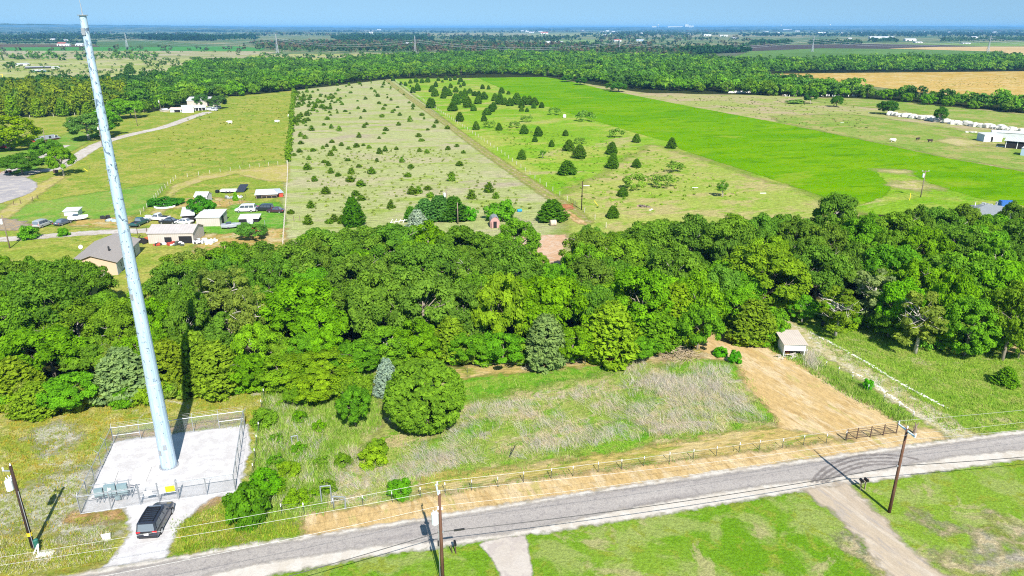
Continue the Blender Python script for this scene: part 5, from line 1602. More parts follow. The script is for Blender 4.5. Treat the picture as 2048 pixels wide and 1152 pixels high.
def vehicle(kind, label, cat, loc, rz, paint, rack=False, group=None, Ls=1.0):
    """x forward; loc is the middle of the wheelbase on the ground"""
    t = thing({'suv': 'parked_suv', 'sedan': 'parked_car', 'pickup': 'pickup_truck', 'van': 'parked_van'}[kind], label, cat, loc, rz, group)
    if kind == 'suv':
        L, w_, belt_, top, bon = 4.95, .97, 1.08, 1.84, 1.02
        lower = [(-2.46, .84, .42, .92, .12), (-2.36, .94, .34, 1.08, .14), (-1.4, .97, .3, 1.1, .14), (.4, .97, .3, 1.08, .14), (1.1, .97, .3, 1.06, .16), (1.9, .95, .32, 1.0, .18), (2.32, .9, .36, .9, .2), (2.47, .76, .42, .78, .14)]
        base = (-2.36, .95); rb, rt = -2.42, -2.2; fb, ft = 1.2, .42; tw_ = .8
    elif kind == 'sedan':
        L, w_, belt_, top = 4.6, .9, .92, 1.43
        lower = [(-2.3, .74, .4, .82, .12), (-2.2, .85, .32, .94, .14), (-1.2, .9, .28, .97, .14), (.6, .9, .28, .95, .14), (1.6, .88, .3, .86, .16), (2.15, .82, .34, .76, .18), (2.3, .68, .4, .66, .12)]
        rb, rt, fb, ft, tw_ = -1.55, -.95, 1.05, .3, .64
    elif kind == 'pickup':
        L, w_, belt_, top = 5.6, .98, 1.08, 1.82
        lower = [(-2.8, .9, .5, 1.05, .08), (-2.7, .97, .42, 1.12, .08), (-.6, .97, .38, 1.12, .1), (.9, .97, .38, 1.12, .12), (1.6, .97, .4, 1.1, .16), (2.5, .93, .42, 1.02, .18), (2.8, .8, .46, .9, .12)]
        rb, rt, fb, ft, tw_ = -.55, -.42, 1.3, .62, .74
    else:
        L, w_, belt_, top = 5.2, .98, 1.2, 2.05
        lower = [(-2.6, .9, .45, 1.2, .08), (-2.5, .97, .38, 1.25, .1), (.9, .97, .38, 1.25, .1), (1.8, .95, .4, 1.1, .18), (2.5, .86, .42, .95, .2), (2.6, .76, .46, .85, .12)]
        rb, rt, fb, ft, tw_ = -2.45, -2.35, 1.75, .95, .84
    m = loft(MB(), lower)
    wb = w_ - .07
    zb = belt_ - .03
    cab = [(rb, wb, zb), (fb, wb, zb), (fb, -wb, zb), (rb, -wb, zb), (rt, tw_, top), (ft, tw_, top), (ft, -tw_, top), (rt, -tw_, top)]
    xm = (rt + ft) / 2
    vs = cab + [(xm, tw_ + .01, top + .05), (xm, -tw_ - .01, top + .05)]
    m.add(vs, [(0, 1, 5, 8, 4), (2, 3, 7, 9, 6), (1, 2, 6, 5), (3, 0, 4, 7), (4, 8, 9, 7), (8, 5, 6, 9)])
    if kind == 'pickup':
        m.box((-1.65, 0, 1.04), (1.9, 1.6, .22), 1)
    m.build('body', [paint, M_black], t, smooth=False, bevel=.035)
    def lerp(a, b, f): return tuple(a[i] + (b[i] - a[i]) * f for i in range(3))
    def inset(q, s=.12, ts=.12):
        c = [sum(p[i] for p in q) / 4 for i in range(3)]
        return [tuple(c[i] + (p[i] - c[i]) * (1 - s) for i in range(3)) for p in q]
    off = -.02
    quad_on(MB(), inset([cab[1], cab[2], cab[6], cab[5]]), off).build('windscreen', M_glass, t)
    quad_on(MB(), inset([cab[3], cab[0], cab[4], cab[7]], .16), off).build('rear_window', M_glass2, t)
    for s, (a, b, c, d) in ((1, (cab[0], cab[1], cab[5], cab[4])), (-1, (cab[2], cab[3], cab[7], cab[6]))):
        for f0, f1 in ((.06, .33), (.36, .62), (.65, .93)) if kind in ('suv', 'van') else ((.1, .48), (.52, .92)):
            q = [lerp(a, b, f0), lerp(a, b, f1), lerp(d, c, f1), lerp(d, c, f0)]
            q = [lerp(q[0], q[3], .16), lerp(q[1], q[2], .16), lerp(q[1], q[2], .86), lerp(q[0], q[3], .86)]
            quad_on(MB(), q, off).build('side_window', M_glass, t)
    wr = .37 if kind != 'sedan' else .32
    xw = L * .295
    for x in (-xw, xw * 1.02):
        for s in (-1, 1):
            wh = MB().cyl((x, s * (w_ - .22), wr), (x, s * (w_ + .015), wr), wr, wr, 18).build('wheel', M_tyre, t)
            MB().cyl((x, s * (w_ + .005), wr), (x, s * (w_ + .03), wr), wr * .62, wr * .58, 12).build('rim', M_rim, wh)
    zr = 1.0 if kind != 'sedan' else .78
    xr = lower[1][0] - .03
    for s in (-1, 1):
        MB().box((xr, s * (w_ - .26), zr), (.08, .44, .2)).build('tail_light', M_red, t, bevel=.02)
        MB().box((lower[-2][0] - .02, s * (w_ - .27), lower[-2][3] - .16), (.14, .3, .13)).build('headlight', M_lampw, t, bevel=.02)
        MB().box((fb - .35, s * (w_ + .1), belt_ + .06), (.12, .2, .15)).build('mirror', M_dark, t, bevel=.02)
    MB().box((xr - .03, 0, .52), (.16, w_ * 1.8, .2)).build('rear_bumper', M_dark, t, bevel=.04)
    MB().box((xr - (.12 if rack else .035), 0, .84), (.02, .4, .2)).build('licence_plate', M_white, t)
    if kind == 'suv':
        for zz in (.6, .86):
            pass
    if rack:
        MB().box((-2.46, 0, .92), (.06, 1.1, .3)).build('tailgate_panel', M_dark, t, bevel=.02)
        MB().box((ft - .2, 0, top + .04), (.42, 1.1, .03)).build('sunroof', M_glass2, t)  # pale blue colour imitates sky reflected in the roof glass
        rk_ = MB()
        for s in (-1, 1):
            rk_.box((xm - .15, s * .6, top + .15), (2.1, .04, .05))
        for i in range(4):
            for s in (-1, 1):
                rk_.box((xm - 1.1 + i * .63, s * .6, top + .08), (.05, .04, .12))
        rk_ = rk_.build('roof_rack', M_black, t)
        for i in range(7):
            MB().box((xm - 1.1 + i * .32, 0, top + .16), (.1, 1.2, .03)).build('slat', M_black, rk_)
        MB().box((xm + .93, 0, top + .14), (.05, 1.2, .09)).build('wind_fairing', M_black, rk_)
    return t
r0, r1 = W(297, 1081), W(333, 1016)
hd = math.atan2(r1.y - r0.y, r1.x - r0.x)
hdv = Vector((math.cos(hd), math.sin(hd), 0))
vehicle('suv', 'black suv with slatted roof rack parked on the white gravel drive by the compound gate', 'car', r0 + hdv * 2.3, hd, car_paint('black_car_paint', (0.03, 0.036, 0.055, 1), .18), True)

# ---- utility poles
def pole(label, bx, by, ty, mat, r=.16, parts=True, group=None, h=None, at=None):
    x, y = at if at else dist_at(bx, by)
    h = h or hfrom(by, ty)
    t = thing('utility_pole', label, 'utility pole', (x, y, 0), group=group)
    MB().tube([(0, 0, -.3), (0, 0, h * .5), (0, 0, h)], [r, r * .85, r * .68], 10).build('pole', mat, t, smooth=True)
    return t, Vector((x, y, 0)), h
def transformer(t, p, r=.27, h=.85):
    o = MB().cyl((p[0], p[1], p[2]), (p[0], p[1], p[2] + h), r, r, 14).build('transformer', M_tank, t, bevel=.02)
    MB().cyl((p[0], p[1], p[2] + h), (p[0], p[1], p[2] + h + .09), r * 1.04, r * .7, 14).build('lid', M_tank, o)
    for s in (-.1, .1):
        MB().cyl((p[0] + s, p[1], p[2] + h + .08), (p[0] + s * 1.3, p[1], p[2] + h + .34), .05, .03, 8).build('bushing', M_porc, o)
def insul(t, p, h=.24, r=.06):
    m = MB()
    for i in range(3):
        m.cyl((p[0], p[1], p[2] + i * h / 3), (p[0], p[1], p[2] + (i + .8) * h / 3), r, r * .6, 8)
    m.build('insulator', M_porc, t)

# left pole
tl, pl, hl = pole('dark pole with a transformer and yellow tag left of the compound', 67, 1097, 931, M_poledk, .19)
transformer(tl, (-.48, -.1, hl - 2.45), .3, .95)
transformer(tl, (-.62, .35, hl - 2.2), .2, .6)
MB().box((-.35, 0, hl - .55), (.9, .09, .09)).build('bracket', M_galv, tl)
insul(tl, (-.72, 0, hl - .5), .34, .08)
insul(tl, (0, 0, hl), .2, .07)
MB().cyl((0, 0, 1.45), (0, 0, 1.8), .2, .2, 10).build('yellow_tag', M_yel, tl)
MB().cyl((.16, -.12, 0), (.16, -.12, hl - 2.6), .03, .03, 6).build('conduit', M_galv, tl)
# centre pole, its foot just below the picture
xC, yC = G2(886, 1168)
tc_, pC, hC = pole('brown pole with transformer and cable strand at the road edge, middle of the foreground', 886, 1168, 985, M_polew, .17)
WRD = (W(1800, 955) - W(886, 1100)); WRD.z = 0; WRD.normalize()
PRP = Vector((-WRD.y, WRD.x, 0))
MB().box((PRP.x * .5 - .1, PRP.y * .5, hC - .05), (.12, 1.4, .12), 0, math.atan2(WRD.y, WRD.x)).build('crossarm', M_xarm, tc_)
for s in (-.15, 1.1):
    insul(tc_, (PRP.x * s, PRP.y * s, hC + .02), .28, .07)
insul(tc_, (-.12, -.18, hC - 1.5), .3, .08)
insul(tc_, (.2, -.15, hC - 1.55), .25, .08)
transformer(tc_, (-.42, -.12, hC - 2.95), .3, 1.0)
MB().box((.0, 0, hC - 3.9), (.5, .12, .12)).build('cable_clamp', M_galv, tc_)
MB().cyl((-.2, -.14, -.2), (-.2, -.14, hC - 3.0), .03, .03, 6).build('conduit', M_galv, tc_)
MB().box((-.22, -.2, hC - 4.9), (.14, .14, .5)).build('meter_box', M_dark, tc_)
# right pole
tr_, pR, hR = pole('brown pole with a blue-white crossarm beside the dirt drive', 1778, 1026, 857, M_polew, .17)
a0, a1 = W(1793, 855, hR - .1), W(1822, 878, hR - .1)
q0, q1 = a0 - Vector((pR.x, pR.y, 0)), a1 - Vector((pR.x, pR.y, 0))
ctr = (q0 + q1) / 2
dv = (q1 - q0).normalized()
q0, q1 = dv * -1.15 + Vector((0, 0, hR - .22)), dv * 1.15 + Vector((0, 0, hR - .22))
xa = MB()
xa.box(((q0 + q1) / 2)[:], (2.3, .13, .13), 0, math.atan2(dv.y, dv.x))
xa.build('crossarm', M_xarm, tr_)
MB().cyl(tuple(q0 * .55 + q1 * .45 + Vector((0, 0, 0))), (0, 0, hR - 1.1), .03, .03, 6).build('brace', M_galv, tr_)
insul(tr_, tuple(q0 + Vector((0, 0, .08))), .3, .07)
insul(tr_, tuple(q1 + Vector((0, 0, .08))), .3, .07)
insul(tr_, (.0, .0, hR), .3, .07)
MB().box((0, 0, hR - 4.1), (.5, .14, .14)).build('cable_clamp', M_galv, tr_)

def wire(name, label, pts3, sag, r, mat, cat='power line', group='power lines along the road'):
    m = MB()
    for (a, b) in zip(pts3[:-1], pts3[1:]):
        a, b = Vector(a), Vector(b)
        L = (b - a).length
        n = 24
        pp = [a.lerp(b, i / n) - Vector((0, 0, sag * L / 45.0 * 4 * (i / n) * (1 - i / n))) for i in range(n + 1)]
        m.tube(pp, r, 5)
    o = m.build(name, mat)
    return tag(o, label, cat, group)
EL = Vector(G(-420, 1178, hC)); EL2 = Vector(G(-420, 1190, hC))
ER = Vector(G(2420, 776, hR)); ER2 = Vector(G(2420, 790, hR))
c0 = pC + Vector((PRP.x * 1.1, PRP.y * 1.1, hC + .3)); c1 = pC + Vector((-PRP.x * .15, -PRP.y * .15, hC + .3))
rr0 = Vector((pR.x, pR.y, 0)) + q0 + Vector((0, 0, .38)); rr1 = Vector((pR.x, pR.y, 0)) + q1 + Vector((0, 0, .38))
wire('power_line', 'upper of the two bare wires running along the road through the pole tops', [EL, c0, rr0, ER], .35, .011, M_wire)
wire('power_line', 'lower of the two bare wires running along the road through the pole tops', [EL2, c1, rr1, ER2], .45, .011, M_wire)
nC = pC + Vector((0, 0, hC - 1.3)); nR = Vector((pR.x, pR.y, hR - 1.2))
wire('power_line', 'bare neutral wire crossing below the pole tops above the hay verge', [Vector(G(-420, 1262, hC - 1.3)), nC, nR, Vector(G(2420, 812, hR - 1.2))], .5, .011, M_wire)
kC = pC + Vector((0, 0, hC - 3.9)); kR = Vector((pR.x, pR.y, hR - 4.1))
cb = wire('cable', 'black telephone cable strung low between the poles along the near road edge', [Vector(G(-120, 1330, 5.4)), kC, kR, Vector(G(2420, 872, 5.2))], .5, .032, M_cable, 'cable', None)
e_ = (kR - kC)
for t_ in (.035,):
    p = kC + e_ * t_ - Vector((0, 0, .05))
    MB().box(p[:], (.9, .12, .14), 0, math.atan2(e_.y, e_.x)).build('splice_case', M_dark, cb)

# ---- small roadside things
x, y = dist_at(75, 1096)
pd = thing('cable_pedestal', 'green cable pedestal with white riser by the foot of the left pole', 'utility box', (x, y, 0))
MB().cyl((0, 0, 0), (0, 0, .9), .22, .22, 12).build('body', M_green, pd, bevel=.03)
MB().cyl((0, 0, .9), (0, 0, 1.0), .24, .12, 12).build('lid', M_green, pd)
m = MB()
m.tube([(.4, -.3, .7), (.65, -.9, .12), (1.6, -1.1, .1)], [.07, .07, .06], 7)
m.tube([(.4, -.3, .7), (.25, -.95, .1)], [.06, .06], 7)
m.build('white_riser', M_white, pd)
MB().box((1.3, -.9, .06), (1.4, .7, .12), 0, .2).build('concrete_pad', M_conc2, pd, bevel=.02)

def mailbox(m, x, y, z, rz, mi=0):
    """a domed mailbox"""
    n = 7
    prof = [(-.11, 0), (.11, 0)] + [(.11 * math.cos(R(180 * i / n)), .16 + .11 * math.sin(R(180 * i / n))) for i in range(n + 1)]
    q = Matrix.Rotation(rz, 3, 'Z')
    for s in (1,):
        vs = [q @ Vector((-.26, a, b)) + Vector((x, y, z)) for a, b in prof] + [q @ Vector((.26, a, b)) + Vector((x, y, z)) for a, b in prof]
        k_ = len(prof)
        m.add(vs, [tuple(reversed(range(k_))), tuple(range(k_, 2 * k_))] + [(i, (i + 1) % k_, (i + 1) % k_ + k_, i + k_) for i in range(k_)], mi)
    return m
x, y = dist_at(1724, 980)
mbx = thing('mailbox', 'pair of black mailboxes on pale posts at the dirt drive entrance', 'mailbox', (x, y, 0), math.atan2(WRD.y, WRD.x))
for s in (-.25, .3):
    MB().box((s, 0, .55), (.1, .1, 1.1)).build('post', M_polegr, mbx)
    mailbox(MB(), s, 0, 1.1, math.pi / 2).build('box', M_black, mbx)
    MB().box((s + .13, -.1, 1.35), (.02, .16, .05)).build('flag', M_red, mbx)
MB().box((.02, 0, 1.06), (.9, .14, .06)).build('board', M_polegr, mbx)
x, y = dist_at(912, 1108)
mb2 = thing('mailbox', 'single dark mailbox on a leaning post beside the concrete drive', 'mailbox', (x, y, 0), math.atan2(WRD.y, WRD.x))
MB().tube([(0, 0, -.1), (-.06, 0, 1.15)], .06, 6).build('post', M_rustb, mb2)
MB().tube([(-.3, .1, -.1), (-.42, .1, .95)], .05, 6).build('brace_post', M_rustb, mb2)
mailbox(MB(), -.06, 0, 1.12, math.pi / 2).build('box', M_black, mb2)

# ---- wire fences with white tipped steel posts
def wire_fence(label, bases, h=1.35, white=True, wires=4, world=False, mat=None, r=.035, cat='fence', name='wire_fence', tipmat=None):
    P_ = [Vector((q[0], q[1], 0)) if world else W(*q) for q in bases]
    o0 = P_[0].copy()
    t = thing(name, label, cat, o0)
    for i, p in enumerate(P_):
        q = p - o0
        lx, ly = random.uniform(-.04, .04), random.uniform(-.04, .04)
        po = MB().cyl((q.x, q.y, -.2), (q.x + lx, q.y + ly, h), r, r, 5).build('post', mat or M_post, t)
        if white:
            MB().cyl((q.x + lx * .85, q.y + ly * .85, h - .26), (q.x + lx, q.y + ly, h + .02), r * 1.5, r * 1.5, 5).build('white_tip', tipmat or M_white, po)
    if wires:
        for kk in range(wires):
            zz = h * (.28 + .66 * kk / max(1, wires - 1))
            m = MB()
            m.tube([(p.x - o0.x, p.y - o0.y, zz) for p in P_], .004, 4)
            m.build('wire', M_fwire, t)
    return t
wire_fence('roadside wire fence with white tipped steel posts above the hay verge', [(564, 1031), (609, 1029), (668, 1020), (726, 1014), (785, 1006), (841, 997), (891, 988), (943, 982), (996, 976), (1047, 966), (1102, 959), (1146, 954), (1196, 946), (1243, 940), (1287, 934), (1339, 926), (1386, 920),
            (1432, 914), (1478, 906), (1518, 901), (1564, 898), (1607, 891), (1652, 888), (1690, 882)])
wire_fence('slanting wire fence running from the wood down towards the compound', [(530, 778), (528, 796), (524, 818), (521, 840), (518, 864), (514, 890), (511, 918), (507, 948), (503, 980)], 1.3)
wire_fence('short wire fence along the pale soil strip at the wood edge', [(893, 752), (935, 747), (990, 742), (1051, 742), (1077, 740), (1113, 737), (1170, 731)], 1.2, False, 3)
wire_fence('wire fence with white tips between the tan mown slope and the stony track', [(1612, 714), (1651, 738), (1676, 750), (1703, 766), (1735, 786), (1766, 806), (1796, 824), (1824, 842)], 1.2)
x0 = W(1692, 882)
gt = thing('pipe_gate', 'dark brown pipe gate at the right end of the roadside fence', 'gate', x0)
gp = [W(1692, 882) - x0, W(1713, 879) - x0, W(1740, 876) - x0, W(1766, 872) - x0, W(1792, 868) - x0]
for p in gp:
    MB().cyl((p.x, p.y, -.2), (p.x, p.y, 1.55), .06, .06, 8).build('post', M_rustb, gt)
for i, (a, b) in enumerate(zip(gp[:-1], gp[1:])):
    m = MB()
    for zz in (.3, .6, .9, 1.15, 1.4):
        m.cyl((a.x, a.y, zz), (b.x, b.y, zz), .028, .028, 6)
    m.build('rail_panel', M_rustb, gt)
x0 = W(1828, 868)
st = thing('tree_stump', 'grey dead stump at the corner of the tan slope by the gate', 'stump', x0)
m = MB(); m.tube([(0, 0, -.1), (.05, 0, .9), (-.1, .05, 1.5)], [.2, .14, .05], 7); m.tube([(.02, 0, .9), (.4, .1, 1.5)], [.1, .03], 5); m.tube([(0, 0, .6), (-.4, -.1, 1.2)], [.09, .03], 5)
m.build('trunk', M_polegr, st)

def brace(label, a, b, h, c=None):
    o0 = W(*a)
    t = thing('fence_brace', label, 'fence post', o0)
    q = W(*b) - o0
    MB().cyl((0, 0, -.2), (0, 0, h), .06, .06, 8).build('post', M_pipe, t)
    MB().cyl((q.x, q.y, -.2), (q.x, q.y, h), .06, .06, 8).build('post', M_pipe, t)
    MB().cyl((0, 0, h), (q.x, q.y, h), .06, .06, 8).build('top_bar', M_pipe, t)
    if c:
        d_ = W(*c) - o0
        MB().cyl((q.x, q.y, h * .8), (d_.x, d_.y, 0), .05, .05, 8).build('diagonal', M_pipe, t)
brace('grey pipe brace by the roadside fence, right of the compound tree', (644, 1010), (664, 1008), 2.2)
brace('slanting grey pipe brace at the roadside fence corner', (668, 1016), (692, 1018), 1.4, (690, 1020))
brace('small grey pipe brace in the weeds behind the compound tree', (584, 888), (596, 886), 1.0)
x, y = dist_at(1017, 916)
tag(MB().tube([(0, 0, -.1), (.75, .2, 1.5)], .05, 6).build('leaning_post', M_dark, None, loc=(x, y, 0)), 'dark leaning post in the dry weed field', 'post')

# white stone edging of the track
M_stone = pbr('white_stone', (0.6, 0.58, 0.54, 1), 0.9, 0, .15, 4)
def stones(label, line, w_=.42, n_m=26, s=(.12, .25)):
    L = [Vector(p) for p in (G(*q) for q in line)]
    m = MB()
    for a, b in zip(L[:-1], L[1:]):
        n = max(1, int((b - a).length * n_m))
        for i in range(n):
            if random.random() < .08: continue
            p = a.lerp(b, (i + random.random()) / n)
            sx = random.uniform(*s)
            M3 = Matrix.Rotation(random.uniform(0, 6.28), 3, 'Z') @ Matrix.Rotation(random.uniform(-.3, .3), 3, 'X')
            m.box((p.x + random.gauss(0, w_ * .3), p.y + random.gauss(0, w_ * .3), sx * .15), (sx, sx * random.uniform(.6, 1), sx * .6), 0, 0, M3)
    o = m.build('stone_edging', M_stone, None, bevel=.03, seg=1)
    return tag(o, label, 'stone edging', None, 'stuff')
stones('right row of white edging stones along the stony track', [(1618, 664), (1660, 685), (1690, 702), (1735, 726), (1780, 755), (1830, 783), (1862, 800), (1892, 816)])
stones('left row of white edging stones along the stony track', [(1704, 746), (1715, 750), (1742, 766), (1770, 785), (1800, 806), (1826, 824)])
stones('scattered white stones at the upper end of the stony track', [(1538, 628), (1546, 634)], .5, 20, (.12, .35))

# black drum, brush pile, stray pipe
x, y = dist_at(1652, 654)
dr = thing('drum', 'black plastic drum lying in the lush grass below the trees', 'drum', (x, y, 0), R(-35))
m = MB(); m.tube([(-.75, 0, .42), (-.7, 0, .42), (.7, 0, .42), (.75, 0, .42)], [.36, .42, .42, .36], 16)
m.build('barrel', M_black, dr, smooth=False)
for xx in (-.3, .3):
    MB().cyl((xx - .03, 0, .42), (xx + .03, 0, .42), .44, .44, 16).build('hoop', M_black, dr)
x, y = dist_at(1356, 712)
bp = MB()
for i in range(230):
    a = random.uniform(0, 6.28); r = random.random() ** .6 * 3.4
    p = Vector((math.cos(a) * r, math.sin(a) * r * .7, max(.05, (1 - (r / 3.6) ** 2) * 1.5 * random.random())))
    d_ = Vector((random.uniform(-1, 1), random.uniform(-1, 1), random.uniform(-.15, .4))) * random.uniform(.5, 1.3)
    bp.tube([p - d_, p + d_], [random.uniform(.03, .06), .012], 4)
tag(bp.build('brush_pile', wood_mat('dead_brush', (0.2, 0.15, 0.1, 1), (0.45, 0.36, 0.24, 1)), None, loc=(x, y, 0)), 'heap of dead branches at the wood edge above the weed field', 'brush pile')
# fallen pale logs by the wood entrance
for px, py, a, lab in ((1570, 700, .3, 'pile of grey boards spilling from the open-fronted shed'),):
    x, y = dist_at(1578, 716)
    m = MB()
    for i in range(22):
        M3 = Matrix.Rotation(random.uniform(-.6, .6) + .4, 3, 'Z') @ Matrix.Rotation(random.uniform(-.2, .2), 3, 'Y')
        m.box((random.uniform(-1.6, 1.6), random.uniform(-.5, .7), .06 + .03 * i * random.random()), (random.uniform(.7, 1.7), .14, .05), 0, 0, M3)
    tag(m.build('board_pile', wood_mat('grey_boards', (0.35, 0.32, 0.3, 1), (0.6, 0.55, 0.5, 1)), None, loc=(x, y, 0)), lab, 'boards')

# ---- open fronted white shed
M_shedw = ribbed_mat('white_sheet_wall', (0.74, 0.76, 0.8, 1), .25, 0, .06)
M_shedr = ribbed_mat('tan_sheet_roof', (0.5, 0.43, 0.37, 1), .3, 0, .08)
a, b = W(1566, 714), W(1606, 713)
ax = math.atan2(b.y - a.y, b.x - a.x) - .12
Lw = (b - a).length
sh = thing('open_shed', 'white open-fronted shed with a tan roof at the stony track', 'shed', a, ax)
D_ = 4.4
hh = 2.05
MB().box((0.05, D_ / 2, hh / 2), (.1, D_, hh)).build('wall', M_shedw, sh)
MB().box((Lw - .05, D_ / 2, hh / 2), (.1, D_, hh)).build('wall', M_shedw, sh)
MB().box((Lw / 2, D_ - .05, hh / 2), (Lw - .2, .1, hh)).build('wall', M_shedw, sh)
MB().box((Lw / 2, -.03, hh - .5), (Lw + .1, .08, 1.0)).build('front_fascia', M_white, sh)
m = MB(); m.add([(-.25, -.3, hh + .03), (Lw + .25, -.3, hh + .03), (Lw + .25, D_ + .2, hh + .25), (-.25, D_ + .2, hh + .25), (-.25, -.3, hh + .11), (Lw + .25, -.3, hh + .11), (Lw + .25, D_ + .2, hh + .33), (-.25, D_ + .2, hh + .33)],
                [(3, 2, 1, 0), (4, 5, 6, 7), (0, 1, 5, 4), (1, 2, 6, 5), (2, 3, 7, 6), (3, 0, 4, 7)])
m.build('roof', M_shedr, sh)
for xx in (.8, 1.4):
    MB().box((xx, .9, .5), (.5, .5, .9)).build('stored_crate', pbr('red_crate', (0.3, 0.03, 0.03, 1)) if xx < 1 else M_polegr, sh)

# ---- grass that stands up: dry leaning stalks and green tufts
def blade_mat():
    k = NT('grass_blades')
    c = k.attr('col').outputs['Color']
    d = k.n('BsdfDiffuse'); k.put(d.inputs['Color'], c)
    tr = k.n('BsdfTranslucent'); k.put(tr.inputs['Color'], c)
    ms = k.n('MixShader'); ms.inputs[0].default_value = .35
    k.put(ms.inputs[1], d.outputs[0]); k.put(ms.inputs[2], tr.outputs[0])
    return k.finish(ms.outputs[0])
M_blade = blade_mat()
def blades(name, label, jobs, seed, gap=False):
    """jobs: (photo polygon, clumps, blades per clump, length, width, lean vector, palette)"""
    rr = np.random.default_rng(seed)
    Vs, Cs = [], []
    for (q, ncl, per, ln, wd, lean, spread, pal) in jobs:
        pw = np.array(px_poly(q))
        x0_, y0_ = pw.min(0); x1_, y1_ = pw.max(0)
        P_ = np.column_stack([rr.uniform(x0_, x1_, ncl * 4), rr.uniform(y0_, y1_, ncl * 4)])
        P_ = P_[poly_sd(P_, pw) > 0][:ncl]
        if gap:
            P_ = P_[(np.sin(P_[:, 0] * .31 + 1.3 * np.sin(P_[:, 1] * .23)) * np.sin(P_[:, 1] * .37 + P_[:, 0] * .11) + rr.normal(size=len(P_)) * .45) > -.12]
        k_ = np.repeat(np.arange(len(P_)), per)
        n = len(k_)
        cl = rr.normal(size=(len(P_), 2)) * (.5 if gap else .3)
        base = np.column_stack([P_[k_] + rr.normal(size=(n, 2)) * spread, np.zeros(n)])
        dirv = np.column_stack([lean[0] + cl[k_, 0] + rr.normal(size=n) * .15, lean[1] + cl[k_, 1] + rr.normal(size=n) * .22, np.full(n, lean[2]) + rr.normal(size=n) * .15])
        dirv[:, 2] = np.abs(dirv[:, 2]) + .05
        dirv = unit(dirv)
        L_ = (ln * rr.uniform(.55, 1.3, n))[:, None]
        side = unit(np.cross(dirv, rr.normal(size=(n, 3)))) * (wd * rr.uniform(.6, 1.4, n))[:, None]
        tip = base + dirv * L_
        tip[:, 2] -= L_[:, 0] * .12
        tip[:, 2] = np.maximum(tip[:, 2], .06)
        V = np.stack([base - side, base + side, tip], 1).reshape(-1, 3)
        pc = np.array([S(*c, KILL / 1.7) for c in pal])
        cc = pc[rr.integers(len(pal), size=len(P_))][k_] * rr.uniform(.75, 1.25, (n, 1))
        cc[:, 3] = 1
        Vs.append(V); Cs.append(np.repeat(cc, 3, 0))
    V = np.vstack(Vs); C_ = np.vstack(Cs)
    me = np_mesh(name, V, np.arange(len(V)).reshape(-1, 3), {'col': ('FLOAT_COLOR', C_)})
    me.materials.append(M_blade)
    o = bpy.data.objects.new(name, me); col.objects.link(o)
    return tag(o, label, 'grass', None, 'stuff')
STRAW = [(222, 208, 176), (200, 194, 184), (214, 204, 174), (192, 188, 184), (222, 214, 200), (204, 188, 164)]
LEAN = (-.55, .35, .62)
blades('dry_grass', 'tall pale dry stalks leaning over the weed field', [
    ([(930, 820), (1060, 800), (1200, 776), (1330, 750), (1460, 750), (1500, 800), (1530, 845), (1440, 868), (1330, 872), (1200, 890), (1060, 915), (940, 928), (860, 925), (900, 880), (930, 840)], 1700, 22, 1.4, .011, LEAN, .36, STRAW),
    ([(700, 900), (860, 890), (930, 930), (840, 960), (740, 985), (660, 960), (660, 920)], 800, 14, 1.1, .011, LEAN, .25, STRAW),
    ([(650, 960), (740, 960), (770, 1000), (690, 1012), (640, 1000)], 150, 8, .9, .014, LEAN, .25, STRAW),
    ([(1230, 720), (1330, 722), (1460, 740), (1440, 790), (1260, 800)], 900, 10, 1.4, .014, (-.1, .25, 1), .2, STRAW),
    ([(545, 800), (640, 820), (650, 900), (600, 1010), (530, 1010), (520, 900)], 330, 8, 1.1, .02, (-.1, .2, 1), .25, STRAW),
    ([(1605, 700), (1640, 715), (1640, 745), (1612, 738)], 90, 10, 1.5, .022, (0, .1, 1), .2, STRAW)], 5, True)
GR = [(138, 178, 58), (158, 186, 82), (122, 166, 50), (176, 190, 106)]
blades('green_weeds', 'green weeds and grass tufts standing in the meadows near the road', [
    ([(930, 770), (1240, 730), (1480, 730), (1560, 850), (1200, 915), (800, 985), (680, 990), (720, 900)], 2400, 8, .5, .03, (-.2, .2, 1), .3, GR),
    ([(530, 770), (740, 745), (760, 850), (700, 900), (650, 1030), (500, 1050), (510, 920)], 2600, 9, .85, .03, (0, .1, 1), .3, GR),
    ([(1560, 610), (1700, 630), (1900, 680), (2100, 690), (2100, 850), (1900, 870), (1800, 800), (1640, 690)], 3600, 8, .55, .03, (-.05, .15, 1), .3, [(138, 178, 54), (158, 188, 70), (174, 190, 94), (122, 166, 46)]),
    ([(1520, 690), (1610, 740), (1700, 795), (1800, 850), (1830, 846), (1720, 770), (1600, 705)], 700, 9, .7, .032, (0, .1, 1), .3, GR),
    ([(-60, 820), (300, 795), (530, 765), (515, 860), (330, 850), (215, 870), (140, 1030), (230, 1050), (190, 1130), (-60, 1150)], 2600, 8, .4, .03, (0, .1, 1), .3, [(168, 172, 60), (150, 168, 56), (188, 176, 84), (190, 160, 50), (134, 160, 52)]),
    ([(350, 1050), (470, 1000), (600, 1040), (600, 1070), (360, 1110)], 800, 9, .45, .03, (0, .1, 1), .3, [(150, 176, 50), (130, 170, 44), (176, 176, 70)]),
    ([(560, 1028), (640, 1024), (840, 1000), (1040, 970), (1280, 936), (1500, 906), (1640, 888), (1640, 882), (1280, 926), (840, 990), (560, 1020)], 800, 8, .45, .028, (0, .1, 1), .25, [(140, 170, 80), (120, 168, 60), (180, 176, 110)]),
    ([(-60, 1080), (60, 1085), (220, 1060), (230, 1120), (0, 1150)], 500, 9, .35, .03, (0, .1, 1), .3, [(196, 190, 150), (150, 172, 60), (206, 200, 176)])], 6)
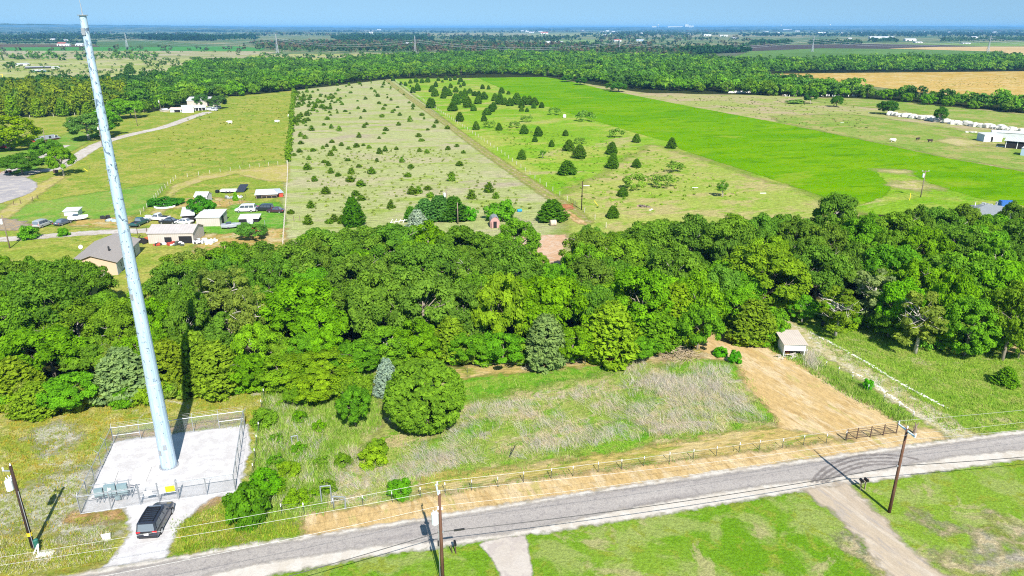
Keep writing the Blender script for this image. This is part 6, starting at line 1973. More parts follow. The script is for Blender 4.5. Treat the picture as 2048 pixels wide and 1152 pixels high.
# ------------------------------------------------------------------ the farmsteads
M_tanw = pbr('tan_siding', (0.5, 0.36, 0.25, 1), 0.8, 0, .06, 2)
M_greyw = pbr('grey_siding', (0.42, 0.45, 0.47, 1), 0.8, 0, .06, 2)
M_shing = pbr('brown_shingles', (0.26, 0.235, 0.22, 1), 0.9, 0, .22, 5)
M_shing2 = pbr('grey_shingles', (0.19, 0.21, 0.23, 1), 0.9, 0, .18, 5)
M_metw = ribbed_mat('cream_sheet_metal', (0.48, 0.43, 0.39, 1), .45, 0, .08)
M_metr = ribbed_mat('striped_sheet_roof', (0.4, 0.37, 0.36, 1), .6, 0, .08)
M_whroof = ribbed_mat('white_sheet_roof', (0.52, 0.53, 0.55, 1), .5, 0, .07)
M_whwall = ribbed_mat('white_sheet_siding', (0.52, 0.54, 0.56, 1), .4, 0, .06)
M_redw = pbr('red_wall', (0.42, 0.06, 0.035, 1), 0.8, 0, .15)
M_pinkw = pbr('faded_red_boards', (0.4, 0.23, 0.21, 1), 0.85, 0, .15, 4)
M_bluew = pbr('pale_blue_wall', (0.36, 0.48, 0.6, 1), 0.7)
M_inner = pbr('painted_interior_shade', (0.012, 0.012, 0.014, 1), .9)  # near-black colour stands in for shade inside openings and open sheds
M_teal = pbr('teal_roof', (0.03, 0.16, 0.17, 1), .6)

def gable(name, label, cat, p, rz, L, D, h, rise, wall, roof, over=.3, openings=(), group=None, mono=False, fascia=None):
    """p = front left corner on the ground, x along the front, y into the building; ridge runs along x unless rise is given as ('y', r)"""
    t = thing(name, label, cat, p, rz, group)
    along_y = isinstance(rise, tuple)
    rs = rise[1] if along_y else rise
    m = MB()
    if mono:
        m.add([(0, 0, -.1), (L, 0, -.1), (L, D, -.1), (0, D, -.1), (0, 0, h), (L, 0, h), (L, D, h + rs), (0, D, h + rs)],
              [(0, 1, 5, 4), (1, 2, 6, 5), (2, 3, 7, 6), (3, 0, 4, 7)])
    elif along_y:
        m.add([(0, 0, -.1), (L, 0, -.1), (L, D, -.1), (0, D, -.1), (0, 0, h), (L, 0, h), (L, D, h), (0, D, h), (L / 2, 0, h + rs), (L / 2, D, h + rs)],
              [(0, 1, 5, 8, 4), (1, 2, 6, 5), (2, 3, 7, 9, 6), (3, 0, 4, 7)])
    else:
        m.add([(0, 0, -.1), (L, 0, -.1), (L, D, -.1), (0, D, -.1), (0, 0, h), (L, 0, h), (L, D, h), (0, D, h), (0, D / 2, h + rs), (L, D / 2, h + rs)],
              [(0, 1, 5, 4), (1, 2, 6, 9, 5), (2, 3, 7, 6), (3, 0, 4, 8, 7)])
    wl = m.build('wall', wall, t)
    th = .1
    def slab_(q):
        r_ = MB()
        r_.add([Vector(v) + Vector((0, 0, .012)) for v in q] + [Vector(v) + Vector((0, 0, th)) for v in q],
               [(3, 2, 1, 0), (4, 5, 6, 7)] + [(i, (i + 1) % 4, (i + 1) % 4 + 4, i + 4) for i in range(4)])
        return r_
    if mono:
        s = rs / D
        slab_([(-over, -over, h - over * s), (L + over, -over, h - over * s), (L + over, D + over, h + rs + over * s), (-over, D + over, h + rs + over * s)]).build('roof', roof, t)
    elif along_y:
        s = rs / (L / 2)
        r_ = slab_([(-over, -over, h - over * s), (L / 2, -over, h + rs), (L / 2, D + over, h + rs), (-over, D + over, h - over * s)])
        r2 = slab_([(L / 2, -over, h + rs), (L + over, -over, h - over * s), (L + over, D + over, h - over * s), (L / 2, D + over, h + rs)])
        r_.add(r2.v, r2.f)
        r_.build('roof', roof, t)
    else:
        s = rs / (D / 2)
        r_ = slab_([(-over, -over, h - over * s), (L + over, -over, h - over * s), (L + over, D / 2, h + rs), (-over, D / 2, h + rs)])
        r2 = slab_([(-over, D / 2, h + rs), (L + over, D / 2, h + rs), (L + over, D + over, h - over * s), (-over, D + over, h - over * s)])
        r_.add(r2.v, r2.f)
        r_.build('roof', roof, t)
    for (nm, side, u0, u1, z0, z1, mt) in openings:
        c, w_, hh_ = (u0 + u1) / 2, abs(u1 - u0), z1 - z0
        if side == 'f':
            o = MB().box((c, -.02, (z0 + z1) / 2), (w_, .06, hh_)).build(nm, mt, t)
        elif side == 'r':
            o = MB().box((L + .02, c, (z0 + z1) / 2), (.06, w_, hh_)).build(nm, mt, t)
        else:
            o = MB().box((-.02, c, (z0 + z1) / 2), (.06, w_, hh_)).build(nm, mt, t)
        if nm == 'window':
            fr = MB()
            for a_, b_, c_, d_ in ((u0 - .08, u1 + .08, z0 - .1, z0), (u0 - .08, u1 + .08, z1, z1 + .08), (u0 - .08, u0, z0, z1), (u1, u1 + .08, z0, z1)):
                cc, ww = (a_ + b_) / 2, b_ - a_
                if side == 'f': fr.box((cc, -.04, (c_ + d_) / 2), (ww, .09, d_ - c_))
                elif side == 'r': fr.box((L + .04, cc, (c_ + d_) / 2), (.09, ww, d_ - c_))
                else: fr.box((-.04, cc, (c_ + d_) / 2), (.09, ww, d_ - c_))
            fr.build('frame', M_white, o)
    if fascia:
        MB().box((L / 2, -over - .03, h - .12), (L + 2 * over, .06, .22)).build('fascia', fascia, t)
    return t, wl
def from_px(bl, br, top_eave, z=0):
    """front left / right foot pixels and the row of the eave -> corner, angle, length, height"""
    a, b = W(*bl), W(*br)
    return a, math.atan2(b.y - a.y, b.x - a.x), (b - a).length, hfrom(br[1], top_eave)

# tan house
fr_ = Vector((-72.6, 124.6, 0)) * (CAMH / 43.0); fr_.z = 0
rz = R(11.5)
Lh, Dh = 8.2, 15.5
fl_ = fr_ - Vector((math.cos(rz), math.sin(rz), 0)) * Lh
t, _ = gable('house', 'tan-walled house with a brown shingle roof behind the near wood', 'house', fl_, rz, Lh, Dh, 2.8, ('y', 1.45), M_tanw, M_shing, .45,
             [('window', 'r', 2.2, 2.9, 1.0, 2.0, M_glass), ('window', 'r', 4.6, 5.4, .8, 2.2, M_glass), ('window', 'r', 8.0, 8.9, 1.0, 2.1, M_glass), ('door', 'r', 11, 12, .1, 2.1, M_dark), ('window', 'f', 2.2, 3.4, .9, 2.1, M_glass), ('side_wall', 'r', .1, Dh - .1, -.05, 2.72, M_greyw)])
MB().cyl((Lh * .72, 4.6, 3.2), (Lh * .72, 4.6, 4.6), .17, .17, 10).build('chimney', M_dark, t)
MB().cyl((-.6, 9, 0), (-.6, 9, 3.6), .04, .04, 6).build('dish_post', M_galv, t)
MB().cyl((-.6, 8.9, 3.6), (-.62, 8.8, 3.65), .4, .42, 14).build('satellite_dish', M_white, t)
# striped metal barn
a, r_, L_, h_ = from_px((298, 488), (388, 487), 466)
t, _ = gable('metal_barn', 'long striped cream metal barn behind the tan house', 'barn', a, r_, L_, 6.5, h_, 1.15, M_metw, M_metr, .2,
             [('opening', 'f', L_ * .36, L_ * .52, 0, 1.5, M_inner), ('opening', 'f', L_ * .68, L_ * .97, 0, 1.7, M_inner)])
# pipe frame left of it
a2 = W(258, 478)
t = thing('carport_skeleton', 'dark bare pipe carport skeleton between the tan house and the striped barn', 'carport', a2)
b2 = W(296, 476) - a2
for q in (Vector((0, 0, 0)), b2 * .5, b2):
    MB().cyl((q.x, q.y, 0), (q.x, q.y, 2.6), .07, .07, 8).build('post', M_rustb, t)
MB().cyl((0, 0, 2.6), (b2.x, b2.y, 2.6), .07, .07, 8).build('rail', M_rustb, t)
for px, py, s, c_, lab in ((292, 486, 1.0, (0.5, .14, .05, 1), 'orange tractor parked against the left end of the striped barn'),):
    q = W(px, py)
    t = thing('tractor', lab, 'tractor', q, R(60))
    om = pbr('orange_paint', c_, .4)
    MB().box((.7, 0, 1.0), (1.5, .6, .6)).build('bonnet', om, t, bevel=.06)
    MB().box((-.5, 0, 1.0), (.8, .7, .3)).build('seat', M_black, t, bevel=.05)
    for x_, r2_ in ((-.7, .65), (1.1, .4)):
        for s_ in (-1, 1):
            MB().cyl((x_, s_ * .5, r2_), (x_, s_ * .8, r2_), r2_, r2_, 16).build('wheel', M_tyre, t)
    MB().tube([(-.9, -.5, 1.1), (-.9, -.5, 2.1), (-.9, .5, 2.1), (-.9, .5, 1.1)], .04, 6).build('roll_bar', M_dark, t)
# junk by the barn
def junk(label, px, py, n, sx, sy, pal, seed, hmax=.8):
    rr_ = random.Random(seed)
    q = W(px, py)
    m = MB()
    for i in range(n):
        s = (rr_.uniform(.3, 1.1), rr_.uniform(.3, .9), rr_.uniform(.15, hmax))
        m.box((rr_.uniform(-sx, sx), rr_.uniform(-sy, sy), s[2] / 2 + rr_.uniform(0, .15)), s, rr_.randrange(len(pal)), rr_.uniform(0, 3))
    return tag(m.build('scrap_heap', pal, None, bevel=.02, loc=q, seg=1), label, 'scrap')
junk('heap of white and grey scrap at the right end of the striped barn', 408, 486, 34, 2.2, 1.3, [M_white, M_greyw, M_dark, M_white], 3)
junk('blue and grey clutter beside the sandy spot left of the farm vehicles', 222, 442, 14, 1.2, .8, [M_bluew, M_dark, M_greyw], 4, .6)
junk('dark frame and weeds of scrap left of the blue clutter', 209, 438, 12, .9, .6, [M_dark, M_post, M_greyw], 5, .9)
junk('white bits strewn in the small fenced garden', 468, 396, 26, 2.2, 1.0, [M_white, M_galv, M_dark], 6, .6)
junk('row of scrap along the front of the striped barn', 340, 490, 22, 3.2, .7, [M_dark, M_post, M_white, M_redw], 8, .7)
junk('scrap tucked by the dead white boards left of the farm shed', 303, 436, 16, 1.6, .8, [M_white, M_greyw], 9, .5)

# white farm shed with lean-to
a, r_, L_, h_ = from_px((394, 454), (441, 453), 435)
t, _ = gable('farm_shed', 'white-roofed farm shed with cream walls beside the round tree', 'shed', a, r_, L_, 6.0, h_, .5, M_metw, M_whroof, .2, [('door', 'r', 1.5, 3.0, 0, 2.1, M_inner)], mono=True)
a, r_, L_, h_ = from_px((366, 448), (392, 446), 430)
gable('lean_to', 'white lean-to roof over dark walls left of the white-roofed farm shed', 'shed', a, r_, L_ - .3, 6.0, h_, .6, M_inner, M_whroof, .3, [], mono=True)
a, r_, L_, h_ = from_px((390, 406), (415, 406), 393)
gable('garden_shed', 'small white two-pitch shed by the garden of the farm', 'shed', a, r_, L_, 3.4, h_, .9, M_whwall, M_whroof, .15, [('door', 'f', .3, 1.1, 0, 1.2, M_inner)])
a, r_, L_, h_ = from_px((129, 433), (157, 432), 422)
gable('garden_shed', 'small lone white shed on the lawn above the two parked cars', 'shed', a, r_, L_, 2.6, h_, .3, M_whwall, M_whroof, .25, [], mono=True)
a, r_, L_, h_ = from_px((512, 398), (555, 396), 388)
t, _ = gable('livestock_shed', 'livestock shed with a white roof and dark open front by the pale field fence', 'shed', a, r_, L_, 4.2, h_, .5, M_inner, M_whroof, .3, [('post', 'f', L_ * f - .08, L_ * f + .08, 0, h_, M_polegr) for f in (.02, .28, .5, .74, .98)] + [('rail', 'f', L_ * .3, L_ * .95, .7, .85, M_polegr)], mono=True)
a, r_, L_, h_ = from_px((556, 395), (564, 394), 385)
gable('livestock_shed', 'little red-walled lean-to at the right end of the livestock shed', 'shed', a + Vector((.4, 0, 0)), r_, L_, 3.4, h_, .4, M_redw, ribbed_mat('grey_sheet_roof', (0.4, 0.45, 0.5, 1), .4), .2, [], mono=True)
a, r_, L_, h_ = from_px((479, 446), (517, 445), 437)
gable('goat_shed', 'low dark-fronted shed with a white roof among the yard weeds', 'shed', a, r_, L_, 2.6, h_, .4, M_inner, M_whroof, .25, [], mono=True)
a, r_, L_, h_ = from_px((496, 453), (507, 452), 443)
gable('goat_shed', 'tiny grey hut against the low dark-fronted shed', 'shed', a, r_, L_, 1.8, h_, .3, M_greyw, M_whroof, .1, [], mono=True)
q = W(471, 386)
t = thing('solar_panel', 'dark tilted panel at the edge of the cut hay behind the garden', 'panel', q, R(8))
m = MB(); m.add([(0, 0, .25), (2.4, 0, .25), (2.9, 4.6, 1.5), (.5, 4.6, 1.5), (0, 0, .33), (2.4, 0, .33), (2.9, 4.6, 1.58), (.5, 4.6, 1.58)], [(3, 2, 1, 0), (4, 5, 6, 7), (0, 1, 5, 4), (1, 2, 6, 5), (2, 3, 7, 6), (3, 0, 4, 7)])
m.build('panel', pbr('dark_panel_face', (0.03, 0.035, 0.05, 1), .3), t)
for x_, y_, z_ in ((.1, .1, .3), (2.3, .1, .3), (.6, 4.4, 1.5), (2.7, 4.4, 1.5)):
    MB().cyl((x_, y_, 0), (x_, y_, z_), .05, .05, 6).build('leg', M_galv, t)
q = W(442, 387)
t = thing('flat_trailer', 'long white flat trailer behind the garden shed', 'trailer', q, R(3))
MB().box((2.0, .8, .75), (4.4, 1.9, .5)).build('deck', M_white, t, bevel=.04)
for x_ in (1.6, 2.6):
    for y_ in (-.2, 1.8):
        MB().cyl((x_, y_ - .1, .35), (x_, y_ + .1, .35), .35, .35, 14).build('wheel', M_tyre, t)
MB().box((-.8, .8, .55), (1.2, .1, .1)).build('drawbar', M_dark, t)
MB().box((-1.2, .8, .5), (.9, 1.2, .7)).build('front_box', M_black, t)
# garden ring
q = W(330, 414)
m = MB()
for i in range(26):
    a_ = i * 2 * math.pi / 26
    m.box((math.cos(a_) * 2.6, math.sin(a_) * 2.2, .25), (.6, .25, .5), 0, a_ + math.pi / 2)
tag(m.build('garden_ring', M_white, None, bevel=.04, loc=q), 'white ring of tubs round the low green shrub heap', 'planter')
# round metal pens, red barrels
for px, dx in ((505, 0), (512, 0)):
    q = W(px, 463)
    t = thing('red_barrel', 'left of the two red barrels at the worn yard corner' if px == 505 else 'right of the two red barrels at the worn yard corner', 'barrel', q)
    rm = M_redw
    MB().tube([(0, 0, 0), (0, 0, .05), (0, 0, .9), (0, 0, .95)], [.28, .31, .31, .28], 14).build('drum', rm, t)
    for z_ in (.3, .62):
        MB().cyl((0, 0, z_), (0, 0, z_ + .05), .33, .33, 14).build('hoop', rm, t)

# farm vehicles
CP_ = {k_: car_paint(k_ + '_car_paint', c_) for k_, c_ in dict(silver=(.42, .43, .44, 1), grey=(.1, .13, .18, 1), white=(.75, .76, .78, 1), teal=(.02, .1, .1, 1), red=(.4, .02, .03, 1), plum=(.07, .03, .05, 1), black2=(.02, .022, .03, 1)).items()}
def park(kind, label, px, py, hdg, paint):
    return vehicle(kind, label, {'suv': 'car', 'sedan': 'car', 'pickup': 'pickup', 'van': 'van'}[kind], W(px, py), R(hdg), CP_[paint])
park('suv', 'silver suv, leftmost of the two cars on the farm lawn', 87, 453, 84, 'silver')
park('sedan', 'dark grey sedan, right of the silver suv on the farm lawn', 127, 449, 80, 'grey')
park('pickup', 'dark teal pickup half hidden behind the tower above the farm drive', 280, 450, 84, 'teal')
park('pickup', 'white pickup above the striped barn', 318, 441, 172, 'white')
park('sedan', 'black flat-looking car right below the white pickup', 338, 447, 178, 'black2')
park('sedan', 'white car nosing out behind the striped barn roof', 368, 448, 170, 'white')
park('van', 'white van in the weeds right of the farm sheds', 492, 424, 186, 'white')
park('sedan', 'red car beside the white van in the weeds', 506, 419, 4, 'red')
park('sedan', 'dark plum car in the weeds by the pale field fence', 552, 425, 172, 'plum')
park('suv', 'black car between the white van and the plum car', 528, 422, 178, 'black2')
park('van', 'red van in the shade of the huge oak at the left edge', 8, 297, 20, 'red')
def boat(label, px, py, rz, c):
    t = thing('small_boat', label, 'boat', W(px, py), R(rz))
    st = [(-2.2, .75, .55, 1.2, .1), (-1, .9, .45, 1.2, .12), (.6, .85, .45, 1.25, .12), (1.6, .5, .55, 1.3, .12), (2.2, .08, .9, 1.35, .05)]
    loft(MB(), st).build('hull', c, t, bevel=.02)
    MB().box((-.5, 0, 1.4), (1.2, 1.1, .4)).build('windshield', M_glass, t, bevel=.05)
    MB().box((0, 0, .4), (3.6, .12, .1)).build('trailer_frame', M_galv, t)
    for s in (-1, 1):
        MB().cyl((-.6, s * .7, .3), (-.6, s * .9, .3), .3, .3, 12).build('wheel', M_tyre, t)
boat('white boat on a trailer right of the grey sedan', 158, 441, 20, M_white)
boat('grey boat on a trailer beside the white-roofed farm shed', 463, 457, 15, pbr('grey_hull', (.3, .32, .36, 1), .4))

# mid distance poles
def midpole(label, bx, by, ty, mat, tr=False, arm=False, r=.15):
    t, p, h = pole(label, bx, by, ty, mat, r, group=None)
    if tr: transformer(t, (-.42, 0, h - 1.9), .27, .9)
    if arm:
        MB().box((0, 0, h - .25), (2.0, .12, .12)).build('crossarm', M_polegr, t)
        for s in (-.85, .85): insul(t, (s, 0, h - .19), .3, .08)
    return t, p, h
P1 = midpole('brown pole with a transformer on the grass below the farm drive', 20, 497, 431, M_polegr, True)
P2 = midpole('bare brown pole beside the red pipe gate', 1163, 420, 363, M_poledk, False)
P3 = midpole('pole standing right of the cedar clump in the pale pasture', 916, 449, 405, M_polegr)
P4 = midpole('pole with a white transformer behind the cedar clump in the pale pasture', 894, 436, 379, M_polegr, True)
P5 = midpole('pole with crossarm and transformer on the dry corner inside the bright crop', 1841, 395, 341, M_polegr, True, True)
P6 = midpole('pole beyond the gravel drive, just right of the tower', 275, 252, 217, M_polegr)
P7 = midpole('pole with a transformer beside the bend of the gravel drive', 205, 293, 250, M_polegr, True)
P8 = midpole('pale pole with a lamp left of the far white barn', 322, 223, 198, M_polegr, True)
P9 = midpole('pole in front of the red house', 94, 296, 258, M_polegr)
def gate_like(name, label, cat, pts, h, mat, rails, r=.05, group=None):
    P_ = [W(*q) for q in pts]
    o0 = P_[0].copy()
    t = thing(name, label, cat, o0, group=group)
    for p in P_:
        q = p - o0
        MB().cyl((q.x, q.y, -.2), (q.x, q.y, h), r, r, 6).build('post', mat, t)
    for k_ in range(rails):
        zz = h * (.3 + .65 * k_ / max(1, rails - 1))
        MB().tube([(p.x - o0.x, p.y - o0.y, zz) for p in P_], r * .55, 5).build('rail', mat, t)
    return t
M_redp = pbr('red_oxide_pipe', (.3, .06, .03, 1), .7, 0, .2)
gate_like('pipe_gate', 'red oxide pipe gate across the dirt track', 'gate', [(1116, 419), (1130, 419), (1145, 418)], 1.5, M_redp, 5)
gate_like('pipe_gate', 'dark pipe gate beside the bare brown pole', 'gate', [(1140, 406), (1146, 410), (1154, 416)], 1.5, M_rustb, 4)
def line_posts(pts, step):
    w_ = [W(*q) for q in pts]
    out = []
    for a_, b_ in zip(w_[:-1], w_[1:]):
        n = max(1, int((b_ - a_).length / step))
        out += [(a_.lerp(b_, i / n).x, a_.lerp(b_, i / n).y) for i in range(n)]
    out.append((w_[-1].x, w_[-1].y))
    return out
M_palep = pbr('pale_fence_post', (.55, .5, .45, 1), .9)
wire_fence('pale post fence between the farmyard and the pale pasture', line_posts([(576, 328), (575, 360), (572, 410), (569, 450), (566, 492)], 2.2), 1.3, False, 3, True, M_palep, .075)
wire_fence('fence with weathered posts along the dirt track beside the cedar meadow', line_posts([(788, 160), (830, 190), (880, 224), (940, 264), (1010, 312), (1080, 366), (1150, 412), (1212, 456)], 6.0), 1.4, False, 3, True, M_palep, .08)
wire_fence('brown wire fence across the grazed field beyond the farm', line_posts([(130, 338), (230, 340), (330, 336), (440, 332), (574, 326)], 6), 1.3, False, 3, True, M_rustb, .05)
wire_fence('fence with pale posts curving round the cut hay', line_posts([(282, 430), (300, 410), (325, 382), (352, 358), (420, 348), (500, 336), (574, 328)], 3), 1.3, False, 3, True, M_palep, .06)
wire_fence('brown pipe fence on the lawn edge below the paved turning', line_posts([(28, 410), (42, 408), (66, 402), (76, 398)], 2.2), 1.3, False, 2, True, M_rustb, .07)
wire_fence('pale rail fence in front of the plantation', line_posts([(-20, 240), (60, 236), (130, 232), (190, 231), (236, 229)], 4), 1.6, False, 2, True, M_palep, .1)
wire_fence('wire garden fence around the worn yard of the farm', line_posts([(376, 412), (440, 411), (480, 412), (492, 396)], 2.5), 1.2, False, 3, True, M_rustb, .05)
wire_fence('low wire fence at the near end of the farmyard', line_posts([(497, 461), (500, 456), (530, 452), (568, 449)], 2.5), 1.4, False, 3, True, M_galv, .05)
wire_fence('wooden H-posts fence in the near corner of the pale pasture', line_posts([(572, 444), (588, 444), (600, 443)], 2.5), 1.5, False, 2, True, M_polegr, .08)

# pink shed, hay bale, barrel, scraps in the fields
q = W(981, 457)
t = thing('garden_shed', 'weathered pink barn-style shed at the edge of the near wood', 'shed', q, R(8))
w2, d2, h2 = 2.2, 2.6, 1.8
prof = [(0, -.1), (w2, -.1), (w2, h2), (w2 * .82, h2 + .7), (w2 / 2, h2 + 1.05), (w2 * .18, h2 + .7), (0, h2)]
m = MB(); n = len(prof)
m.add([(x_, 0, z_) for x_, z_ in prof] + [(x_, d2, z_) for x_, z_ in prof], [tuple(range(n)), tuple(reversed(range(n, 2 * n)))] + [(1, 1 + n, 2 + n, 2), (0, 6, 6 + n, n)])
m.build('wall', M_pinkw, t)
rp_ = prof[2:]
m = MB()
for (x0_, z0_), (x1_, z1_) in zip(rp_[:-1], rp_[1:]):
    m.add([(x0_, -.15, z0_ + .02), (x1_, -.15, z1_ + .02), (x1_, d2 + .15, z1_ + .02), (x0_, d2 + .15, z0_ + .02), (x0_, -.15, z0_ + .1), (x1_, -.15, z1_ + .1), (x1_, d2 + .15, z1_ + .1), (x0_, d2 + .15, z0_ + .1)],
          [(0, 1, 2, 3), (7, 6, 5, 4), (0, 4, 5, 1), (1, 5, 6, 2), (2, 6, 7, 3), (3, 7, 4, 0)])
m.build('roof', M_shing2, t)
MB().box((w2 * .5, -.02, .85), (.8, .06, 1.6)).build('doorway', M_inner, t)
MB().box((w2 * .1, -.3, .85), (.06, .7, 1.6)).build('door', M_pinkw, t)
q = W(1106, 452)
hb = thing('hay_bale', 'pale old hay bale below the wide cedar by the sandy clearing', 'hay bale', q, R(12))
m = MB()
for i in range(2):
    m.cyl((-.75, 0, .75), (.75, 0, .75), .76, .76, 20)
    break
m.build('bale', pbr('old_hay', (.42, .34, .25, 1), .95, 0, .25, 6), hb, bevel=.06)
for x_ in (-.4, 0, .4):
    MB().cyl((x_ - .015, 0, .75), (x_ + .015, 0, .75), .775, .775, 20).build('twine', M_white, hb)
q = W(1039, 424)
bb = thing('blue_barrel', 'bright blue barrel lying in the pale pasture', 'barrel', q, R(25))
MB().tube([(-.6, 0, .4), (-.55, 0, .4), (.55, 0, .4), (.6, 0, .4)], [.34, .4, .4, .34], 14).build('drum', pbr('blue_plastic', (.02, .25, .55, 1), .4), bb)
for x_ in (-.25, .25):
    MB().cyl((x_ - .03, 0, .4), (x_ + .03, 0, .4), .425, .425, 14).build('hoop', pbr('blue_band', (.03, .3, .6, 1), .4), bb)
q = W(1129, 236)
wb_ = thing('white_tank', 'small white box tank in the cedar meadow', 'tank', q)
MB().box((0, 0, 1.0), (1.5, 1.2, 1.5)).build('tank', M_white, wb_, bevel=.15)
MB().box((0, 0, .15), (1.4, 1.1, .25)).build('pallet', M_polegr, wb_)
junk('small heap of debris in a hollow of the dry meadow', 1285, 414, 16, 1.4, .6, [M_polegr, M_dark, M_pinkw, M_polegr], 11, .5)
for px, py, a_, lab in ((1302, 420, 60, 'white board lying right of the debris hollow'), (1390, 376, 10, 'small white sheet in the dry meadow near the crop'), (1526, 387, 5, 'white sheet flat in the dry meadow nearest the crop corner'), (1173, 372, 0, 'white scrap beside the bare brown pole'),
                    (1738, 226, 70, 'pale plank in the field left of the rubble bank'), (1684, 246, 10, 'grey sheet flat in the pale field')):
    o = MB().box((0, 0, .1), (1.8, .5, .12)).build('board', M_white, None, bevel=.02, loc=W(px, py), rz=R(a_))
    tag(o, lab, 'board')
o = MB().tube([(0, 0, 0), (-3.2, 3.4, .3)], .12, 6).build('yellow_pole', M_yel, None, loc=W(176, 343)); tag(o, 'yellow stick lying in the grazed field near the bend', 'stick')
o = MB().tube([(0, 0, 0), (1.2, 2.2, 1.6)], .06, 6).build('guy_marker', M_yel, None, loc=W(1819, 401)); tag(o, 'yellow guy marker by the crossarm pole', 'marker')
o = MB().tube([(0, 0, .05), (-.8, 2.4, .9)], .06, 6).build('guy_marker', M_yel, None, loc=W(1196, 412)); tag(o, 'yellow guy marker near the bare brown pole', 'marker')
# A frame of white timbers
q = W(793, 447)
t = thing('timber_frame', 'collapsed white timber frame left of the blue-grey spruce of the far wood edge', 'frame', q)
for i in range(4):
    MB().tube([(-1.5 + i, 0, 0), (-.9 + i, .1, 1.1)], .06, 5).build('strut', M_white, t)
MB().tube([(-1.6, 0, .2), (2.6, .1, .9)], .06, 5).build('rail', M_white, t)

# ---- far left farm
a, r_, L_, h_ = from_px((374, 212), (430, 210), 201)
gable('metal_barn', 'big white barn at the end of the far gravel drive', 'barn', W(375, 213), 0.05, L_, 12, h_ + .8, 1.6, M_metw, M_whroof, .3, [('door', 'f', L_ * .75, L_ * .95, 0, 3, M_inner)])
a, r_, L_, h_ = from_px((365, 226), (388, 225), 214)
gable('farm_shed', 'white boxy shed in front of the big white barn', 'shed', a, r_, L_, 7, h_, .5, M_white, M_whroof, .2, [], mono=True)
a, r_, L_, h_ = from_px((390, 222), (412, 221), 215)
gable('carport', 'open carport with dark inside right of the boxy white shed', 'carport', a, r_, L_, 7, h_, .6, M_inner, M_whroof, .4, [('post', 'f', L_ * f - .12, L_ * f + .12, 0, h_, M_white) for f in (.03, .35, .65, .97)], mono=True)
a, r_, L_, h_ = from_px((340, 225), (363, 225), 219)
gable('low_shed', 'low pinkish-roofed shed left of the boxy white shed', 'shed', a, r_, L_, 5, h_, .8, M_greyw, pbr('pinkish_roof', (.6, .45, .4, 1), .8), .3, [('opening', 'f', L_ * .4, L_ * .9, 0, 1.3, M_inner)])
a, r_, L_, h_ = from_px((327, 224), (338, 223), 219)
gable('low_shed', 'tiny pale shed beside the lamp pole of the far farm', 'shed', a, r_, L_, 4, h_, .5, M_metw, M_whroof, .2)
for i, (px, py) in enumerate(((420, 221), (427, 222), (434, 218))):
    vehicle('van' if i == 0 else 'suv', ['white van', 'white suv', 'pale suv'][i] + ' parked %s of the carport at the far farm' % ['just right', 'second right', 'farthest right'][i], 'car', W(px, py), R(170), CP_['white' if i < 2 else 'silver'])
# red house
a, r_, L_, h_ = from_px((74, 285), (122, 279), 274)
t, _ = gable('house', 'long low red house with a grey roof behind the oaks', 'house', a, r_ + .1, L_, 8, h_ - .2, .9, M_redw, M_shing2, .5, [('window', 'f', 2, 3.2, .9, 1.9, M_glass), ('window', 'f', 8, 9.2, .9, 1.9, M_glass), ('door', 'f', 5.4, 6.3, 0, 1.9, M_dark)])
gate_like('pipe_gate', 'red gate at the left edge by the paved turning', 'gate', [(2, 348), (10, 347)], 1.4, M_redp, 4)
q = W(17, 346)
tt = thing('tractor', 'red ride-on mower near the left edge by the paved turning', 'mower', q, R(20))
MB().box((.5, 0, .6), (.9, .6, .5)).build('bonnet', M_redp, tt, bevel=.06)
MB().box((-.4, 0, .65), (.5, .5, .5)).build('seat', M_black, tt, bevel=.05)
for x_, r2_ in ((-.5, .35), (.7, .25)):
    for s_ in (-1, 1):
        MB().cyl((x_, s_ * .4, r2_), (x_, s_ * .55, r2_), r2_, r2_, 12).build('wheel', M_tyre, tt)
q = W(112, 346)
o = MB().box((0, 0, .5), (1.2, .9, 1.0)).build('dark_crate', M_rustb, None, bevel=.04, loc=q); tag(o, 'dark crate at the bend of the gravel drive', 'crate')

# ---- right edge: grey-roofed house, white sheds, rubble bank
p0 = Vector(G(1930, 428, 2.7)); p1 = Vector(G(2006, 436, 2.7)); p0.z = p1.z = 0
rz = math.atan2(p1.y - p0.y, p1.x - p0.x)
t = thing('house', 'grey-roofed house behind the near wood at the right edge', 'house', p0, rz)
L2, D2, h2, rs = 11.5, 9.5, 2.7, 1.9
MB().box((L2 / 2, D2 / 2, h2 / 2), (L2, D2, h2)).build('wall', M_bluew, t)
o_ = .5
m = MB()
m.add([(-o_, -o_, h2 + .01), (L2 + o_, -o_, h2 + .01), (L2 + o_, D2 + o_, h2 + .01), (-o_, D2 + o_, h2 + .01), (D2 * .45, D2 / 2, h2 + rs), (L2 - D2 * .45, D2 / 2, h2 + rs)],
      [(0, 1, 5, 4), (1, 2, 5), (2, 3, 4, 5), (3, 0, 4), (3, 2, 1, 0)])
m.build('roof', M_shing2, t)
for i in range(4):
    MB().cyl((2 + i * 2.1, D2 * .62, h2 + .9), (2 + i * 2.1, D2 * .62, h2 + 1.9), .08, .08, 6).build('roof_vent', M_white, t)
MB().box((2.0, -.03, 1.4), (1.2, .06, 1.2)).build('window', M_glass, t)
MB().box((6.5, -.03, 1.4), (1.2, .06, 1.2)).build('window', M_glass, t)
q = W(2010, 425)
o = MB().box((0, 0, 1.2), (3.4, 2, 2.4)).build('blue_tarp_stack', pbr('blue_tarp', (.03, .12, .4, 1), .6, 0, .2), None, bevel=.15, loc=q + Vector((2, 3, 0)), rz=R(-10)); tag(o, 'blue tarp covered stack right of the grey-roofed house', 'tarp')
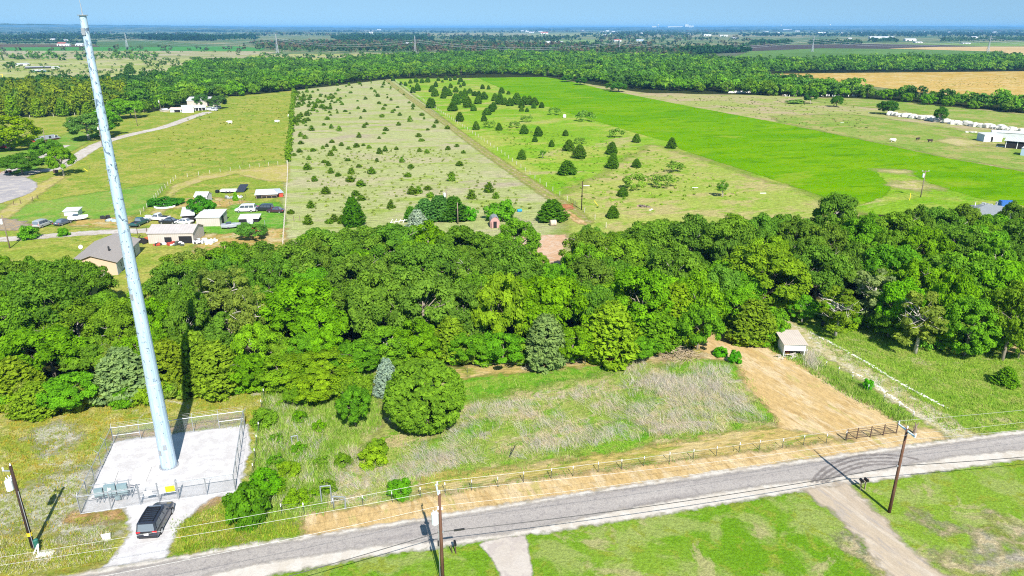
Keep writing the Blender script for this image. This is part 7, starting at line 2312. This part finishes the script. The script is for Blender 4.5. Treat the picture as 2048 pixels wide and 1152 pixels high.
junk('white junk row behind the grey-roofed house', 1990, 412, 24, 3.5, .6, [M_white, M_galv, M_dark], 12, 1.0)

a, r_, L_, h_ = from_px((1967, 284), (2004, 284), 270)
t, _ = gable('site_trailer', 'white box building with a blue-grey end wall at the right edge', 'shed', a, 0, L_ * .98, 5, h_, .3, M_white, M_whroof, .1, [('side_wall', 'l', .1, 4.9, -.05, h_ - .08, M_bluew), ('door', 'f', 2.8, 3.7, 0, 2.2, M_inner)], mono=True)
a, r_, L_, h_ = from_px((2006, 280), (2075, 284), 273)
gable('long_shed', 'long low white shed behind the carport at the right edge', 'shed', a + Vector((0, 8, 0)), r_, L_, 6, 2.2, .6, M_whwall, M_whroof, .2)
a, r_, L_, h_ = from_px((2008, 296), (2080, 302), 287)
gable('carport', 'white flat carport with dark walls beneath at the right edge', 'carport', a, r_, L_, 8, 2.9, .5, M_inner, M_whroof, .5, [('post', 'f', L_ * f - .1, L_ * f + .1, 0, 2.9, M_white) for f in (.03, .35, .65, .97)], mono=True)
a, r_, L_, h_ = from_px((2040, 311), (2090, 316), 295)
gable('site_trailer', 'pale blue boxy cabin cut by the right edge', 'shed', a, r_, L_, 5, 2.7, .3, M_bluew, M_whroof, .1, [], mono=True)
junk('white sheets lying by the carport at the right edge', 2001, 294, 12, 1.6, .8, [M_white, M_galv], 13, .3)
# rubble bank
m = MB()
bank = [W(*q) for q in [(1782, 231), (1840, 238), (1900, 247), (1960, 254), (2020, 262), (2120, 274)]]
rr_ = random.Random(9)
for a_, b_ in zip(bank[:-1], bank[1:]):
    n = int((b_ - a_).length / .9)
    for i in range(n):
        p = a_.lerp(b_, i / n)
        for k_ in range(4):
            s = rr_.uniform(1.0, 2.4)
            M3 = Matrix.Rotation(rr_.uniform(0, 6.28), 3, 'Z') @ Matrix.Rotation(rr_.uniform(-.5, .5), 3, 'X')
            m.box((p.x + rr_.gauss(0, .9), p.y + rr_.gauss(0, 1.5), s * .28 + .5 * (k_ == 3)), (s * 1.3, s * 1.1, s * .75), 0, 0, M3)
tag(m.build('rubble_bank', M_stone, None, bevel=.25, seg=2), 'long bank of white rubble heaps in the right field', 'rubble', None, 'stuff')
q = W(1941, 265)
m = MB()
for i in range(14):
    m.box((rr_.uniform(-2.6, 2.6), rr_.uniform(-.8, .8), .2), (rr_.uniform(.6, 1.3), rr_.uniform(.5, 1), rr_.uniform(.3, .6)), 0, rr_.uniform(0, 3))
tag(m.build('rubble_heap', M_stone, None, bevel=.1, loc=q), 'small white rubble heap above the box building', 'rubble')
q = W(1482, 186)
m = MB()
for i in range(30):
    m.box((rr_.uniform(-9, 9), rr_.uniform(-1.5, 1.5), .5), (rr_.uniform(1.5, 3), rr_.uniform(1, 2), rr_.uniform(.8, 2)), 0, rr_.uniform(0, 3))
tag(m.build('spoil_heap', M_stone, None, bevel=.2, loc=q), 'white spoil heap at the foot of the far wood', 'rubble')
junk('line of grey brush and rubble below the right hedgerow', 1640, 193, 60, 26, 1.5, [M_polegr, M_greyw, M_stone], 14, 1.4)

# ---- cattle
def cow(label, px, py, rz, c, lying=False, s=1.0):
    t = thing('cow', label, 'cow', W(px, py), R(rz))
    t.scale = (s, s, s)
    mat = pbr('hide_' + label.split()[0], c, .85, 0, .1, 3)
    zb = .62 if lying else 1.0
    V = [(-.95, 0, zb + .12), (-.45, 0, zb), (.1, 0, zb - .04), (.6, 0, zb + .02), (.95, 0, zb + .18), (1.25, 0, zb + .12), (1.5, 0, zb - .12)]
    rad = [(.3, .32), (.36, .4), (.4, .44), (.36, .44), (.2, .26), (.15, .18), (.09, .1)]
    E = [(i, i + 1) for i in range(6)]
    for (bx, sy) in ((1, -1), (1, 1), (3, -1), (3, 1)):
        x_ = V[bx][0] + (-.18 if bx == 1 else .05)
        i0 = len(V)
        if lying:
            V += [(x_ + .2, sy * .42, .3), (x_ + .55, sy * .5, .14)]
            rad += [(.15, .15), (.08, .08)]
        else:
            V += [(x_, sy * .22, .68), (x_ + (-.06 if bx == 1 else .02), sy * .22, .36), (x_, sy * .22, .03)]
            rad += [(.16, .17), (.08, .08), (.065, .065)]
        E += [(bx, i0), (i0, i0 + 1)] + ([] if lying else [(i0 + 1, i0 + 2)])
    i0 = len(V)
    V += [(-1.05, 0, zb - .05), (-1.1, 0, zb - .55)]; rad += [(.05, .05), (.03, .03)]
    E += [(0, i0), (i0, i0 + 1)]
    for sy in (-1, 1):
        i0 = len(V)
        V.append((1.2, sy * .26, zb + .2)); rad.append((.05, .04)); E.append((5, i0))
    me = bpy.data.meshes.new('cow_body')
    me.from_pydata(V, E, [])
    me.materials.append(mat)
    o = bpy.data.objects.new('body', me); col.objects.link(o); o.parent = t
    md = o.modifiers.new('skin', 'SKIN')
    for i, r2_ in enumerate(rad):
        me.skin_vertices[0].data[i].radius = r2_
    me.skin_vertices[0].data[2].use_root = True
    o.modifiers.new('sub', 'SUBSURF').levels = 1
    return t
WC, DC = (.72, .7, .66, 1), (.035, .022, .016, 1)
cow('white cow standing in the grazed field below the far white barn', 460, 248, 200, WC, s=1.15)
cow('white cow lying near the hedge in the grazed field', 555, 245, 160, WC, True, 1.2)
cow('white cow closest to the hedge between field and pasture', 577, 234, 100, WC, s=.9)
cow('white cow standing in the pale field by the crop edge', 1786, 284, 170, WC, s=1.05)
cow('dark cow grazing, left of the pair left of the box building', 1835, 281, 20, DC, s=.9)
cow('dark cow grazing, right of the pair left of the box building', 1860, 285, 175, DC)
# ------------------------------------------------------------------ the far country: pylons, buildings, towers
M_lat = pbr('pylon_steel', (.42, .44, .46, 1), .5, .2)
def pylon(label, bx, by, ty):
    p = W(bx, by)
    h = hfrom(by, ty)
    t = thing('transmission_tower', label, 'pylon', p, R(8), 'lattice pylons across the plain')
    w0, w1 = h * .13, h * .035
    r = max(.12, p.y * .00016)
    lv = [0, .22, .4, .55, .68, .8, .9]
    m = MB()
    def ring(f):
        w_ = w0 + (w1 - w0) * min(1, f / .68)
        return [Vector((sx * w_ / 2, sy * w_ / 2, h * f)) for sx, sy in ((-1, -1), (1, -1), (1, 1), (-1, 1))]
    for f0, f1 in zip(lv[:-1], lv[1:]):
        a_, b_ = ring(f0), ring(f1)
        for i in range(4):
            j = (i + 1) % 4
            m.cyl(a_[i], b_[i], r, r, 4); m.cyl(a_[i], b_[j], r * .6, r * .6, 4); m.cyl(a_[j], b_[i], r * .6, r * .6, 4); m.cyl(b_[i], b_[j], r * .6, r * .6, 4)
    top = ring(.9)
    for q in top: m.cyl(q, (0, 0, h), r * .7, r * .7, 4)
    m.build('lattice', M_lat, t)
    tips = []
    for f, al in ((.68, .17), (.8, .2), (.9, .13)):
        m = MB()
        for s in (-1, 1):
            e = Vector((0, s * h * al, h * f))
            m.cyl((0, 0, h * (f + .05)), e, r * .7, r * .5, 4); m.cyl((0, 0, h * (f - .01)), e, r * .7, r * .5, 4)
            tips.append(e)
        m.build('crossarm', M_lat, t)
    return p, h
PY = [pylon('lattice pylon, leftmost, standing just right of the monopole tower', 255, 98, 65), pylon('lattice pylon beyond the pale far pasture, second from the left', 555, 106, 68), pylon('lattice pylon above the middle of the far wood, third from the left', 831, 112, 71),
      pylon('lattice pylon over the brown scrub, fourth from the left', 1238, 107, 78), pylon('lattice pylon at the ploughed far field, fifth from the left', 1624, 104, 72), pylon('lattice pylon in the far wheat field, rightmost', 1975, 105, 70)]
PYx = sorted(PY, key=lambda q: q[0].x)
names_ = ['upper', 'lower']
for k_, (f, side) in enumerate(((.8, -1), (.68, 1))):
    pts = [PYx[0][0] + Vector((-420, 60, PYx[0][1] * f))] + [p + Vector((0, side * h * .18, h * f)) for p, h in PYx] + [PYx[-1][0] + Vector((420, -30, PYx[-1][1] * f))]
    m = MB()
    for a_, b_ in zip(pts[:-1], pts[1:]):
        n = 20
        L_ = (b_ - a_).length
        pp = [a_.lerp(b_, i / n) - Vector((0, 0, min(14, L_ * .03) * 4 * (i / n) * (1 - i / n))) for i in range(n + 1)]
        m.tube(pp, .14, 4)
    tag(m.build('transmission_line', M_lat, None), '%s transmission line strung between the lattice pylons' % names_[k_], 'power line', 'lines between the pylons')

FBG = 'pale buildings dotted over the far plain'
FLM = [('leftmost pylon', 255, 80), ('second pylon', 555, 88), ('third pylon', 831, 90), ('fourth pylon', 1238, 90), ('fifth pylon', 1624, 88), ('rightmost pylon', 1975, 88), ('monopole tower', 190, 60)]
M_fw = pbr('far_white_wall', (.55, .55, .54, 1), .7)
M_fg = pbr('far_grey_roof', (.3, .31, .33, 1), .7)
M_fr = pbr('far_red_roof', (.3, .09, .06, 1), .7)
def fb(px, py, wpx, hpx, roof=None, wall=None, head='white building'):
    """far building: foot pixel, width and height in photo pixels"""
    p = W(px, py)
    dep = p.y * CP + CAMH * SP_
    L_, h_ = wpx * dep / FPX, max(3.0, hpx * dep / FPX)
    t, _ = gable('far_building', None, 'building', p - Vector((L_ / 2, 0, 0)), random.uniform(-.1, .1), L_, min(L_, 22) * .8, h_ * .62, h_ * .38, wall or M_fw, roof or M_whroof, .3, [('opening', 'f', L_ * .15, L_ * .3, 0, h_ * .4, M_inner), ('opening', 'f', L_ * .6, L_ * .7, 0, h_ * .4, M_inner)], FBG)
    auto.add(t, px, py, ('far ' if py < 76 else 'distant ') + head, '', FLM)
fb(122, 92, 16, 7, M_fr); fb(134, 92.5, 9, 4.5); fb(158, 92, 15, 5); fb(166, 68, 10, 3); fb(183, 77, 8, 4); fb(291, 71, 5, 3); fb(302, 77, 10, 3.5); fb(310, 70.5, 6, 3.5); fb(331, 71.5, 4, 3); fb(105, 80, 8, 3, M_fg); fb(132, 82, 14, 3, M_fg, None, 'grey-roofed building'); fb(175, 83, 12, 3, M_fg, None, 'grey-roofed building')
fb(742, 67.5, 8, 3.5); fb(817, 91, 13, 5.5); fb(897, 96, 5, 3.5); fb(746, 86.5, 8, 2.5); fb(758, 60.5, 8, 2)
fb(1089, 68.5, 15, 4.5, M_fr); fb(1096, 86, 18, 3.2); fb(1119, 87, 15, 4); fb(1063, 66, 10, 2.4); fb(1048, 63, 12, 2); fb(1210, 71, 8, 2); fb(1224, 68, 8, 2); fb(1281, 69, 9, 3.5); fb(1236, 83, 14, 4.5, M_fr, None, 'red-roofed building'); fb(1280, 82.5, 14, 4, M_fg, M_bluew, 'blue-grey building'); fb(1324, 82, 4, 2.5); fb(1380, 69, 16, 2.5)
fb(1643, 68.5, 17, 4); fb(1686, 68, 6, 2.6); fb(1720, 68.5, 9, 3.4); fb(1765, 77.5, 50, 4.4); fb(1822, 82, 22, 4.6); fb(1950, 76, 12, 3); fb(1870, 67.5, 10, 2); fb(1900, 66.5, 14, 3); fb(1943, 67, 8, 2); fb(1990, 67.5, 9, 2.2); fb(1556, 68, 8, 3.6); fb(1575, 61, 18, 2.2); fb(1700, 78, 7, 2.4); fb(1838, 86, 14, 2.6); fb(1934, 88, 16, 2.6, M_fg); fb(1448, 73, 16, 3); fb(1470, 77.5, 9, 3, M_fg); fb(1415, 72, 14, 3.4)
random.seed(4)
for i in range(26):
    fb(random.uniform(285, 430), random.uniform(58.6, 62.5), random.uniform(3, 7), random.uniform(1.6, 2.6))
for i in range(14):
    fb(random.uniform(440, 560), random.uniform(57.6, 60), random.uniform(3, 6), random.uniform(1.4, 2))
for i in range(16):
    fb(random.choice([random.uniform(1040, 1270), random.uniform(1480, 2040)]), random.uniform(62.5, 65.5), random.uniform(4, 10), random.uniform(1.5, 2.4))
auto.finish()
# left pasture sheds
def ls(name, label, bl, br, te, wall, roof, D_=6):
    a, r_, L_, h_ = from_px(bl, br, te)
    gable(name, label, 'shed', a, r_, L_, D_, max(1.8, h_), .7, wall, roof, .3, [('opening', 'f', L_ * .2, L_ * .45, 0, 1.6, M_inner)], mono=True)
ls('long_shed', 'long white shed at the far left, behind the lone tree', (35, 132), (60, 131), 127, M_fw, M_whroof)
ls('long_shed', 'long dark shed at the far left, below the white shed', (50, 138), (101, 137), 134.5, M_dark, M_fg)
ls('low_shed', 'teal low shed at the far left, below the dark shed', (68, 145), (93, 144), 141, M_teal, M_fw)
ls('low_shed', 'tiny white shed right of the long dark shed', (108, 138), (120, 137.5), 134.5, M_fw, M_whroof)
q = W(22, 139)
plant('far0', q.x, q.y, 1.0, c=LCOL(90, 130, 54), label='lone round tree left of the long white shed', cat='tree')
# yellow frame at the left edge
q = W(4, 164)
t = thing('goalpost', 'yellow pipe goalpost at the left edge beyond the plantation', 'goalpost', q)
for x_ in (-1.6, 1.6):
    MB().cyl((x_, 0, 0), (x_, 0, 6.5), .18, .18, 6).build('post', M_yel, t)
MB().cyl((-2.2, 0, 6.5), (2.2, 0, 6.5), .18, .18, 6).build('beam', M_yel, t)
# water tower and plant on the horizon
def horizon_pt(px, row, dist):
    dep = dist * CP + CAMH * SP_
    return (px - 1024) * dep / FPX, dist
def hz_h(dist, row):
    tv = (row - 576) / FPX
    return CAMH - (tv * CP * dist + dist * SP_) / (CP - tv * SP_)
for (px, top, label) in ((1316, 49, 'white water tower on the horizon left of the bright plant'), (1561, 49.5, 'small water tower on the horizon left of the fifth pylon'), (1659, 48.5, 'thin water tower on the horizon right of the fifth pylon')):
    d_ = 14500.0
    x_, y_ = horizon_pt(px, top, d_)
    h_ = hz_h(d_, top)
    t = thing('water_tower', label, 'water tower', (x_, y_, 0))
    rr2 = h_ * .16
    MB().tube([(0, 0, h_ - rr2 * 1.3), (0, 0, h_ - rr2), (0, 0, h_ - rr2 * .35), (0, 0, h_)], [rr2 * .4, rr2, rr2, rr2 * .3], 16).build('tank', M_fw, t)
    MB().cyl((0, 0, 0), (0, 0, h_ - rr2 * 1.2), rr2 * .35, rr2 * .3, 10).build('stem', M_fw, t)
d_ = 14600.0
for (px, wp, top, label) in ((1373, 7, 49.5, 'tallest bright block of the plant on the horizon'), (1382, 10, 51.5, 'right wing of the bright plant on the horizon'), (1350, 30, 52.6, 'long low wing of the bright plant on the horizon'), (1308, 9, 52.3, 'low white block beneath the horizon water tower')):
    x_, y_ = horizon_pt(px, top, d_)
    L_ = wp * (d_ * CP) / FPX
    gable('factory', label, 'factory', (x_ - L_ / 2, y_, 0), 0, L_, 60, hz_h(d_, top), 4, M_fw, M_fw, .3, [('opening', 'f', L_ * .2, L_ * .5, 0, 6, M_inner)], 'plant on the horizon')
# ------------------------------------------------------------------ the air
hz = MB().box((0, 12500, 32), (44000, 26000, 70)).build('haze', [])
km = bpy.data.materials.new('haze')
km.use_nodes = True
ht = km.node_tree
ht.nodes.clear()
ho = ht.nodes.new('ShaderNodeOutputMaterial')
hv = ht.nodes.new('ShaderNodeVolumePrincipled')
hv.inputs['Color'].default_value = (0.2, 0.54, 1.0, 1)
hv.inputs['Density'].default_value = 0.000085
ht.links.new(hv.outputs[0], ho.inputs['Volume'])
hz.data.materials.append(km)
tag(hz, 'thin blue air over the far country', 'haze', None, 'stuff')
for l, names in LABELS.items():
    if len(names) > 1:
        print('DUP LABEL', l, names[:4])
    if not 4 <= len(l.replace('-', ' ').split()) <= 16:
        print('LABEL LENGTH', len(l.split()), l)
